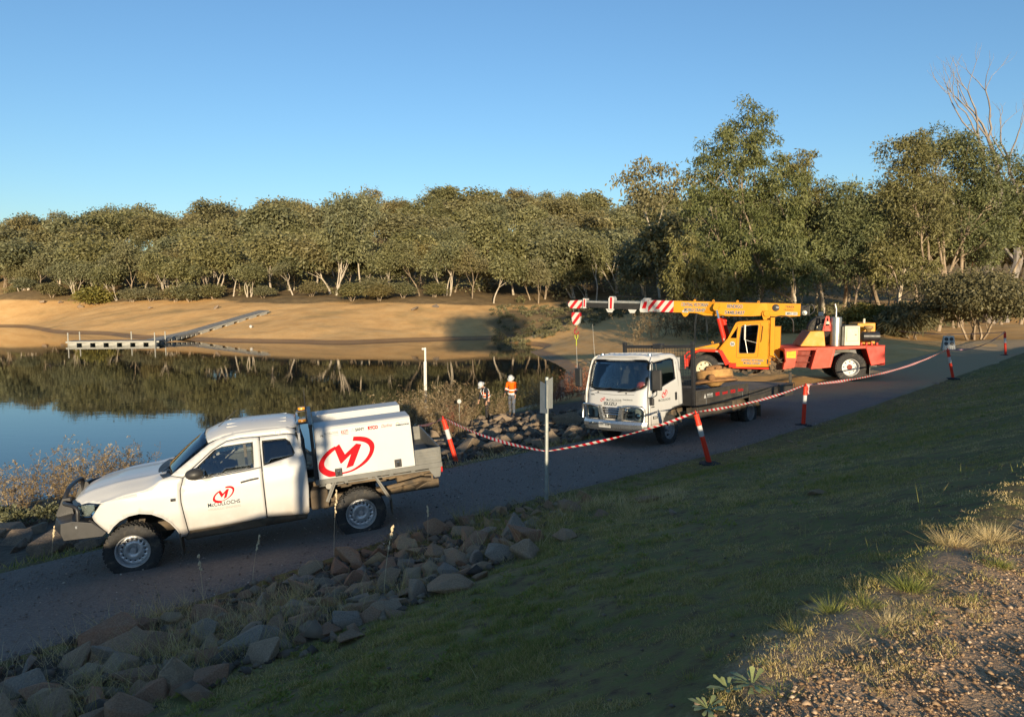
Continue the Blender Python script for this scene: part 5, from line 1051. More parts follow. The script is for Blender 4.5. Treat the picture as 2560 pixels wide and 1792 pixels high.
def canopy(s):
    cb = empty('canopy_box', (0, 0, 0), None, ute)
    A = [(0.33, 1.002), (0.935, 1.002), (0.93, 1.06), (0.825, 1.70), (0.80, 1.735), (0.76, 1.748), (0.33, 1.748)]
    b = MB(); b.prism([(s * y, z) for y, z in A], 0, -3.99, -2.575); b.build('shell', CANOPY, cb, bevel=0.006)
    pan = panel('lid', rnd_poly([(-2.60, 1.02), (-3.975, 1.02), (-3.975, 1.69), (-2.60, 1.69)], 0.03), [], lambda x, z: (x, s * (box_y(z) + 0.012), z), CANOPY, cb, step=0.3, solid=0.014, smooth=False, flip=s > 0)
    for x, z in ((-2.86, 1.075), (-3.735, 1.08)):
        h = MB(); h.box((x, s * (box_y(z) + 0.022), z), (0.105, 0.018, 0.12)); ho = h.build('latch', BLACK, cb, bevel=0.02, seg=3)
        MB().box((x, s * (box_y(z) + 0.034), z - 0.008), (0.035, 0.012, 0.065)).build('latch_paddle', CHROME, ho, bevel=0.004)
    fm = lambda l0: (lambda a, c, l: (a, s * (box_y(c) + 0.012 + l), c))
    if s > 0:
        m = MB(); from mathutils.geometry import tessellate_polygon
        for poly in SWOOSH:
            P = []
            for a, c in poly:
                cx, cy = 1053 + a * 555, 720 - c * 555; z = 1.216 + (800 - cy) * 0.001462 - (cx - 775) * 0.000208; P.append((-2.585 - (cx - 775) * 0.001452 - (800 - cy) * 0.00014, max(z, 1.025)))
            tri = tessellate_polygon([[Vector((a, c, 0)) for a, c in P]]); m.add([(a, box_y(c) + 0.0165, c) for a, c in P], [tuple(t) for t in tri])
        m.build('logo', REDP, cb)
        T = lambda x0, z0: (lambda a, c, l: (x0 - a, box_y(z0 + c) + 0.0125 + l, z0 + c))
        lettering('McCULLOCHS', 0.05, T(-2.715, 1.632), DARKP, cb, w=0.20); lettering('DRILLING & MINING', 0.026, T(-2.715, 1.603), GREYP, cb, w=0.20)
        m = MB(); m.add([(-2.635 - a, box_y(1.61 + c) + 0.0165, 1.61 + c) for a, c in ((0, 0), (0.018, 0), (0.034, 0.036), (0.042, 0.020), (0.05, 0.036), (0.07, 0.0), (0.055, 0.0), (0.046, 0.016), (0.040, 0.016), (0.032, 0.016), (0.02, 0))], [tuple(range(11))]); m.build('emblem', DARKP, cb)
        lettering('KIOTI', 0.07, T(-2.96, 1.620), REDP, cb, w=0.10, bold=0.0015); MB().box((-3.01, box_y(1.61) + 0.016, 1.608), (0.10, 0.002, 0.006)).build('emblem', REDP, cb)
        lettering('SANY', 0.058, T(-3.165, 1.632), DARKP, cb, w=0.135, bold=0.002)
        m = MB()
        for k in range(3):
            a = PI / 2 + k * 2 * PI / 3; m.add([(-3.128 - math.cos(a + t) * r_, box_y(1.65) + 0.0165, 1.65 + math.sin(a + t) * r_) for t, r_ in ((-0.25, 0.012), (0, 0.034), (0.25, 0.012), (0, 0.004))], [(0, 1, 2, 3)])
        m.build('emblem', REDP, cb)
        lettering('RYCO', 0.066, T(-3.35, 1.628), REDP, cb, w=0.15, bold=0.004)
        lettering('Danfoss', 0.066, T(-3.55, 1.632), REDP, cb, w=0.165, shear=0.35)
        lettering('MAITLAND', 0.032, T(-3.84, 1.665), GREYP, cb, w=0.11); lettering('FABRICATION', 0.03, T(-3.765, 1.628), DARKP, cb, w=0.20, bold=0.002)
        m = MB(); m.add([(-3.765 - a, box_y(1.66 + c) + 0.0165, 1.66 + c) for a, c in ((0, 0), (0.03, 0.022), (0.06, 0), (0.05, 0), (0.03, 0.013), (0.01, 0))], [tuple(range(6))]); m.build('emblem', AMBER, cb)
both(canopy)
# underneath
b = MB()
for s in (1, -1): b.box((-2.3, s * 0.42, 0.55), (4.2, 0.07, 0.14)); b.box((-3.2, s * 0.42, 0.80), (2.2, 0.07, 0.12))
b.box((-3.125, 0, 0.375), (0.12, 1.4, 0.12)); b.ball((-3.125, 0.1, 0.375), 0.17, 12, 8); b.build('chassis', CHASSIS, ute)
MB().box((-2.55, 0.62, 0.66), (0.26, 0.24, 0.30)).build('battery_box', DUSTY, ute, bevel=0.03); MB().box((-4.0, 0, 0.72), (0.5, 0.8, 0.22)).build('fuel_tank', DUSTY, ute, bevel=0.03)
MB().tube([(-2.70, 0.86, 0.885), (-2.70, 0.92, 0.885)], 0.045, 14).build('filler_cap', TRIM, ute, smooth=True)
MB().tube([(-2.6, 0.5, 0.47), (-3.4, 0.55, 0.60), (-4.1, 0.62, 0.70), (-4.25, 0.66, 0.68)], 0.035, 10).build('exhaust', CHASSIS, ute, smooth=True)
b = MB(); b.box((-4.25, 0, 0.66), (0.14, 0.9, 0.12)); b.box((-4.40, 0, 0.60), (0.22, 0.07, 0.07)); b.box((-4.12, 0.5, 0.60), (0.25, 0.25, 0.02), Matrix.Rotation(0.4, 3, 'Y')); b.build('tow_bar', DUSTY, ute, bevel=0.006)
b = MB(); b.tube([(-3.5, 0.84, 0.90), (-4.2, 0.84, 0.885)], 0.016, 6); b.tube([(-3.55, 0.80, 0.86), (-4.15, 0.82, 0.87)], 0.010, 6); b.build('pipe', DUSTY, ute)
# ------------------------------------------------------------------ white flat-tray truck
truck = empty('tray_truck', (3.337, 18.969, 2.035), pose(225.22, -0.72, 3.0))
tag(truck, 'white cab-over truck with dark steel flat tray and chrome bull bar', 'truck')
DTRAY = mat('dark_tray_steel', (0.060, 0.054, 0.047), 0.5, 0.2, var=0.25, scale=3, dirt=(0.16, 0.13, 0.095), dirt_amt=0.3)
DECK = mat('worn_tray_deck', (0.15, 0.115, 0.08), 0.85, var=0.35, scale=2.5, dirt=(0.26, 0.195, 0.13), dirt_amt=0.45)
ALLOY = mat('polished_alloy', (0.62, 0.62, 0.60), 0.28, 0.9, var=0.06)
WHITEP = mat('white_print', (0.46, 0.46, 0.445), 0.75, spec=0.08, var=0.03)
ORANGE_CLOTH = mat('orange_cloth', (0.80, 0.11, 0.015), 0.9, var=0.1)
def xf(z): return float(np.interp(z, [0.4, 0.7, 1.0, 1.3, 1.45, 1.8, 2.12, 2.22, 2.30], [1.06, 1.08, 1.08, 1.05, 1.01, 0.90, 0.785, 0.735, 0.62]))
def front(off=0.0):
    return lambda y, z: (xf(z) + off - 0.035 * (y / 0.9) ** 2 - 0.20 * max(0, (abs(y) - 0.70) / 0.28) ** 2.4, y, z)
def ts(s, lift=0.0):
    return lambda x, z: (x, s * (float(np.interp(z, [0.4, 1.0, 1.4, 2.0, 2.2, 2.28, 2.34], [0.985, 0.995, 0.985, 0.94, 0.915, 0.88, 0.80])) + lift), z)
WS = rnd_poly([(-0.82, 2.19), (0.82, 2.19), (0.90, 2.05), (0.885, 1.52), (0.55, 1.425), (-0.55, 1.425), (-0.885, 1.52), (-0.90, 2.05)], 0.09)
fo = [(-0.955, 0.68), (0.955, 0.68), (0.975, 1.0), (0.965, 1.40), (0.93, 2.0), (0.90, 2.20), (0.86, 2.285), (-0.86, 2.285), (-0.90, 2.20), (-0.93, 2.0), (-0.965, 1.40), (-0.975, 1.0)]
cab = panel('cab_front', fo, [WS], front(), WHITE, truck, step=0.07, solid=0.02)
panel('windscreen', WS, [], front(-0.012), GLASS, truck, step=0.1, solid=0.005)
wsl = [Vector(front(0.004)(*p)) for p in WS]; MB().tube(wsl + [wsl[0]], 0.014, 6, cap=False).build('windscreen_seal', BLACK, cab)
MB().tube([front(0.003)(y, z) for y, z in ((-0.94, 1.40), (-0.60, 1.345), (0, 1.325), (0.60, 1.345), (0.94, 1.42))], 0.005, 5).build('panel_line', SEAM, cab)
TW = [(0.80, 1.375), (0.775, 1.92), (0.69, 2.12), (-0.13, 2.20), (-0.25, 2.165), (-0.28, 1.67), (0.22, 1.55)]
def truck_side(s):
    fl = s > 0; f = ts(s)
    sd = [(0.945, 0.56), (0.955, 1.0), (0.945, 1.38), (0.84, 1.85), (0.74, 2.17), (0.66, 2.26), (0.55, 2.30), (0.05, 2.335), (-0.25, 2.325), (-0.40, 2.27), (-0.50, 2.12), (-0.565, 1.6), (-0.57, 1.0), (-0.44, 0.975), (-0.18, 0.95), (0.02, 0.90), (0.20, 0.82), (0.30, 0.70), (0.36, 0.55)]
    d = panel('cab_side', sd, [TW], f, WHITE, truck, step=0.08, solid=0.02, flip=fl)
    panel('window', TW, [], ts(s, -0.015), GLASS_D, d, solid=0.004, flip=fl)
    w = [Vector(ts(s, 0.002)(*p)) for p in TW]; MB().tube(w + [w[0]], 0.011, 5, cap=False).build('window_seal', BLACK, d)
    seam = [(0.86, 0.60), (0.90, 1.0), (0.90, 1.36)]; MB().tube([Vector(ts(s, 0.001)(*p)) for p in seam], 0.005, 5).build('door_gap', SEAM, d)
    MB().tube([Vector(ts(s, 0.001)(*p)) for p in ((0.90, 0.62), (0.42, 0.60))], 0.005, 5).build('door_gap', SEAM, d)
    MB().tube([Vector(ts(s, 0.001)(*p)) for p in ((-0.38, 1.0), (-0.40, 1.6), (-0.36, 2.1))], 0.004, 5).build('door_gap', SEAM, d)
    MB().tube([Vector(ts(s, 0.008)(*p)) for p in sd[12:]], 0.022, 8).build('arch_flare', PLASTIC, d, smooth=True)
    h = MB().box(ts(s, 0.008)(-0.25, 1.23), (0.085, 0.02, 0.20)).build('handle', BLACK, d, bevel=0.015)
    MB().box(ts(s, 0.004)(0.70, 0.78), (0.20, 0.012, 0.075)).build('step_lamp', CHROME, d, bevel=0.01); MB().box(ts(s, 0.011)(0.70, 0.78), (0.13, 0.006, 0.05)).build('indicator', TRIM, d, bevel=0.004)
    MB().box(ts(s, 0.003)(0.80, 1.045), (0.14, 0.008, 0.025)).build('vent', SEAM, d)
    # mirrors
    mr = empty('mirror', (0, 0, 0), None, truck)
    MB().box((0.93, s * 1.22, 1.72), (0.09, 0.25, 0.50), Matrix.Rotation(s * 0.25, 3, 'Z')).build('mirror_shell', PLASTIC, mr, bevel=0.035, seg=3)
    MB().box((0.885, s * 1.21, 1.72), (0.006, 0.20, 0.43), Matrix.Rotation(s * 0.25, 3, 'Z')).build('mirror_glass', CHROME, mr)
    MB().tube([(0.80, s * 0.93, 2.10), (0.90, s * 1.05, 2.16), (0.94, s * 1.20, 2.12), (0.94, s * 1.22, 1.95)], 0.014, 6).build('mirror_arm', BLACK, mr, smooth=True)
    MB().tube([(0.95, s * 0.98, 1.28), (0.97, s * 1.12, 1.30), (0.94, s * 1.21, 1.36), (0.94, s * 1.22, 1.50)], 0.014, 6).build('mirror_arm', BLACK, mr, smooth=True)
    MB().box((0.93, s * 1.06, 1.19), (0.07, 0.12, 0.18)).build('lower_mirror', PLASTIC, mr, bevel=0.025, seg=3)
    # logo and name
    sg = -1 if s > 0 else 1; x0 = 0.54 if s > 0 else -0.01
    logo(d, lambda a, c, l: ts(s, l)(a, c), 0.26, 1.325, -0.26 if s > 0 else 0.26); lettering('McCULLOCHS', 0.08, lambda a, c, l: ts(s, l)(x0 + sg * a, 1.155 + c), DARKP, d, w=0.53, bold=0.001)
    lettering('150', 0.07, lambda a, c, l: ts(s, l)(0.74 + sg * a, 0.88 + c), DARKP, d, w=0.12)
    # lamps and bull bar hoops
    lo_ = [(s * 0.36, 0.72), (s * 0.40, 1.0), (s * 0.84, 1.08), (s * 0.90, 0.98), (s * 0.88, 0.70)]
    hl = panel('headlight', lo_, [], front(0.006), LAMP, truck, step=0.08, solid=0.02, flip=s < 0)
    MB().lathe([(0.0, 0.075), (0.06, 0.072), (0.085, 0.05), (0.09, 0.0)], 20, axis=0, c=(1.01, s * 0.72, 0.82)).build('main_lamp', CHROME, hl, smooth=True)
    MB().box((1.07, s * 0.50, 0.92), (0.04, 0.16, 0.10)).build('park_lamp', PLASTIC, hl, bevel=0.01); MB().box((1.05, s * 0.50, 0.80), (0.06, 0.18, 0.07)).build('fog_lamp', BLACK, hl, bevel=0.01)
    panel('lens', lo_, [], front(0.055), glass('lamp_glass', None, 0.85), hl, step=0.08, solid=0.003, flip=s < 0)
    bb = MB(); bb.tube(catmull([(1.22, s * 0.36, 1.03), (1.23, s * 0.55, 1.075), (1.20, s * 0.80, 1.075), (1.13, s * 0.93, 1.02), (1.10, s * 0.955, 0.90), (1.12, s * 0.95, 0.70)], 5), 0.030, 10); bb.build('lamp_hoop', ALLOY, truck, smooth=True)
    bb = MB(); bb.add([(1.22, s * 0.40, 1.07), (1.22, s * 0.30, 1.07), (1.20, s * 0.20, 0.69), (1.20, s * 0.33, 0.69)] + [(1.15, s * 0.40, 1.07), (1.15, s * 0.30, 1.07), (1.12, s * 0.20, 0.69), (1.12, s * 0.33, 0.69)], [(0, 1, 2, 3), (7, 6, 5, 4), (0, 4, 5, 1), (1, 5, 6, 2), (2, 6, 7, 3), (3, 7, 4, 0)]); bb.build('bar_upright', ALLOY, truck, bevel=0.008)
    wheel(truck, 0.0, s * 0.86, 0.39, 0.22, 0.225, s, holes=5, hole_r=0.033, hole_at=0.66, tread=30, hub=0.085, lugs=8, dish=0.015, rim_mat=mat('grey_truck_rim', (0.30, 0.30, 0.31), 0.5, 0.4, var=0.1, dirt=(0.2, 0.17, 0.14), dirt_amt=0.2), lug_depth=0.008)
    wheel(truck, -4.35, s * 0.86, 0.39, 0.22, 0.225, s, holes=5, hole_r=0.033, hole_at=0.66, tread=30, hub=0.075, lugs=8, dish=0.11, rim_mat=MATS['grey_truck_rim'], lug_depth=0.008); wheel(truck, -4.35, s * 0.58, 0.39, 0.22, 0.225, s, holes=5, hole_r=0.033, tread=24, rim_mat=MATS['grey_truck_rim'], dish=0.1)
both(truck_side)
# roof with pressed ribs
rz_ = lambda x, y: float(np.interp(x, [-0.5, -0.38, 0, 0.5, 0.66, 0.72], [2.22, 2.31, 2.34, 2.335, 2.30, 2.27])) - 0.06 * (abs(y) / 0.86) ** 4
rf = panel('roof', [(-0.47, -0.80), (0.60, -0.84), (0.69, -0.6), (0.715, 0), (0.69, 0.6), (0.60, 0.84), (-0.47, 0.80)], [], lambda x, y: (x, y, rz_(x, y)), WHITE, truck, step=0.09, solid=0.02)
for k in range(9):
    y = -0.64 + 0.16 * k; MB().bar((0.48, y, rz_(0.4, y) + 0.006), (-0.40, y, rz_(-0.3, y) + 0.004), 0.07, 0.022).build('roof_rib', WHITE, rf, bevel=0.009)
MB().lathe([(0, 0.05), (0.045, 0.045), (0.05, 0)], 14, c=(0.50, 0.74, 2.29)).build('roof_lamp', CHROME, rf, smooth=True); MB().lathe([(0, 0.05), (0.045, 0.045), (0.05, 0)], 14, c=(0.50, -0.74, 2.29)).build('roof_lamp', CHROME, rf, smooth=True)
MB().tube([(0.55, -0.90, 1.9), (0.60, -0.94, 2.4), (0.62, -0.96, 3.12)], [0.010, 0.007, 0.004], 6).build('aerial', TRIM, rf)
b = MB(); b.box((-0.555, 0, 1.6), (0.02, 1.86, 1.2)); b.build('rear_wall', WHITE, truck)
# front details
g = panel('grille', rnd_poly([(-0.46, 0.985), (0.46, 0.985), (0.30, 0.72), (-0.30, 0.72)], 0.03), [], front(0.008), BLACK, truck, solid=0.02)
for z, w_ in ((0.955, 0.43), (0.90, 0.38), (0.84, 0.34)): MB().tube([front(0.03)(y, z) for y in np.linspace(-w_, w_, 9)], 0.017, 8).build('grille_slat', CHROME, g, smooth=True)
for k in range(9): MB().box(front(0.012)(-0.24 + 0.06 * k, 0.79), (0.012, 0.012, 0.09)).build('grille_bar', CHROME, g)
MB().tube([front(0.012)(y, 1.005) for y in np.linspace(-0.78, 0.42, 10)], 0.016, 8).build('chrome_strip', CHROME, cab, smooth=True)
bm_ = MB(); st_ = [(-0.98, -0.16), (-0.90, -0.06), (-0.7, 0.0), (-0.3, 0.03), (0, 0.035), (0.3, 0.03), (0.7, 0.0), (0.90, -0.06), (0.98, -0.16)]; pf = lambda d: [(1.17 + d, 0.69), (1.20 + d, 0.62), (1.19 + d, 0.52), (1.12 + d, 0.43), (0.95 + d, 0.42), (0.95 + d, 0.70)]
for (y0, d0), (y1, d1) in zip(st_[:-1], st_[1:]):
    a, c = pf(d0), pf(d1); n = 6; bm_.add([(x, y0, z) for x, z in a] + [(x, y1, z) for x, z in c], [(i, (i + 1) % n, n + (i + 1) % n, n + i) for i in range(n)])
a, c = pf(-0.16), pf(-0.16); bm_.add([(x, -0.98, z) for x, z in a], [tuple(range(6))]); bm_.add([(x, 0.98, z) for x, z in c], [tuple(range(6))])
bp = bm_.build('bumper', ALLOY, truck, smooth=True, ang=25)
MB().box((1.225, -0.17, 0.575), (0.012, 0.37, 0.135)).build('number_plate', WHITEP, bp, bevel=0.004)
lettering('XW 49IR', 0.105, lambda a, c, l: (1.233 + l, -0.335 + a, 0.545 + c), DARKP, bp, w=0.33, bold=0.001)
for y in (-0.62, 0.34): MB().box((1.215, y, 0.60), (0.012, 0.11, 0.045), Matrix.Rotation(0.35, 3, 'X')).build('emblem', CHROME, bp, bevel=0.006)
FT = lambda y0, z0: (lambda a, c, l: front(l)(y0 + a, z0 + c))
lettering('ISUZU', 0.115, FT(-0.295, 1.055), DARKP, cab, w=0.40, bold=0.004); lettering('NPR', 0.05, FT(-0.74, 1.29), DARKP, cab, w=0.13, bold=0.002); lettering('TRADEPACK', 0.045, FT(0.28, 1.20), DARKP, cab, w=0.30, bold=0.001)
logo(cab, lambda a, c, l: front(l)(a, c), -0.335, 1.195, 0.155); lettering('McCULLOCHS', 0.08, FT(-0.215, 1.165), DARKP, cab, w=0.46, bold=0.001); lettering('HYDRAULIC ENGINEERS', 0.03, FT(-0.215, 1.125), GREYP, cab, w=0.46)
for y0, y1, z1 in ((-0.75, -0.10, 1.50), (0.15, 0.75, 1.55)): MB().tube([front(0.03)(y0, 1.40), front(0.03)((y0 + y1) / 2, 1.45), front(0.03)(y1, z1)], 0.011, 6).build('wiper', BLACK, cab)
for y in (-0.50, 0.38): MB().ball(front(0.01)(y, 1.375), 0.02, 8, 6).build('washer_jet', BLACK, cab)
# inside
inn = empty('cabin', (0, 0, 0), None, truck)
MB().box((0.15, 0, 0.98), (1.4, 1.84, 0.08)).build('floor', SEAT, inn)
MB().prism([(0.88, 1.50), (0.55, 1.46), (0.48, 1.30), (0.70, 1.0), (0.95, 1.0)], 1, -0.86, 0.86).build('dashboard', TRIM, inn, bevel=0.03)
for y in (-0.5, 0.05, 0.5):
    b = MB(); b.box((-0.02, y, 1.18), (0.48, 0.46, 0.14)); b.box((-0.30, y, 1.55), (0.14, 0.46, 0.66), Matrix.Rotation(-0.12, 3, 'Y')); b.box((-0.36, y, 1.95), (0.09, 0.26, 0.17)); b.build('seat', SEAT, inn, bevel=0.05, seg=3)
b = MB(); b.tube([(0.40 - 0.10 * math.sin(a), -0.5 + 0.20 * math.cos(a), 1.56 + 0.15 * math.sin(a)) for a in np.linspace(0, 2 * PI, 22)], 0.015, 6); b.bar((0.62, -0.5, 1.36), (0.40, -0.5, 1.56), 0.06, 0.05); b.build('steering_wheel', BLACK, inn, smooth=True)
MB().box((0.62, 0.02, 2.08), (0.03, 0.24, 0.07)).build('rear_view_mirror', TRIM, inn, bevel=0.01)
ov = MB(); ov.ball((0.72, 0.62, 1.55), 0.13, 10, 7, (0.8, 1.1, 0.8)); ov.ball((0.70, 0.75, 1.50), 0.10, 10, 7, (0.8, 1.0, 0.6)); ov.build('folded_vest', ORANGE_CLOTH, inn, smooth=True)
# tray
tr = empty('tray', (0, 0, 0), None, truck)
b = MB(); b.box((-3.90, 0, 1.05), (5.86, 2.16, 0.06)); b.build('deck', DECK, tr)
b = MB()
for s in (1, -1): b.box((-3.9, s * 1.10, 1.04), (5.88, 0.05, 0.10))
b.box((-6.84, 0, 1.04), (0.05, 2.2, 0.10)); b.build('coaming', DTRAY, tr, bevel=0.006)
for s in (1, -1):
    b = MB(); b.box((-0.955, s * 1.08, 1.67), (0.09, 0.09, 1.62)); b.build('headboard_post', BLACK, tr, bevel=0.008)
    MB().box((-0.955, s * 1.08, 2.53), (0.10, 0.10, 0.10)).build('post_cap', BLACK, tr, bevel=0.01)
    b = MB(); b.box((-6.74, s * 1.09, 1.23), (0.08, 0.07, 0.40)); b.build('stake', DTRAY, tr, bevel=0.006)
    up = empty('side_gate', (0, 0, 0), None, tr)
    b = MB(); b.box((-2.395, s * 1.14, 1.10), (2.85, 0.028, 0.43)); b.box((-2.395, s * 1.155, 1.295), (2.85, 0.03, 0.035)); b.box((-2.395, s * 1.155, 0.905), (2.85, 0.03, 0.035)); b.box((-2.395, s * 1.153, 1.03), (2.78, 0.02, 0.02)); b.build('gate_panel', DTRAY, up, bevel=0.006)
    for x in (-1.45, -3.45): MB().box((x, s * 1.165, 0.99), (0.03, 0.012, 0.16)).build('gate_latch', ALLOY, up, bevel=0.004)
    dn = empty('side_gate', (0, 0, 0), None, tr)
    z0 = 0.90 if s > 0 else 1.1
    b = MB(); b.box((-5.33, s * 1.145, z0), (2.92, 0.028, 0.36)); b.box((-5.33, s * 1.16, z0 + 0.165), (2.92, 0.03, 0.03)); b.box((-5.33, s * 1.16, z0 - 0.165), (2.92, 0.03, 0.03)); b.box((-5.33, s * 1.158, z0 - 0.02), (2.86, 0.02, 0.02)); b.build('gate_panel', DTRAY, dn, bevel=0.006)
b = MB(); b.box((-0.955, 0, 2.46), (0.08, 2.1, 0.08)); b.box((-0.955, 0, 1.35), (0.05, 2.1, 0.06)); b.box((-0.955, 0, 1.65), (0.04, 2.1, 0.04)); b.build('headboard_rail', BLACK, tr, bevel=0.006)
MB().box((-0.93, 0.05, 2.47), (0.16, 0.30, 0.14)).build('work_lamp_bracket', BLACK, tr, bevel=0.02)
b = MB()
for k in range(26): b.box((-0.955, -1.02 + 0.082 * k, 1.90), (0.008, 0.008, 1.1))
for k in range(14): b.box((-0.947, 0, 1.36 + 0.082 * k), (0.008, 2.05, 0.008))
tag(b.build('mesh_screen', BLACK, tr), kind='stuff')
MB().box((-0.93, 0, 1.12), (0.02, 2.1, 0.42)).build('headboard_panel', BLACK, tr)
SB = lambda x0, z0: (lambda a, c, l: (x0 - a, 1.154 + l + 0.003, z0 + c))
lettering('MAITLAND', 0.075, SB(-1.50, 1.135), WHITEP, tr, w=0.30, bold=0.003); lettering('FABRICATION', 0.05, SB(-1.50, 1.085), WHITEP, tr, w=0.30)
MB().add([(-1.34 - a, 1.158, 1.08 + c) for a, c in ((0, 0), (0.06, 0.12), (0.12, 0))], [(0, 1, 2)]).build('emblem', WHITEP, tr)
lettering('KIOTI', 0.11, SB(-1.95, 1.10), REDP, tr, w=0.20, bold=0.008); lettering('SANY', 0.10, SB(-2.32, 1.10), REDP, tr, w=0.30, bold=0.003); lettering('RYCO', 0.12, SB(-2.78, 1.10), REDP, tr, w=0.26, bold=0.006); lettering('Danfoss', 0.12, SB(-3.18, 1.11), REDP, tr, w=0.33, shear=0.35, bold=0.002)
# strap wound over the dropped gate
b = MB(); b.tube([(-5.75, 1.17, 1.12), (-5.76, 1.185, 1.0), (-5.80, 1.18, 0.86), (-5.74, 1.185, 0.76)], 0.028, 8); b.tube([(-5.76, 1.18, 1.05), (-6.3, 1.185, 1.10), (-6.83, 1.18, 1.10), (-6.85, 1.17, 0.86)], 0.010, 6); b.tube([(-5.76, 1.18, 1.03), (-4.6, 1.185, 0.94), (-3.9, 1.18, 0.93)], 0.010, 6); b.build('strap', BLACK, tr, smooth=True)
# underneath
b = MB()
for s in (1, -1): b.box((-2.9, s * 0.40, 0.78), (7.4, 0.08, 0.20))
b.build('chassis', CHASSIS, truck); MB().box((-4.35, 0, 0.39), (0.16, 1.5, 0.16)).build('rear_axle', CHASSIS, truck); MB().box((0, 0, 0.36), (0.12, 1.5, 0.12)).build('front_axle', CHASSIS, truck)
for s in (1, -1):
    MB().box((-2.2, s * 0.84, 0.68), (1.9, 0.34, 0.30)).build('tool_box', DTRAY, truck, bevel=0.015)
    MB().box((-3.45, s * 0.82, 0.68), (0.45, 0.36, 0.34)).build('fuel_tank', DUSTY, truck, bevel=0.04)
    b = MB()
    for k in range(8):
        a0, a1 = PI * (0.06 + 0.86 * k / 8), PI * (0.06 + 0.86 * (k + 1) / 8); R0 = 0.47; q = [(-4.35 + R0 * math.cos(a), 0.42 + R0 * math.sin(a)) for a in (a0, a1)]
        b.add([(q[0][0], s * 1.0, q[0][1]), (q[1][0], s * 1.0, q[1][1]), (q[1][0], s * 0.45, q[1][1]), (q[0][0], s * 0.45, q[0][1])], [(0, 1, 2, 3)])
    b.build('mudguard', DUSTY, truck, solid=0.01); MB().box((-4.88, s * 0.75, 0.40), (0.015, 0.5, 0.36)).build('mud_flap', DUSTY, truck)
    MB().tube([(-0.75, s * 0.6, 0.95), (-0.72, s * 0.8, 0.7), (-0.70, s * 0.85, 0.5)], 0.02, 6).build('bracket', DUSTY, truck)
MB().box((-0.72, 0, 0.9), (0.28, 1.3, 0.5)).build('engine', CHASSIS, truck, bevel=0.03)
MB().prism([(-0.60, 0.85), (-0.95, 0.85), (-0.90, 1.9), (-0.62, 1.9)], 1, -0.9, -0.5).build('air_intake', PLASTIC, truck, bevel=0.02)
# rusty wheel casting riding on the tray
RUST = mat('rust', (0.30, 0.15, 0.055), 0.9, var=0.35, scale=7, dirt=(0.10, 0.05, 0.025), dirt_amt=0.35, bmp=0.6, bscale=30)
RUSTY = mat('ochre_rust', (0.42, 0.24, 0.08), 0.9, var=0.25, scale=8, dirt=(0.24, 0.12, 0.05), dirt_amt=0.4, bmp=0.5, bscale=30)
MT = truck.matrix_basis if False else Matrix.LocRotScale(truck.location, truck.rotation_quaternion, None)
cast = empty('rusty_casting', MT @ Vector((-3.75, 0.12, 1.36)), (pose(225.22, -0.72, 3.0) @ Matrix.Rotation(0.14, 3, 'X') @ Matrix.Rotation(-0.05, 3, 'Y')))
MB().lathe([(0.40, 0.30), (0.50, 0.30), (0.52, 0.27), (0.50, 0.04), (0.60, 0.0), (0.66, -0.03), (0.67, -0.07), (0.60, -0.09), (0.50, -0.07), (0.46, 0.02), (0.42, 0.10), (0.40, 0.30)], 40).build('flanged_drum', RUST, cast, smooth=True, ang=30)
MB().lathe([(0.46, 0.05), (0.53, 0.07), (0.54, 0.20), (0.53, 0.27), (0.50, 0.28)], 40).build('brake_band', RUSTY, cast, smooth=True)
MB().lathe([(0.0, -0.30), (0.06, -0.29), (0.22, -0.12), (0.36, -0.05), (0.44, -0.05), (0.44, 0.0)], 28).build('cone', RUSTY, cast, smooth=True)
MB().lathe([(0.0, 0.44), (0.20, 0.43), (0.26, 0.38), (0.28, 0.30), (0.44, 0.29)], 28).build('hub', RUST, cast, smooth=True)
for k in range(8): MB().lathe([(0, 0.35), (0.03, 0.345), (0.032, 0.29)], 6, c=(0.36 * math.cos(k * PI / 4), 0.36 * math.sin(k * PI / 4), 0)).build('bolt', RUST, cast)
MB().ball((0.58, 0.25, 0.05), 0.11, 10, 8).build('clamp', RUST, cast, smooth=True); MB().box((-0.70, 0.12, 0.08), (0.20, 0.16, 0.30)).build('lug', RUST, cast, bevel=0.02)
for k in range(3): MB().box((0.12 * k - 0.1, -0.35 + 0.3 * k, -0.30), (0.10, 0.5, 0.09)).build('packer', DECK, cast, bevel=0.006)
tag(cast, 'rusty orange flanged casting lying tilted on the truck tray', 'casting')
# ------------------------------------------------------------------ articulated yellow and red mobile crane
YEL = mat('crane_yellow', (0.62, 0.255, 0.010), 0.45, var=0.05, scale=2, spec=0.3, dirt=(0.38, 0.19, 0.03), dirt_amt=0.08)
RED = mat('crane_red', (0.58, 0.030, 0.012), 0.45, var=0.06, scale=2, spec=0.3)
SALMON = mat('faded_red', (0.55, 0.085, 0.050), 0.6, var=0.08, scale=2.5, spec=0.25)
DRED = mat('dark_red', (0.20, 0.030, 0.015), 0.7, var=0.2, scale=4)
CREAM = mat('cream_paint', (0.60, 0.55, 0.40), 0.5, var=0.04, spec=0.3)
GREYBOX = mat('dull_grey', (0.12, 0.115, 0.095), 0.7, var=0.15)
STEEL = mat('brushed_steel', (0.42, 0.41, 0.38), 0.38, 0.85, var=0.12, scale=5)
GREASE = mat('greasy_black', (0.016, 0.015, 0.014), 0.35, var=0.3, scale=9)
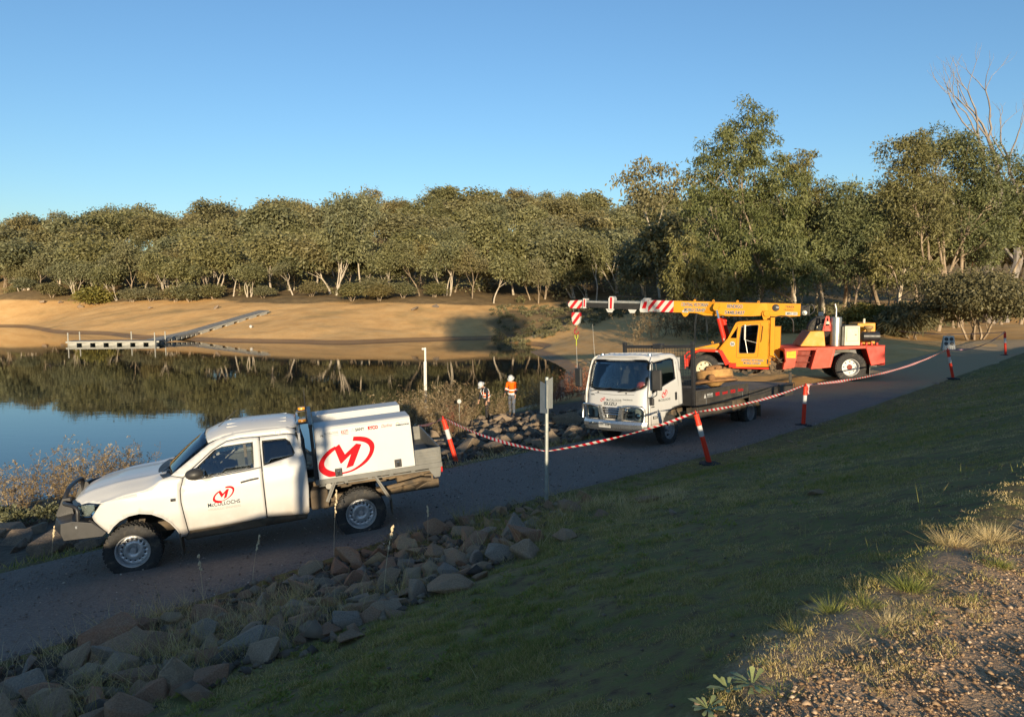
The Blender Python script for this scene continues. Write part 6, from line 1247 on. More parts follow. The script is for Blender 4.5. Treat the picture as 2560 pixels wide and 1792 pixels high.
def striped(name, a=(0.48, 0.465, 0.42), c=(0.42, 0.012, 0.018), period=0.36, off=0.0, slope=0.75, u='X'):
    m, nt, p, o = nodes_of(name); t = nt.nodes.new('ShaderNodeTexCoord'); s = nt.nodes.new('ShaderNodeSeparateXYZ'); nt.links.new(t.outputs['Object'], s.inputs[0])
    v = math_(nt, 'ADD', math_(nt, 'MULTIPLY', s.outputs['X'], 1.0), math_(nt, 'MULTIPLY', s.outputs['Z'], slope)); v = math_(nt, 'FRACT', math_(nt, 'MULTIPLY', math_(nt, 'ADD', v, off + 40.0), 1 / period))
    k = ramp(nt, v, [(0.52, (0, 0, 0)), (0.53, (1, 1, 1))]); nt.links.new(mixc(nt, k, a, c), p.inputs['Base Color']); p.inputs['Roughness'].default_value = 0.5; p.inputs['Specular IOR Level'].default_value = 0.2; return m
STRIPE = striped('red_white_chevron')
crane = empty('mobile_crane', (8.63, 32.059, 2.114), pose(180 - 22, 0.4, 0.0))
tag(crane, 'yellow and red articulated mobile crane with its striped boom pointing over the truck', 'crane')
fu = empty('front_unit', (0, 0, 0), None, crane)
# cab
cabo = [(-0.62, 1.45), (-0.91, 1.87), (-1.23, 2.54), (-1.32, 2.60), (-2.27, 2.66), (-2.56, 2.68), (-2.58, 0.78), (-1.30, 0.74), (-1.05, 0.92)]
cwin = rnd_poly([(-1.485, 2.46), (-2.15, 2.50), (-2.03, 1.34), (-1.40, 1.32), (-1.42, 1.92)], 0.06); qwin = rnd_poly([(-1.345, 2.45), (-1.29, 1.94), (-1.03, 1.94)], 0.03)
for s, y in ((1, 1.15), (-1, -0.25)):
    cs = panel('cab_side', cabo, [cwin, qwin], lambda x, z: (x, y, z), YEL, fu, step=0.3, solid=0.04, smooth=False, flip=s > 0)
    panel('window', cwin, [], lambda x, z: (x, y - s * 0.03, z), GLASS_D, cs, step=0.3, solid=0.004, smooth=False, flip=s > 0); panel('window', qwin, [], lambda x, z: (x, y - s * 0.03, z), GLASS_D, cs, step=0.3, solid=0.004, smooth=False, flip=s > 0)
    if s > 0:
        w = [Vector((a, y + 0.003, c)) for a, c in cwin]; MB().tube(w + [w[0]], 0.016, 5, cap=False).build('window_seal', BLACK, cs)
        dr = rnd_poly([(-1.30, 2.54), (-2.24, 2.58), (-2.14, 1.16), (-1.30, 1.12), (-1.30, 1.9)], 0.06); w = [Vector((a, y + 0.001, c)) for a, c in dr]; MB().tube(w + [w[0]], 0.008, 5, cap=False).build('door_gap', mat('dark_ochre', (0.22, 0.09, 0.01), 0.8), cs)
        MB().tube([(-2.28, y + 0.02, 2.46), (-2.33, y + 0.05, 2.44), (-2.28, y + 0.05, 1.85), (-2.24, y + 0.02, 1.80)], 0.014, 6).build('grab_rail', mat('dark_ochre', (0.22, 0.09, 0.01), 0.8), cs)
        MB().tube([(-1.62, y + 0.06, 2.50), (-1.62, y + 0.06, 1.88)], 0.05, 10).build('mirror_post', STEEL, cs, smooth=True); MB().bar((-1.62, y + 0.05, 1.88), (-2.10, y + 0.03, 1.76), 0.02, 0.02).build('wiper', STEEL, cs); MB().bar((-1.64, y + 0.05, 1.88), (-1.74, y + 0.03, 1.33), 0.02, 0.02).build('wiper', STEEL, cs); MB().bar((-1.44, y + 0.03, 2.40), (-1.86, y + 0.03, 2.50), 0.015, 0.015).build('wiper', STEEL, cs)
        for k, t_ in enumerate(('CENTRAL VICTORIAN', 'MOBILE CRANES')):
            lettering(t_, 0.115, lambda a, c, l: (-1.49 - 0.10 * k - a, y + 0.003 + l, 0.99 - 0.12 * k + c), WHITEP, cs, w=0.88 - 0.20 * k, bold=0.007, depth=0.002, name='lettering_outline')
            lettering(t_, 0.115, lambda a, c, l: (-1.50 - 0.10 * k - a, y + 0.006 + l, 0.99 - 0.12 * k + c), DARKP, cs, w=0.86 - 0.20 * k, bold=0.001)
        MB().lathe([(0, 0.006), (0.10, 0.006), (0.10, 0.0)], 20, axis=1, c=(-1.13, y, 1.70)).build('decal', WHITEP, cs); lettering('26', 0.13, lambda a, c, l: (-1.055 - a, y + 0.008 + l, 1.655 + c), DARKP, cs, w=0.14, bold=0.003)
        MB().box((-2.53, y + 0.004, 0.99), (0.05, 0.004, 0.20)).build('reflector', BLACK, cs)
b = MB(); b.prism([(-1.22, 2.56), (-1.32, 2.62), (-2.27, 2.68), (-2.57, 2.70), (-2.57, 2.64), (-1.32, 2.56)], 1, -0.25, 1.17); b.build('cab_roof', YEL, fu, bevel=0.01)
b = MB(); b.box((-2.56, 0.45, 1.25), (0.04, 1.40, 0.95)); b.box((-2.56, 0.45, 2.60), (0.04, 1.40, 0.14)); b.box((-2.56, 1.08, 2.1), (0.04, 0.14, 0.9)); b.box((-2.56, -0.18, 2.1), (0.04, 0.14, 0.9)); b.build('cab_rear', YEL, fu); MB().box((-2.555, 0.45, 2.13), (0.01, 1.15, 0.80)).build('rear_window', GLASS_D, fu)
MB().prism([(-0.93, 1.87), (-1.24, 2.54), (-1.22, 2.56), (-0.90, 1.88)], 1, -0.20, 1.10).build('windscreen', GLASS_D, fu); MB().prism([(-0.60, 1.45), (-0.93, 1.87), (-0.90, 1.90), (-0.57, 1.46)], 1, -0.23, 1.13).build('cab_nose', YEL, fu)
b = MB(); b.box((-1.95, 0.45, 1.30), (0.55, 0.5, 0.15)); b.box((-2.22, 0.45, 1.75), (0.14, 0.5, 0.75)); b.build('seat', SEAT, fu, bevel=0.04); MB().box((-1.5, 0.45, 0.85), (2.0, 1.3, 0.06)).build('cab_floor', SEAT, fu)
MB().prism([(-1.05, 1.2), (-1.25, 1.9), (-1.40, 1.85), (-1.45, 1.2)], 1, 0.15, 0.8).build('console', BLACK, fu, bevel=0.03)
# bonnet, guards, frame
MB().prism([(0.62, 1.40), (0.47, 1.46), (-0.54, 1.70), (-0.62, 1.46), (-0.62, 1.30), (0.62, 1.30)], 1, -0.85, 0.85).build('bonnet', YEL, fu, bevel=0.02); MB().lathe([(0.03, -0.01), (0.055, 0.0), (0.055, 0.02), (0.03, 0.03)], 12, axis=1, c=(-0.28, 0.80, 1.72)).build('lifting_eye', YEL, fu)
MB().prism([(0.35, 1.47), (-0.45, 1.47), (-0.4, 1.50), (0.2, 1.49)], 1, 0.88, 0.95).build('folded_sling', mat('green_sling', (0.10, 0.20, 0.13), 0.9, var=0.2), fu)
for s in (1, -1):
    b = MB(); b.prism([(0.75, 1.10), (0.45, 1.34), (0.24, 1.43), (-0.72, 1.43), (-1.05, 0.86), (-0.86, 0.78), (-0.60, 1.34), (0.20, 1.35), (0.42, 1.27), (0.68, 1.05)], 1, s * 0.80, s * 1.18); b.build('guard', RED, fu, bevel=0.01)
    MB().box((-0.50, s * 1.19, 1.37), (0.10, 0.02, 0.035)).build('marker_lamp', WHITEP, fu)
    MB().tube([(0.80, s * 1.12, 0.60), (0.84, s * 1.12, 1.15), (0.70, s * 1.12, 1.32), (0.50, s * 1.12, 1.36)], 0.03, 8).build('bumper_rail', RED, fu)
MB().box((-0.9, 0, 0.68), (3.4, 1.0, 0.32)).build('chassis', GREASE, fu); MB().box((-1.87, 1.0, 0.705), (1.44, 0.32, 0.06)).build('sill', RED, fu); MB().box((-1.15, 1.14, 0.80), (0.30, 0.10, 0.20)).build('cylinder_foot', RED, fu, bevel=0.02); MB().box((0.75, 0, 0.85), (0.12, 2.2, 0.35)).build('front_beam', RED, fu, bevel=0.02)
for s in (1, -1): wheel(fu, 0, s * 0.93, 0.60, 0.42, 0.338, s, holes=8, hole_r=0.03, hole_at=0.75, tread=34, rim_mat=CREAM, hub=0.12, lugs=10, dish=0.10, lug_depth=0.012)
MB().box((0, 0, 0.60), (0.25, 1.6, 0.25)).build('axle', GREASE, fu)
# mast and lift cylinders
for s in (1, -1): MB().prism([(-2.62, 0.75), (-2.62, 2.68), (-2.46, 3.02), (-2.30, 3.08), (-2.22, 2.95), (-2.30, 2.70), (-2.40, 2.60), (-2.45, 0.75)], 1, s * 0.42 + (-0.04), s * 0.42 + 0.04).build('mast_plate', YEL, fu, bevel=0.008)
MB().lathe([(0.0, 0.52), (0.11, 0.52), (0.13, 0.50), (0.13, -0.50), (0.11, -0.52), (0, -0.52)], 20, axis=1, c=(-2.42, 0, 2.95)).build('pivot_pin', YEL, fu, smooth=True)
b = MB(); b.box((-2.80, -0.25, 1.6), (0.35, 1.0, 1.6)); b.build('mast_box', YEL, fu, bevel=0.01); MB().box((-2.68, 0.62, 2.0), (0.16, 0.25, 1.6)).build('mast_door', YEL, fu, bevel=0.01)
for s in (1, -1):
    lc = empty('lift_cylinder', (0, 0, 0), None, fu); top, bot = Vector((-0.38, s * 0.62, 3.20)), Vector((-1.05, s * 1.02, 0.86)); k = bot.lerp(top, 0.80)
    MB().tube([bot, k], 0.105, 16).build('barrel', RED, lc, smooth=True); MB().tube([k, top], 0.05, 12).build('rod', CHROME, lc, smooth=True); MB().lathe([(0.0, 0.09), (0.12, 0.09), (0.12, -0.09), (0, -0.09)], 16, axis=1, c=tuple(top)).build('eye', YEL, lc, smooth=True); MB().bar(bot.lerp(top, 0.72) + Vector((-0.11, 0, 0.02)), bot.lerp(top, 0.79) + Vector((-0.11, 0, 0.02)), 0.05, 0.05).build('port_block', RED, lc)
    MB().tube([bot + Vector((0.03, s * 0.10, 0.06)), bot.lerp(top, 0.45) + Vector((0.0, s * 0.10, 0))], 0.018, 6).build('hose_tube', CREAM, lc)
# boom: in its own frame, rising 2.4 degrees to the tip
bm = empty('boom', (-2.42, 0, 3.12), pose(0, -1.6, 0), fu)
def bx(x0, x1, z0, z1, hy, m, nm, bev=0.012): return MB().prism([(x0, z0), (x1, z0), (x1, z1), (x0, z1)], 1, -hy, hy).build(nm, m, bm, bevel=bev)
bx(-1.32, 3.90, -0.24, 0.27, 0.30, YEL, 'base_section'); bx(3.90, 5.02, -0.24, 0.27, 0.301, STRIPE, 'base_section_end')
MB().prism([(1.42, -0.24), (1.65, -0.33), (2.55, -0.33), (2.9, -0.24)], 1, -0.30, 0.30).build('belly_plate', YEL, bm); MB().prism([(-1.30, -0.24), (-0.60, -0.30), (0.15, -0.26), (0.15, -0.24)], 1, -0.30, 0.30).build('heel_plate', YEL, bm)
b = MB(); side = [(2.10, 0.24), (0.22, 0.26), (0.62, -0.30), (1.66, -0.32), (2.28, -0.08)]
for s in (1, -1): MB().add([(x, s * 0.42, z) for x, z in side] + [(2.35, s * 0.30, 0.27), (0.02, s * 0.30, 0.27), (-0.1, s * 0.30, -0.24), (1.5, s * 0.30, -0.33), (2.60, s * 0.30, -0.20)], [(0, 1, 2, 3, 4), (0, 5, 6, 1), (1, 6, 7, 2), (2, 7, 8, 3), (3, 8, 9, 4), (4, 9, 5, 0)]).build('side_bracing', YEL, bm)
for s in (1, -1): MB().lathe([(0.0, s * 0.62), (0.13, s * 0.62), (0.13, s * 0.40)], 18, axis=1, c=(2.02, 0, 0.10)).build('cylinder_pin', YEL, bm, smooth=True)
for x in (0.35, 1.2, 2.2, 3.0): MB().lathe([(0.025, -0.012), (0.05, -0.012), (0.05, 0.012), (0.025, 0.012)], 12, axis=1, c=(x, 0.25, 0.31)).build('hose_eye', YEL, bm)
MB().prism([(3.55, -0.24), (3.20, -0.24), (3.30, -0.38), (3.38, -0.42), (3.46, -0.38)], 1, 0.26, 0.30).build('lug', YEL, bm, bevel=0.006)
c2 = MB().prism([(5.02, -0.28), (5.36, -0.28), (5.40, -0.20), (5.36, 0.22), (5.24, 0.36), (5.02, 0.36)], 1, -0.33, 0.33).build('front_collar', WHITEP, bm, bevel=0.012); MB().prism([(5.12, -0.10), (5.30, -0.10), (5.20, 0.20), (5.06, 0.20)], 1, 0.332, 0.336).build('chevron', REDP, bm)
bx(5.30, 6.85, -0.17, 0.22, 0.24, GREASE, 'second_section'); MB().box((6.1, 0.245, 0.16), (1.45, 0.006, 0.10)).build('worn_edge', STEEL, bm)
for x in (5.75, 6.78): MB().prism([(x - 0.20, -0.17), (x + 0.20, -0.17), (x + 0.10, -0.33), (x - 0.10, -0.33)], 1, 0.20, 0.24).build('lug', WHITEP, bm, bevel=0.006)
MB().prism([(6.62, -0.22), (6.84, -0.22), (6.86, 0.30), (6.80, 0.40), (6.66, 0.40), (6.60, 0.30)], 1, -0.29, 0.29).build('second_collar', WHITEP, bm, bevel=0.012); MB().box((6.73, 0.293, 0.10), (0.10, 0.004, 0.52)).build('chevron', REDP, bm)
bx(6.85, 8.15, -0.14, 0.19, 0.20, GREASE, 'third_section'); MB().box((7.5, 0.205, 0.13), (1.2, 0.006, 0.08)).build('worn_edge', STEEL, bm)
MB().prism([(7.92, -0.18), (8.08, -0.18), (8.08, 0.28), (7.92, 0.28)], 1, -0.25, 0.25).build('third_collar', WHITEP, bm, bevel=0.01); MB().box((8.0, 0.253, 0.06), (0.07, 0.004, 0.34)).build('chevron', REDP, bm)
MB().prism([(8.12, -0.16), (8.28, -0.20), (8.66, -0.20), (8.78, -0.10), (8.80, 0.05), (8.68, 0.16), (8.12, 0.20)], 1, -0.24, 0.24).build('boom_head', STRIPE, bm, bevel=0.012); MB().lathe([(0.0, 0.20), (0.12, 0.20), (0.15, 0.16), (0.15, -0.16), (0.12, -0.2), (0, -0.2)], 18, axis=1, c=(8.74, 0, -0.02)).build('sheave', GREASE, bm)
MB().tube([(5.3, 0.18, 0.39), (6.7, 0.18, 0.42)], 0.008, 5).build('wire', GREASE, bm)
BT = lambda x0, z0: (lambda a, c, l: (x0 - a, 0.303 + l, z0 + c))
BT2 = lambda x0, z0: (lambda a, c, l: (x0 - a, 0.423 + l, z0 + c))
for (tx, x0, z0, h, w_, f_) in (('CENTRAL VICTORIAN', 3.55, 0.055, 0.20, 1.12, BT), ('MOBILE CRANES', 3.42, -0.17, 0.19, 0.90, BT), ('BENDIGO', 1.60, 0.03, 0.20, 0.62, BT2), ('5448.5437', 1.68, -0.235, 0.20, 0.80, BT2)):
    yy = 0.302 if f_ is BT else 0.4225
    lettering(tx, h, f_(x0 + 0.012, z0), WHITEP, bm, w=w_ + 0.024, bold=0.012, depth=0.002, name='lettering_outline'); lettering(tx, h, f_(x0, z0), DARKP, bm, w=w_, bold=0.003, depth=0.006)
lettering('TEREX', 0.13, BT(-0.72, 0.09), DARKP, bm, w=0.36, bold=0.001); lettering('FRANNA', 0.10, BT(-0.68, -0.03), mat('brown_print', (0.12, 0.06, 0.02), 0.7), bm, w=0.38)
MB().box((-0.98, 0.303, -0.145), (0.46, 0.004, 0.13)).build('decal', WHITEP, bm); lettering('MRC 201', 0.13, BT(-0.80, -0.19), DARKP, bm, w=0.38, bold=0.001)
MB().box((4.62, 0.304, -0.17), (0.30, 0.004, 0.11)).build('decal', WHITEP, bm); lettering('16.4t', 0.12, BT(4.73, -0.21), DARKP, bm, w=0.23); MB().box((3.38, 0.304, -0.18), (0.24, 0.004, 0.10)).build('decal', WHITEP, bm); lettering('20t', 0.11, BT(3.46, -0.22), DARKP, bm, w=0.16)
MB().lathe([(0.0, 0.34), (0.13, 0.33), (0.15, 0.30)], 18, axis=1, c=(-0.35, 0, 0.08)).build('camera_pod', BLACK, bm, smooth=True); MB().box((-0.42, 0.345, 0.10), (0.12, 0.01, 0.06)).build('pod_lens', LAMP, bm)
b = MB(); b.box((-1.50, 0, 0.0), (0.36, 0.5, 0.42)); b.build('winch', GREASE, bm, bevel=0.02); MB().lathe([(0.0, 0.30), (0.10, 0.29), (0.12, 0.2)], 14, axis=1, c=(-1.48, 0, -0.10)).build('winch_drum', STEEL, bm); MB().tube(catmull([(-1.45, 0.28, 0.1), (-1.75, 0.30, 0.25), (-1.85, 0.30, 0.0), (-1.65, 0.30, -0.2)], 5), 0.02, 6).build('hose', BLACK, bm)
MB().tube(catmull([(-0.20, 0.34, -0.45), (-0.45, 0.34, -0.28), (-0.85, 0.34, -0.28), (-1.05, 0.34, -0.45), (-1.1, 0.3, -0.9)], 5), 0.025, 8).build('hose', BLACK, bm); MB().tube(catmull([(-0.25, 0.2, -0.3), (-0.30, 0.22, -0.8), (-0.35, 0.2, -1.5), (-0.4, 0.2, -2.1)], 5), 0.02, 6).build('hose', GREASE, bm)
# hook block
hk = empty('hook_block', (8.45, 0, -0.10), pose(0, 1.6, 0), bm)
for s in (1, -1): MB().tube([(0.14 * s, 0.05, 0.0), (0.13 * s, 0.05, -0.30)], 0.010, 5).build('wire_rope', GREASE, hk)
MB().prism([(-0.20, -0.28), (0.20, -0.28), (0.22, -0.50), (0.17, -0.78), (0.08, -0.88), (-0.08, -0.88), (-0.17, -0.78), (-0.22, -0.50)], 1, -0.13, 0.13).build('block', STRIPE, hk, bevel=0.03)
MB().lathe([(0, -0.86), (0.06, -0.87), (0.07, -0.98), (0, -1.0)], 12).build('swivel', RUST, hk, smooth=True)
MB().tube(catmull([(0, 0, -0.98), (0.02, 0, -1.06), (0.09, 0, -1.14), (0.08, 0, -1.26), (0.0, 0, -1.31), (-0.08, 0, -1.26), (-0.09, 0, -1.18)], 5), [0.035] * 31, 8).build('hook', mat('hook_red', (0.25, 0.02, 0.02), 0.6), hk, smooth=True)
CHAIN = mat('yellow_chain', (0.45, 0.50, 0.03), 0.5)
MB().tube(catmull([(0, 0, -1.27), (0.07, 0, -1.36), (0.05, 0, -1.50), (0, 0, -1.54), (-0.05, 0, -1.50), (-0.07, 0, -1.36), (0, 0, -1.27)], 5), 0.018, 6).build('ring', CHAIN, hk)
MB().tube([(0, 0, -1.53), (0.0, 0, -1.85)], 0.02, 6).build('shackle', CHAIN, hk); MB().tube([(0, 0, -1.82), (-0.05, 0, -3.2), (-0.08, 0, -4.6)], 0.012, 5).build('lifting_chain', GREYP, hk)
# rear unit, turned on the pivot
Mf = Matrix.LocRotScale(crane.location, crane.rotation_quaternion, None).inverted()
Mr = Matrix.Translation(Vector((13.868, 30.542, 2.337))) @ pose(180 - 8, 0, 0).to_4x4()
rel = Mf @ Mr; ru_ = empty('rear_unit', rel.translation, rel.to_3x3(), crane)
dk = MB(); dk.prism([(2.60, 1.30), (2.0, 1.38), (-1.24, 1.52), (-1.24, 1.42), (2.0, 1.28), (2.60, 1.22)], 1, -1.18, 1.18); dk.build('deck', SALMON, ru_)
MB().box((0.6, 0, 0.95), (3.6, 1.0, 0.7)).build('chassis', GREASE, ru_)
for s in (1, -1):
    MB().prism([(2.58, 1.33), (2.01, 1.37), (2.16, 0.55), (2.60, 0.47), (2.56, 0.72), (2.50, 0.80)], 1, s * 0.70, s * 0.96).build('pivot_cheek', SALMON, ru_, bevel=0.008)
    MB().prism([(1.37, 1.375), (0.63, 1.40), (0.80, 0.60), (1.57, 0.52)], 1, s * 0.62, s * 1.20).build('side_tank', SALMON, ru_, bevel=0.015)
    MB().prism([(2.08, 1.36), (1.38, 1.37), (1.55, 0.54), (2.16, 0.56)], 1, s * 0.55, s * 0.78).build('step_recess', DRED, ru_)
    for z in (0.78, 1.05): MB().box((1.80, s * 0.86, z), (0.55, 0.20, 0.025)).build('step', DRED, ru_)
    MB().prism([(-0.50, 1.47), (-1.23, 1.51), (-1.27, 0.74), (-0.74, 0.68)], 1, s * 0.45, s * 1.20).build('tail_box', RED, ru_, bevel=0.02)
    MB().prism([(0.60, 1.39), (-0.48, 1.45), (-0.48, 1.40), (0.58, 1.33)], 1, s * 0.5, s * 1.19).build('guard', SALMON, ru_); MB().prism([(0.62, 1.33), (0.05, 1.36), (-0.05, 1.20), (0.65, 1.20)], 1, s * 0.55, s * 0.85).build('guard_bracket', GREYBOX, ru_)
    wheel(ru_, 0, s * 0.93, 0.60, 0.42, 0.338, s, holes=8, hole_r=0.02, tread=34, rim_mat=mat('white_rim', (0.58, 0.57, 0.54), 0.5, var=0.06, dirt=(0.3, 0.27, 0.22), dirt_amt=0.2), hub=0.17, hub_mat=DRED, lugs=10, dish=0.16, lug_depth=0.012)
    MB().box((-0.72, s * 0.90, 0.52), (0.02, 0.45, 0.42)).build('mud_flap', GREASE, ru_)
    w_ = [(0.70, 1.36), (0.86, 0.64), (1.50, 0.56), (1.32, 1.34)]; MB().tube([(x, s * 1.205, z) for x, z in w_] + [(0.70, s * 1.205, 1.36)], 0.008, 4).build('pinstripe', mat('pink_line', (0.65, 0.25, 0.20), 0.7), ru_)
MB().box((2.30, 0.965, 1.12), (0.36, 0.006, 0.34)).build('notice', mat('yellow_notice', (0.75, 0.48, 0.05), 0.7, spec=0.1), ru_)
for k in range(5): MB().box((2.30, 0.970, 1.24 - 0.055 * k), (0.28, 0.003, 0.010)).build('notice_line', DARKP, ru_)
MB().box((0, 0, 0.60), (0.25, 1.6, 0.25)).build('axle', GREASE, ru_)
b = MB(); b.add([(1.90, 0.78, 1.43), (1.45, 0.80, 1.43), (0.93, 0.80, 1.44), (0.93, -0.5, 1.44), (1.90, -0.5, 1.43)] + [(1.52, 0.75, 2.03), (1.22, 0.78, 2.05), (1.0, 0.78, 2.05), (1.0, -0.5, 2.05), (1.50, -0.5, 2.04)], [(0, 1, 2, 3, 4), (5, 9, 8, 7, 6), (1, 6, 7, 2), (2, 7, 8, 3), (3, 8, 9, 4), (0, 5, 6, 1), (4, 9, 5, 0)]); b.build('ballast_box', YEL, ru_, bevel=0.01)
MB().add([(1.915, 0.77, 1.44), (1.915, -0.5, 1.44), (1.525, -0.5, 2.035), (1.525, 0.74, 2.035)], [(0, 1, 2, 3)]).build('ballast_cover', mat('faded_brown', (0.20, 0.13, 0.10), 0.8, var=0.15), ru_, solid=0.01)
MB().lathe([(0, 1.45), (0.205, 1.45), (0.21, 1.5), (0.21, 2.58), (0.20, 2.62), (0, 2.63)], 24, c=(0.52, 0.72, 0)).build('muffler', STEEL, ru_, smooth=True); MB().tube([(0.54, 0.72, 2.60), (0.54, 0.72, 2.95), (0.60, 0.72, 3.16)], [0.045, 0.045, 0.05], 12).build('exhaust_stack', STEEL, ru_, smooth=True)
cbx = MB().prism([(0.25, 1.48), (-0.34, 1.50), (-0.32, 2.28), (0.25, 2.27)], 1, 0.35, 1.0).build('cream_cabinet', CREAM, ru_, bevel=0.008); MB().prism([(0.26, 2.272), (-0.33, 2.282), (-0.33, 2.30), (0.26, 2.29)], 1, 0.33, 1.005).build('cabinet_lid', GREYBOX, cbx)
dd = [(0.17, 1.66), (-0.27, 1.67), (-0.26, 2.20), (0.18, 2.19)]; MB().tube([(x, 1.003, z) for x, z in dd] + [(0.17, 1.003, 1.66)], 0.007, 4).build('cabinet_door_gap', mat('dark_gap', (0.12, 0.10, 0.06), 0.9), cbx); MB().box((-0.17, 1.006, 1.93), (0.07, 0.012, 0.035)).build('cabinet_latch', GREYBOX, cbx); MB().prism([(0.34, 1.48), (0.255, 1.48), (0.255, 2.26), (0.34, 2.25)], 1, 0.38, 0.95).build('cabinet_side', GREYBOX, cbx)  # thin dark line marks the joint round the cabinet door
MB().prism([(-0.36, 1.50), (-1.15, 1.52), (-1.14, 2.38), (-0.45, 2.36)], 1, -0.9, 0.30).build('engine_cover', YEL, ru_, bevel=0.02); MB().lathe([(0.0, 2.55), (0.045, 2.55), (0.05, 2.40), (0.05, 2.37)], 12, c=(-0.72, 0.2, 0)).build('beacon', CREAM, ru_, smooth=True)
MB().tube([(-0.45, 0.78, 1.85), (-0.50, 0.78, 1.85), (-1.12, 0.78, 1.85)], [0.13, 0.20, 0.20], 18).build('air_cleaner', BLACK, ru_, smooth=True); MB().lathe([(0.0, 2.28), (0.17, 2.27), (0.18, 2.18), (0.10, 2.12), (0.07, 2.0)], 18, c=(-0.72, 0.78, 0)).build('rain_cap', mat('ochre_cap', (0.25, 0.16, 0.06), 0.7), ru_, smooth=True)
for x in (-0.42, -0.62, -0.82, -1.02): MB().box((x, 0.9, 1.56), (0.07, 0.12, 0.10)).build('bracket', RED, ru_, bevel=0.01)
b = MB(); b.lathe([(0.30, -0.16), (0.36, -0.20), (0.55, -0.20), (0.62, -0.14), (0.62, 0.14), (0.55, 0.20), (0.36, 0.20), (0.30, 0.16)], 36, axis=1, c=(0.82, -0.15, 2.04)); sp_ = b.build('spare_tyre', TYRE, ru_, smooth=True); MB().lathe([(0.31, 0.15), (0.28, 0.16), (0.26, 0.05), (0.1, 0.03)], 30, axis=1, c=(0.82, -0.15, 2.04)).build('spare_rim', CREAM, sp_, smooth=True)
for x0, x1 in ((1.02, 0.90), (0.72, 0.84)): MB().bar((x0, 0.72, 2.06), (x1, 0.72, 2.66), 0.05, 0.06).build('frame_leg', RED, ru_)
MB().box((0.87, 0.72, 2.16), (0.28, 0.05, 0.22)).build('frame_plate', RED, ru_, bevel=0.01); MB().lathe([(0, 0.04), (0.07, 0.03), (0.09, -0.06), (0.10, -0.08)], 14, c=(0.86, 0.70, 2.42)).build('alarm', CREAM, ru_, smooth=True)
# hoses and the pivot between the two units
pv = Mf @ Vector((11.45, 31.05, 3.1)); pr = np.random.default_rng(9)
MB().lathe([(0, -0.5), (0.20, -0.5), (0.20, 0.5), (0, 0.5)], 14, c=(-2.95, 0.0, 0.95)).build('pivot', GREASE, fu, smooth=True); MB().box((-3.0, 0.0, 0.75), (0.9, 0.8, 0.35)).build('pivot_block', CHASSIS, fu, bevel=0.02)
for k in range(11):
    y, z = pr.uniform(-0.3, 0.75), pr.uniform(0.6, 1.35); MB().tube(catmull([(-2.55, y, z + 0.1), (-2.75, y + pr.normal(0, .1), z + pr.uniform(-.25, .25)), (-3.0, y + pr.normal(0, .12), z + pr.uniform(-.3, .2)), (-3.35, y * 0.9, z)], 4), 0.022, 6).build('hose', mat('dusty_hose', (0.09, 0.07, 0.05), 0.8, var=0.4, scale=8, dirt=(0.25, 0.19, 0.12), dirt_amt=0.5), fu, smooth=True)
for k in range(14): MB().box((-0.9 - 0.18 * k, pr.uniform(0.3, 0.9), pr.uniform(0.42, 0.62)), (pr.uniform(.1, .3), pr.uniform(.08, .2), pr.uniform(.06, .2)), Matrix.Rotation(pr.uniform(-.6, .6), 3, 'Y')).build('underbody_fitting', CHASSIS, fu, bevel=0.02)
# ------------------------------------------------------------------ bollards, tape, signs
BOL = mat('bollard_orange', (0.72, 0.045, 0.018), 0.5, var=0.06, scale=5, spec=0.3, dirt=(0.35, 0.05, 0.03), dirt_amt=0.1)
BAND = mat('white_reflector', (0.50, 0.50, 0.49), 0.45, var=0.05, spec=0.3)
RUB = mat('black_rubber_base', (0.018, 0.018, 0.019), 0.8, var=0.2)
GALP = mat('galvanised_pole', (0.34, 0.355, 0.33), 0.5, 0.35, var=0.18, scale=9, spec=0.3)
BTOP = []
def bollard(bpx, bpy_, tpx, tpy, z0, label, hidden_base=False):
    x, y, z = on_ground(bpx, bpy_, z0); base = Vector((x, y, z)); v = ray(tpx, tpy); top = Vector((0, 0, EYE)) + v * (y / v.y)
    ax = (top - base); h = ax.length; q = ax.to_track_quat('Z', 'Y'); r = empty('bollard', base, q)
    k = h / 1.1
    MB().lathe([(0, 0.0), (0.058, 0.0), (0.056, 0.05), (0.052, 0.72 * h), (0.052, 0.73 * h)], 20).build('stem', BOL, r, smooth=True)
    MB().lathe([(0.0525, 0.53 * h), (0.0545, 0.535 * h), (0.0545, 0.735 * h), (0.0525, 0.74 * h)], 20).build('reflective_band', BAND, r, smooth=True)
    MB().lathe([(0.052, 0.735 * h), (0.062, 0.74 * h), (0.062, 0.78 * h), (0.056, 0.79 * h), (0.055, 0.92 * h), (0.062, 0.925 * h), (0.06, 0.945 * h), (0.03, 0.95 * h), (0, 0.955 * h)], 20).build('head', BOL, r, smooth=True)
    MB().tube([(0.05 * math.cos(a), 0, 0.945 * h + 0.075 * math.sin(a)) for a in np.linspace(0, PI, 9)], 0.016, 8).build('handle', BOL, r, smooth=True)
    b = MB(); b.lathe([(0, 0.06), (0.09, 0.058), (0.11, 0.04), (0.24, 0.028), (0.25, 0.0), (0.25, -0.03)], 8); bo = b.build('base', RUB, r, bevel=0.006); bo.rotation_mode = 'QUATERNION'; bo.rotation_quaternion = q.inverted()
    tag(r, label, 'bollard', 'orange bollards carrying the barrier tape'); BTOP.append(base + ax * 0.985); return r
bollard(1142, 1158, 1107, 1042, 1.95, 'leaning orange bollard beside the stone bank behind the utility tray')
bollard(1774, 1160, 1738, 1028, 2.3, 'orange bollard leaning on the grass just in front of the truck tray')
bollard(2008, 1064, 2014, 960, 2.4, 'upright orange bollard in grass below the crane pivot, tape knotted on top')
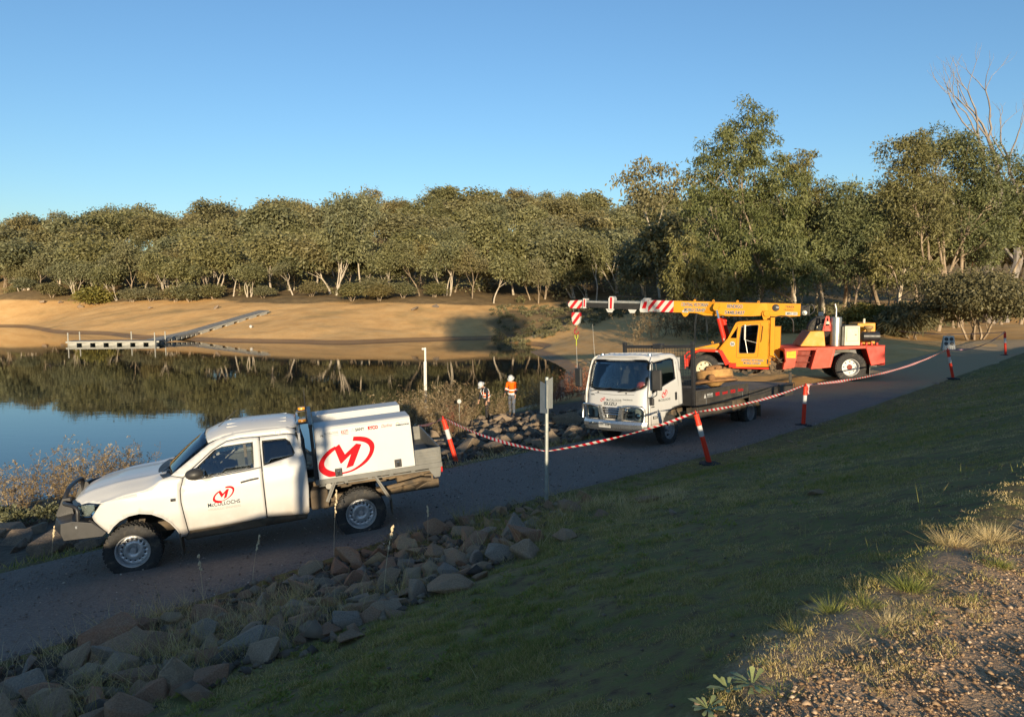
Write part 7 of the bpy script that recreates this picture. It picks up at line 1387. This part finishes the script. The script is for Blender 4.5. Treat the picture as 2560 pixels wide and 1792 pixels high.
bollard(2383, 947, 2369, 872, 2.6, 'orange bollard directly below the board with four black discs')
bollard(2514, 889, 2512, 829, 2.85, 'farthest small orange bollard at the right edge of the road')
m, nt, p, o = nodes_of('barrier_tape'); a_ = attr(nt, 'along').outputs['Fac']; b_ = attr(nt, 'across').outputs['Fac']
v = math_(nt, 'FRACT', math_(nt, 'MULTIPLY', math_(nt, 'ADD', a_, math_(nt, 'MULTIPLY', b_, 0.05)), 1 / 0.20)); nt.links.new(mixc(nt, ramp(nt, v, [(0.5, (0, 0, 0)), (0.52, (1, 1, 1))]), (0.48, 0.47, 0.46), (0.45, 0.012, 0.02)), p.inputs['Base Color'])
p.inputs['Roughness'].default_value = 0.6; p.inputs['Specular IOR Level'].default_value = 0.2; TAPE = m
tr_ = np.random.default_rng(33)
def tape(a, b, sag, label, width=0.06, twist=0.6):
    a, b = Vector(a), Vector(b); L = (b - a).length; n = max(16, int(L / 0.12)); d = (b - a).normalized(); side = Vector((-d.y, d.x, 0)).normalized(); V = []; al = []; ac = []
    ph, fr_ = tr_.uniform(0, 6), tr_.uniform(0.5, 1.1)
    for i in range(n + 1):
        t = i / n; c = a.lerp(b, t) + Vector((0, 0, -4 * sag * t * (1 - t))); an = twist * math.sin(ph + fr_ * t * L) + 0.25 * math.sin(3.1 * t * L + ph); w = width * (0.8 + 0.2 * math.cos(2.1 * t * L + ph)) * (0.35 + 0.65 * min(1, min(t, 1 - t) * L / 0.35))
        k = Vector((0, 0, 1)) * math.cos(an) + side * math.sin(an)
        for s in (-1, 0, 1): V.append(c + k * (w / 2 * s) + side * (0.006 if s == 0 else 0)); al.append(t * L); ac.append(s)
    Fc = [(3 * i + j, 3 * i + j + 1, 3 * i + j + 4, 3 * i + j + 3) for i in range(n) for j in (0, 1)]
    me = raw('barrier_tape', np.array([tuple(q) for q in V]), np.array(Fc), TAPE, parent=False, smooth=True); fattr(me, 'along', al); fattr(me, 'across', ac)
    o = link('barrier_tape', me); md = o.modifiers.new('s', 'SOLIDIFY'); md.thickness = 0.002; return tag(o, label, 'tape', 'red and white barrier tape')
# sign pole
sx, sy, sz = on_ground(1366, 1259, 2.3); sp = empty('sign_pole', (sx, sy, sz)); stop = at(1365, 944, sy).z - sz
MB().lathe([(0, -0.1), (0.031, -0.1), (0.031, stop), (0.029, stop + 0.008), (0, stop + 0.012)], 18).build('pole', GALP, sp, smooth=True)
for ang, off, z0, z1, nm in ((math.radians(104), -0.035, stop - 0.64, stop - 0.10, 1), (math.radians(74), 0.035, stop - 0.56, stop - 0.03, 2)):
    d = Vector((math.cos(ang), math.sin(ang), 0)); n_ = Vector((-d.y, d.x, 0)); b = MB()
    c0 = Vector((off, 0.0, 0)); h_ = 0.28; pts = [c0 - d * h_ * 0.6 + Vector((0, 0, z0 + 0.06)), c0 - d * h_ * 0.6 + Vector((0, 0, z1)), c0 + d * h_ + Vector((0, 0, z1 + 0.01)), c0 + d * h_ + Vector((0, 0, z0))]
    b.add([tuple(q + n_ * 0.002) for q in pts] + [tuple(q - n_ * 0.002) for q in pts], [(0, 1, 2, 3), (7, 6, 5, 4), (0, 4, 5, 1), (1, 5, 6, 2), (2, 6, 7, 3), (3, 7, 4, 0)]); pl = b.build('sign_plate', mat('weathered_alloy', (0.42, 0.43, 0.40), 0.6, 0.2, var=0.12, scale=6), sp)
    for zz in (z0 + 0.16, z1 - 0.12): MB().lathe([(0.033, -0.012), (0.036, -0.012), (0.036, 0.012), (0.033, 0.012)], 16, c=(0, 0, zz)).build('clamp', GALP, pl)
tag(sp, 'galvanised sign pole with two plates seen edge-on beside the track', 'sign pole')
tie = Vector((sx, sy, at(1365, 1127, sy).z))
UM = Matrix.LocRotScale(ute.location, ute.rotation_quaternion, None)
tape(UM @ Vector((-4.36, -0.93, 1.24)), BTOP[0], 0.05, 'short barrier tape from the utility tray to the nearest leaning bollard'); tape(BTOP[0], tie + Vector((-0.035, 0, 0)), 0.10, 'barrier tape from the bollard by the stones to the sign pole'); tape(tie + Vector((0.035, 0, 0)), BTOP[1], 0.09, 'barrier tape crossing in front of the truck bumper'); tape(BTOP[1], BTOP[2], 0.10, 'barrier tape running along the truck tray')
tape(BTOP[2], BTOP[3], 0.26, 'long sagging barrier tape in front of the crane rear wheel', 0.075); tape(BTOP[3], BTOP[4], 0.30, 'sagging barrier tape between the two farthest bollards', 0.07)
e = at(2166, 812, 58); tape(BTOP[4], e, 0.35, 'thin distant barrier tape running from the farthest bollard into the trees', 0.05)
kn = MB(); c = BTOP[2]
for k in range(3): kn.tube(catmull([c + Vector((0, 0, 0.02)), c + Vector((0.04 + 0.02 * k, -0.05, -0.02)), c + Vector((0.07, -0.05 + 0.02 * k, -0.12)), c + Vector((0.05 + 0.015 * k, -0.04, -0.20 - 0.03 * k))], 4), 0.014, 5)
tag(kn.build('tape_knot', mat('tape_white', (0.6, 0.4, 0.4), 0.6), None, smooth=True), 'loose tape knot hanging from the upright bollard', 'tape')
# board with four discs
x, y, z = on_ground(2370, 875, 2.8); bd = empty('lamp_board', (x, y, z), Matrix.Rotation(math.radians(24) * -1 + 0.25, 3, 'Z')); W_ = mat('faded_white_board', (0.50, 0.49, 0.44), 0.6, var=0.1)
def board(tilt, y0, nm):
    h = 0.80; V = []
    R0 = Matrix.Rotation(tilt, 3, 'X'); f = lambda a, c, d=0: tuple(R0 @ Vector((a, d, c)) + Vector((0, y0, 0)))
    b = MB(); P = [(-0.34, 0.0), (0.34, 0.0), (0.27, h), (-0.27, h)]; b.add([f(a, c, 0) for a, c in P] + [f(a, c, 0.025) for a, c in P], [(0, 1, 2, 3), (7, 6, 5, 4), (0, 4, 5, 1), (1, 5, 6, 2), (2, 6, 7, 3), (3, 7, 4, 0)]); return b.build(nm, W_, bd, bevel=0.004), f
fb, f = board(-0.16, -0.16, 'front_board'); board(0.16, 0.16, 'rear_board')
for a, c in ((-0.135, 0.62), (0.125, 0.62), (-0.155, 0.37), (0.145, 0.37)): MB().add([f(a + 0.105 * math.cos(t), c + 0.105 * math.sin(t), -0.006) for t in np.linspace(0, 2 * PI, 20, endpoint=False)], [tuple(range(20))]).build('black_disc', BLACK, fb)
for k in range(5): MB().add([f(-0.22 + 0.11 * k + q, c, -0.005) for q, c in ((-0.015, 0.06), (0.015, 0.06), (0.015, 0.18), (-0.015, 0.18))], [(0, 1, 2, 3)]).build('slot_mark', BLACK, fb)
MB().tube([(-0.1, 0, 0.80), (0, 0.0, 0.92), (0.1, 0, 0.80)], 0.012, 6).build('carry_handle', GALP, bd); tag(bd, 'white folding board with four black discs standing on the road', 'board')
# small notice behind the spare wheel
x, y = (2051 - 1280) / F * 52, 52; z = gz(x, y); nb = empty('notice_sign', (x, y, z)); zt = at(2051, 780, 52).z - z
MB().tube([(0, 0, 0), (0, 0, zt)], 0.03, 8).build('post', GALP, nb); MB().box((0, -0.035, zt - 0.19), (0.35, 0.012, 0.38)).build('plate', WHITEP, nb)
for k in range(2): MB().box((0, -0.043, zt - 0.12 - 0.12 * k), (0.22 - 0.1 * k, 0.003, 0.03)).build('print_line', DARKP, nb)
tag(nb, 'small white notice sign on a post behind the spare wheel', 'sign')
# water gauge
D = 42.0; x = (1062 - 1280) / F * D; gp = empty('gauge_post', (x, D, 0)); WG = mat('white_gauge', (0.60, 0.58, 0.52), 0.55, var=0.08, dirt=(0.25, 0.22, 0.17), dirt_amt=0.2)
z1, z2 = at(1062, 904, D).z, at(1062, 869, D).z
MB().box((0, 0, (z1 - 0.35) / 2 + 0.35), (0.16, 0.08, z1 - 0.35)).build('staff', WG, gp); MB().box((0.0, 0, -0.2), (0.15, 0.07, 1.1)).build('stained_foot', mat('gauge_stain', (0.10, 0.11, 0.12), 0.8, var=0.3), gp); MB().box((0.01, 0.0, (z1 + z2) / 2), (0.10, 0.07, z2 - z1)).build('upper_staff', WG, gp); MB().box((-0.06, 0, z2 - 0.07), (0.24, 0.08, 0.10)).build('arm', WG, gp)
for k in range(14): MB().box((0.04, -0.043, 0.5 + 0.11 * k), (0.06, 0.004, 0.012)).build('scale_mark', DARKP, gp)
tag(gp, 'white water-level gauge post standing in the lake', 'gauge post')
x, y = (1147 - 1280) / F * 25, 25.0; mk = empty('round_marker', (x, y, gz(x, y))); zt = at(1147, 1003, 25).z - gz(x, y); MB().tube([(0, 0.02, 0), (0, 0.02, zt)], 0.012, 6).build('stake', GALP, mk); MB().lathe([(0, -0.012), (0.075, -0.012), (0.075, 0.0), (0, 0.0)], 20, axis=1, c=(0, 0, zt)).build('disc', WHITEP, mk); mk.scale = (0.95, 1, 1); tag(mk, 'white round marker disc on a stake above the reed tussock', 'marker')
# ------------------------------------------------------------------ floating jetty
JD = mat('jetty_deck', (0.155, 0.152, 0.145), 0.8, var=0.12, scale=1.5); JF = mat('jetty_float', (0.33, 0.32, 0.28), 0.7, var=0.1, scale=2)
jt = empty('floating_jetty', (0, 0, 0)); tag(jt, 'grey floating jetty running from the beach to a T-shaped end', 'jetty')
def jsec(a, b, w, n, zf):
    a, b = Vector(a), Vector(b); d = (b - a).normalized(); sd = Vector((-d.y, d.x, 0)).normalized(); L = (b - a).length
    m = MB(); m.bar(a, b, w, 0.10); dk = m.build('deck_section', JD, jt)
    for s in (1, -1): MB().bar(a + sd * s * (w / 2 + 0.03) + Vector((0, 0, -0.08)), b + sd * s * (w / 2 + 0.03) + Vector((0, 0, -0.08)), 0.06, 0.16).build('edge_beam', JF, dk)
    for k in range(int(L / 0.9)):
        t = (k + 0.5) / int(L / 0.9); c = a.lerp(b, t); MB().bar(c + d * 0.03 + Vector((0, 0, 0.055)), c - d * 0.03 + Vector((0, 0, 0.055)), w, 0.012).build('deck_board_joint', JF, dk)
    for k in range(n):
        t = (k + 0.5) / n; c = a.lerp(b, t); l = L / n * 0.62
        for s in (1, -1): MB().bar(c - d * l / 2 + sd * s * (w / 2 - 0.25) + Vector((0, 0, -0.34)), c + d * l / 2 + sd * s * (w / 2 - 0.25) + Vector((0, 0, -0.28)), 0.6, 0.26).build('float', JF, dk, bevel=0.02)
jsec((-51.6, 85.2, 0.42), (-41.4, 86.4, 0.42), 2.0, 7, 0); jsec((-43.0, 87.4, 0.42), (-42.6, 97.5, 0.94), 1.7, 8, 0); 
q0 = Vector((-42.6, 97.6, 0.95)); q1 = Vector((-37.6, 111, max(gz(-37.6, 111) + 0.45, gz(-40, 104.5) * 2 - 0.3))); jsec(q0, q1, 1.9, 6, 0)
for x, y in ((-51.2, 84.2), (-51.2, 86.5), (-41.6, 85.0), (-41.6, 87.6), (-45.5, 87.3)): MB().tube([(x, y, -0.6), (x, y, 1.45)], 0.07, 8).build('pile', JF, jt)
x, y = (627 - 1280) / F * 99, 99.0; tag(MB().ball((x, y, gz(x, y) + 0.18), 0.22, 12, 8).build('buoy', WHITEP, None, smooth=True), 'white round buoy lying on the sand beside the jetty ramp', 'buoy')
# pale boulders on the far beach
for i, (px, py, s, lab) in enumerate(((107, 758, 1.0, 'wide tan boulder on the sand at the left end of the beach'), (150, 759, 0.7, 'low tan boulder beside the wide one on the beach'), (203, 770, 0.9, 'tan boulder below the wattle bush'), (540, 772, 0.75, 'pale boulder near the upper end of the jetty'), (1040, 776, 1.0, 'pale boulder on the sand bank right of centre'), (1090, 768, 0.8, 'flat pale boulder at the edge of the shade'), (375, 772, 0.6, 'small boulder under the grey bushes'))):
    r_ = ray(px, py); t_ = np.arange(80.0, 200.0, 0.25) / r_.y; h_ = EYE + r_.z * t_ - ground(r_.x * t_, r_.y * t_); k_ = int(np.argmax(h_ < 0)); x, y = float(r_.x * t_[k_]), float(r_.y * t_[k_])
    u, v = uv(x, y); o = place_rock(u, v, s, RKD[i], lab, None, sink=0.1); o.data = RKT[i % 3] if 'RKT' in globals() else o.data
# ------------------------------------------------------------------ people
SKIN = mat('skin', (0.42, 0.24, 0.16), 0.6, var=0.06)
HIVIS = mat('orange_hi_vis', (0.90, 0.13, 0.008), 0.85, var=0.05, spec=0.1); NAVY = mat('navy_cloth', (0.012, 0.014, 0.022), 0.9, var=0.2); JEANS = mat('worn_jeans', (0.09, 0.11, 0.15), 0.9, var=0.25, scale=9); DKPANT = mat('dark_trousers', (0.016, 0.016, 0.019), 0.9, var=0.2)
SILV = mat('silver_tape', (0.72, 0.72, 0.70), 0.4, var=0.04); HAT = mat('white_hard_hat', (0.5, 0.5, 0.49), 0.4, var=0.03); BOOT = mat('brown_boot', (0.07, 0.045, 0.025), 0.8, var=0.2); HAIR = mat('dark_hair', (0.03, 0.02, 0.015), 0.8)
def skin_mesh(name, chains, material, parent, sub=1, root=0):
    """chains of (point, radius) that share points by position"""
    P = []; R = []; E = []
    def idx(p, r):
        for i, q in enumerate(P):
            if (Vector(q) - Vector(p)).length < 1e-4: return i
        P.append(p); R.append(r); return len(P) - 1
    for ch in chains:
        ii = [idx(p, r) for p, r in ch]; E += [(a, b) for a, b in zip(ii[:-1], ii[1:]) if (a, b) not in E and (b, a) not in E]
    me = bpy.data.meshes.new(name); me.from_pydata(P, E, []); me.materials.append(material)
    bm = bmesh.new(); bm.from_mesh(me); sl_ = bm.verts.layers.skin.verify(); bm.verts.ensure_lookup_table()
    for i, v in enumerate(bm.verts): v[sl_].radius = R[i] if isinstance(R[i], tuple) else (R[i], R[i]); v[sl_].use_root = i == root
    bm.to_mesh(me); bm.free(); o = link(name, me, parent); o.modifiers.new('k', 'SKIN').use_smooth_shade = True
    if sub: m_ = o.modifiers.new('u', 'SUBSURF'); m_.levels = sub; m_.render_levels = sub
    return o
def person(loc, yaw, label, top, pants, vest=None, bend=0.0, look=0.0, arms=((0.0, 0.1), (0.0, 0.1)), hat=True, stride=0.05, h=1.78, sleeve=None, name='person'):
    """X forward, Y left. bend tips the trunk, look tips the head; arms are (swing, elbow) for left and right"""
    r = empty(name, loc, Matrix.Rotation(yaw, 3, 'Z')); k = h / 1.78
    V = lambda *a: Vector(a) * k
    hip = V(0, 0, 0.95); cb, sb = math.cos(bend), math.sin(bend); T = lambda x, y, z: hip + Vector((x * cb + z * sb, y, -x * sb + z * cb)) * k
    belly, chest, neck = T(0, 0, 0.18), T(0, 0, 0.38), T(0.0, 0, 0.56)
    hl, hs = math.cos(bend + look), math.sin(bend + look); Hd = lambda x, y, z: neck + Vector((x * hl + z * hs, y, -x * hs + z * hl)) * k
    t = tuple; legs = []; armc = []; hands = []
    for s in (1, -1):
        hj, kn, an = hip + V(0, s * 0.09, -0.04), V(0.04 + s * stride, s * 0.11, 0.50), V(-0.02 + s * stride * 1.5, s * 0.12, 0.09)
        legs.append([(t(hip), .11), (t(hj), .095), (t(hj.lerp(kn, .5)), .082), (t(kn), .060), (t(kn.lerp(an, .4)), .058), (t(an), .042)]); hands.append(an)
        sw, el = arms[0 if s > 0 else 1]; sh = T(0.0, s * 0.19, 0.50); d = Vector((math.sin(sw), s * 0.12, -math.cos(sw))).normalized(); e = sh + d * 0.29 * k; d2 = Vector((math.sin(sw + el), s * 0.02, -math.cos(sw + el))).normalized(); w = e + d2 * 0.25 * k
        armc.append((s, sh, e, w, d2))
    body = []
    for c in legs: body.append([(p, q * 0.9) for p, q in c])
    spine = [(t(hip), .11), (t(belly), (.12, .10)), (t(chest), (.135, .105)), (t(T(0, 0, 0.50)), .085), (t(neck), .052), (t(Hd(0.01, 0, 0.07)), .055), (t(Hd(0.015, 0, 0.13)), .078), (t(Hd(0.01, 0, 0.20)), .082), (t(Hd(0.0, 0, 0.245)), .05)]
    body.append(spine); body.append([(t(Hd(0.015, 0, 0.13)), .078), (t(Hd(0.085, 0, 0.115)), .018), (t(Hd(0.105, 0, 0.105)), .010)])
    for s, sh, e, w, d2 in armc:
        body.append([(t(T(0, 0, 0.50)), .085), (t(sh), .060), (t(sh.lerp(e, .5)), .045), (t(e), .038), (t(e.lerp(w, .4)), .036), (t(w), .026), (t(w + d2 * 0.06 * k), (.038, .018))])
        pal = w + d2 * 0.06 * k; fx = Vector((1, 0, 0)) if abs(d2.x) < 0.8 else Vector((0, 0, 1)); fx = (fx - d2 * fx.dot(d2)).normalized()
        for j, ln in enumerate((0.070, 0.080, 0.075, 0.058)):
            a0 = pal + fx * (0.027 - 0.018 * j) * k + d2 * 0.035 * k; body.append([(t(pal), (.038, .018)), (t(a0), .0095), (t(a0 + d2 * ln * .55 * k + Vector((0, -s * 0.008, 0))), .0085), (t(a0 + d2 * ln * k + Vector((0, -s * 0.025, 0))), .007)])
        a0 = w + d2 * 0.03 * k + fx * 0.03 * k; body.append([(t(w + d2 * 0.06 * k), (.038, .018)), (t(a0), .012), (t(a0 + (d2 * 0.6 + fx * 0.8) * 0.045 * k), .010)])
    skin_mesh('body', body, SKIN, r)
    # clothing
    sh_ = [[(t(hip + Vector((0, 0, -0.03))), (.150, .125)), (t(belly), (.155, .13)), (t(chest), (.165, .13)), (t(T(0, 0, 0.50)), .105), (t(T(0, 0, 0.555)), .068)]]
    for s, sh, e, w, d2 in armc: sh_.append([(t(T(0, 0, 0.50)), .105), (t(sh), .078), (t(sh.lerp(e, .5)), .064), (t(e), .055), (t(e.lerp(w, .5)), .050), (t(e.lerp(w, .9)), .042)])
    skin_mesh('shirt', sh_, top, r)
    if sleeve:
        for s, sh, e, w, d2 in armc: skin_mesh('cuff', [[(t(e.lerp(w, .05)), .060), (t(e.lerp(w, .5)), .055), (t(e.lerp(w, .92)), .047)]], sleeve, r)
    skin_mesh('trousers', [[(t(hip + Vector((0, 0, 0.05))), .135)] + [(p, q * 1.12) for p, q in c[:1]] + [(p, q * 1.18 + .006) for p, q in c[1:]] for c in legs], pants, r)
    for an in hands: skin_mesh('boot', [[(t(an + V(0, 0, 0.07)), .058), (t(an + V(0, 0, -0.03)), .055), (t(an + V(0.06, 0, -0.045)), .050), (t(an + V(0.15, 0, -0.055)), .038)]], BOOT, r)
    Rb = Matrix.Rotation(bend, 3, 'Y').to_4x4()
    def ring(z, rx, ry, hh, m_, nm):
        b = MB(); b.lathe([(1.0, -hh), (1.03, -hh * .6), (1.03, hh * .6), (1.0, hh)], 24); b.v = [t(hip + (Rb.to_3x3() @ Vector((x * rx, y * ry, z + zz))) * k) for x, y, zz in b.v]; return b.build(nm, m_, r, smooth=True)
    if vest:
        skin_mesh('vest', [[(t(T(0, 0, 0.03)), (.172, .145)), (t(belly), (.172, .145)), (t(chest), (.180, .145)), (t(T(0, 0, 0.49)), .122)]], vest, r)
        ring(0.14, 0.162, 0.205, 0.022, SILV, 'reflective_band'); ring(0.27, 0.165, 0.215, 0.022, SILV, 'reflective_band')
        for s in (1, -1): MB().tube([T(0.15, s * 0.09, 0.28), T(0.14, s * 0.10, 0.44), T(0.02, s * 0.11, 0.585), T(-0.13, s * 0.10, 0.44), T(-0.15, s * 0.09, 0.28)], 0.013, 6).build('reflective_brace', SILV, r)
    else:
        ring(0.20, 0.150, 0.190, 0.025, SILV, 'reflective_band'); ring(0.03, 0.150, 0.185, 0.035, SILV, 'reflective_band')
        for s, sh, e, w, d2 in armc:
            c = e.lerp(w, 0.02); MB().tube([c - d2 * 0.03, c + d2 * 0.03], 0.068, 12).build('sleeve_band', SILV, r, smooth=True)
    hm = MB(); hm.lathe([(0.0, 0.155), (0.05, 0.150), (0.095, 0.115), (0.118, 0.05), (0.122, 0.0)], 22); hm.lathe([(0.118, 0.004), (0.150, -0.004), (0.152, -0.012), (0.118, -0.006)], 22)
    Rh = Matrix.Rotation(bend + look, 3, 'Y'); hm.v = [t(Hd(0.0, 0, 0.175) + Rh @ Vector((x * 1.12 + (0.03 if zz < 0.001 and x > 0.1 else 0), y, zz)) * k) for x, y, zz in hm.v]
    if hat: hm.build('hard_hat', HAT, r, smooth=True)
    hb = MB(); hb.ball((0, 0, 0), 0.092, 14, 10, (1.05, 0.95, 1.1)); hb.v = [t(Hd(-0.018, 0, 0.20) + Rh @ Vector(q) * k) for q in hb.v]; hb.build('hair', HAIR, r, smooth=True)
    for s in (1, -1): MB().ball(Hd(0.085, s * 0.030, 0.155), 0.011, 8, 6).build('eye', DARKP, r); MB().ball(Hd(0.0, s * 0.085, 0.14), 0.024, 8, 6, (0.8, 0.4, 1.2)).build('ear', SKIN, r, smooth=True)
    MB().tube([Hd(0.083, 0.022, 0.07), Hd(0.090, 0, 0.068), Hd(0.083, -0.022, 0.07)], 0.006, 6).build('mouth', mat('lips', (0.30, 0.12, 0.09), 0.6), r)
    return tag(r, label, 'person')
x, y = (1280 - 1280) / F * 32.0, 32.0; z2 = at(1282, 913, y).z - 1.85
person((x, y, gz(x, y)), math.radians(250), 'person in bright orange shirt, worn jeans and white hard hat looking down', HIVIS, JEANS, bend=0.10, look=0.45, arms=((0.15, 0.25), (0.2, 0.5)), sleeve=NAVY, stride=0.06)
x, y = (1218 - 1280) / F * 31.0, 31.0
person((x, y, gz(x, y)), math.radians(215), 'person in black long sleeves, orange vest and white hard hat leaning forward', NAVY, DKPANT, vest=HIVIS, bend=0.35, look=0.45, arms=((-0.05, 0.2), (0.1, 0.25)), stride=0.08, h=1.74)
person((-1.46, -1.75, gz(-1.46, -1.75)), math.radians(97), 'person in dark clothes standing on the crest, whose shadow falls across the utility cab', NAVY, DKPANT, bend=0.0, look=0.1, arms=((0.1, 0.3), (0.1, 0.3)), hat=False, h=1.86)
# ------------------------------------------------------------------ tidy: thing > part > sub-part, nothing deeper
bpy.context.view_layer.update()
def depth(o):
    d = 1
    while o.parent: o = o.parent; d += 1
    return d
WM = {o.name: o.matrix_world.copy() for o in bpy.data.objects}
for root in (crane, ute, truck):
    if root is crane:
        for un in (fu, ru_):
            for ch in list(un.children):
                m_ = WM[ch.name]; ch.parent = crane; ch.matrix_parent_inverse = Matrix.Identity(4); ch.matrix_basis = WM[crane.name].inverted() @ m_
        hk.parent = crane; hk.matrix_basis = WM[crane.name].inverted() @ WM[hk.name]
        bpy.data.objects.remove(fu); bpy.data.objects.remove(ru_)
bpy.context.view_layer.update()
for _ in range(3):
    for o in [q for q in bpy.data.objects if q.parent and depth(q) > 3]:
        g_ = o.parent.parent; m_ = WM[o.name]; o.parent = g_; o.matrix_parent_inverse = Matrix.Identity(4); o.matrix_basis = WM[g_.name].inverted() @ m_
bpy.context.view_layer.update()
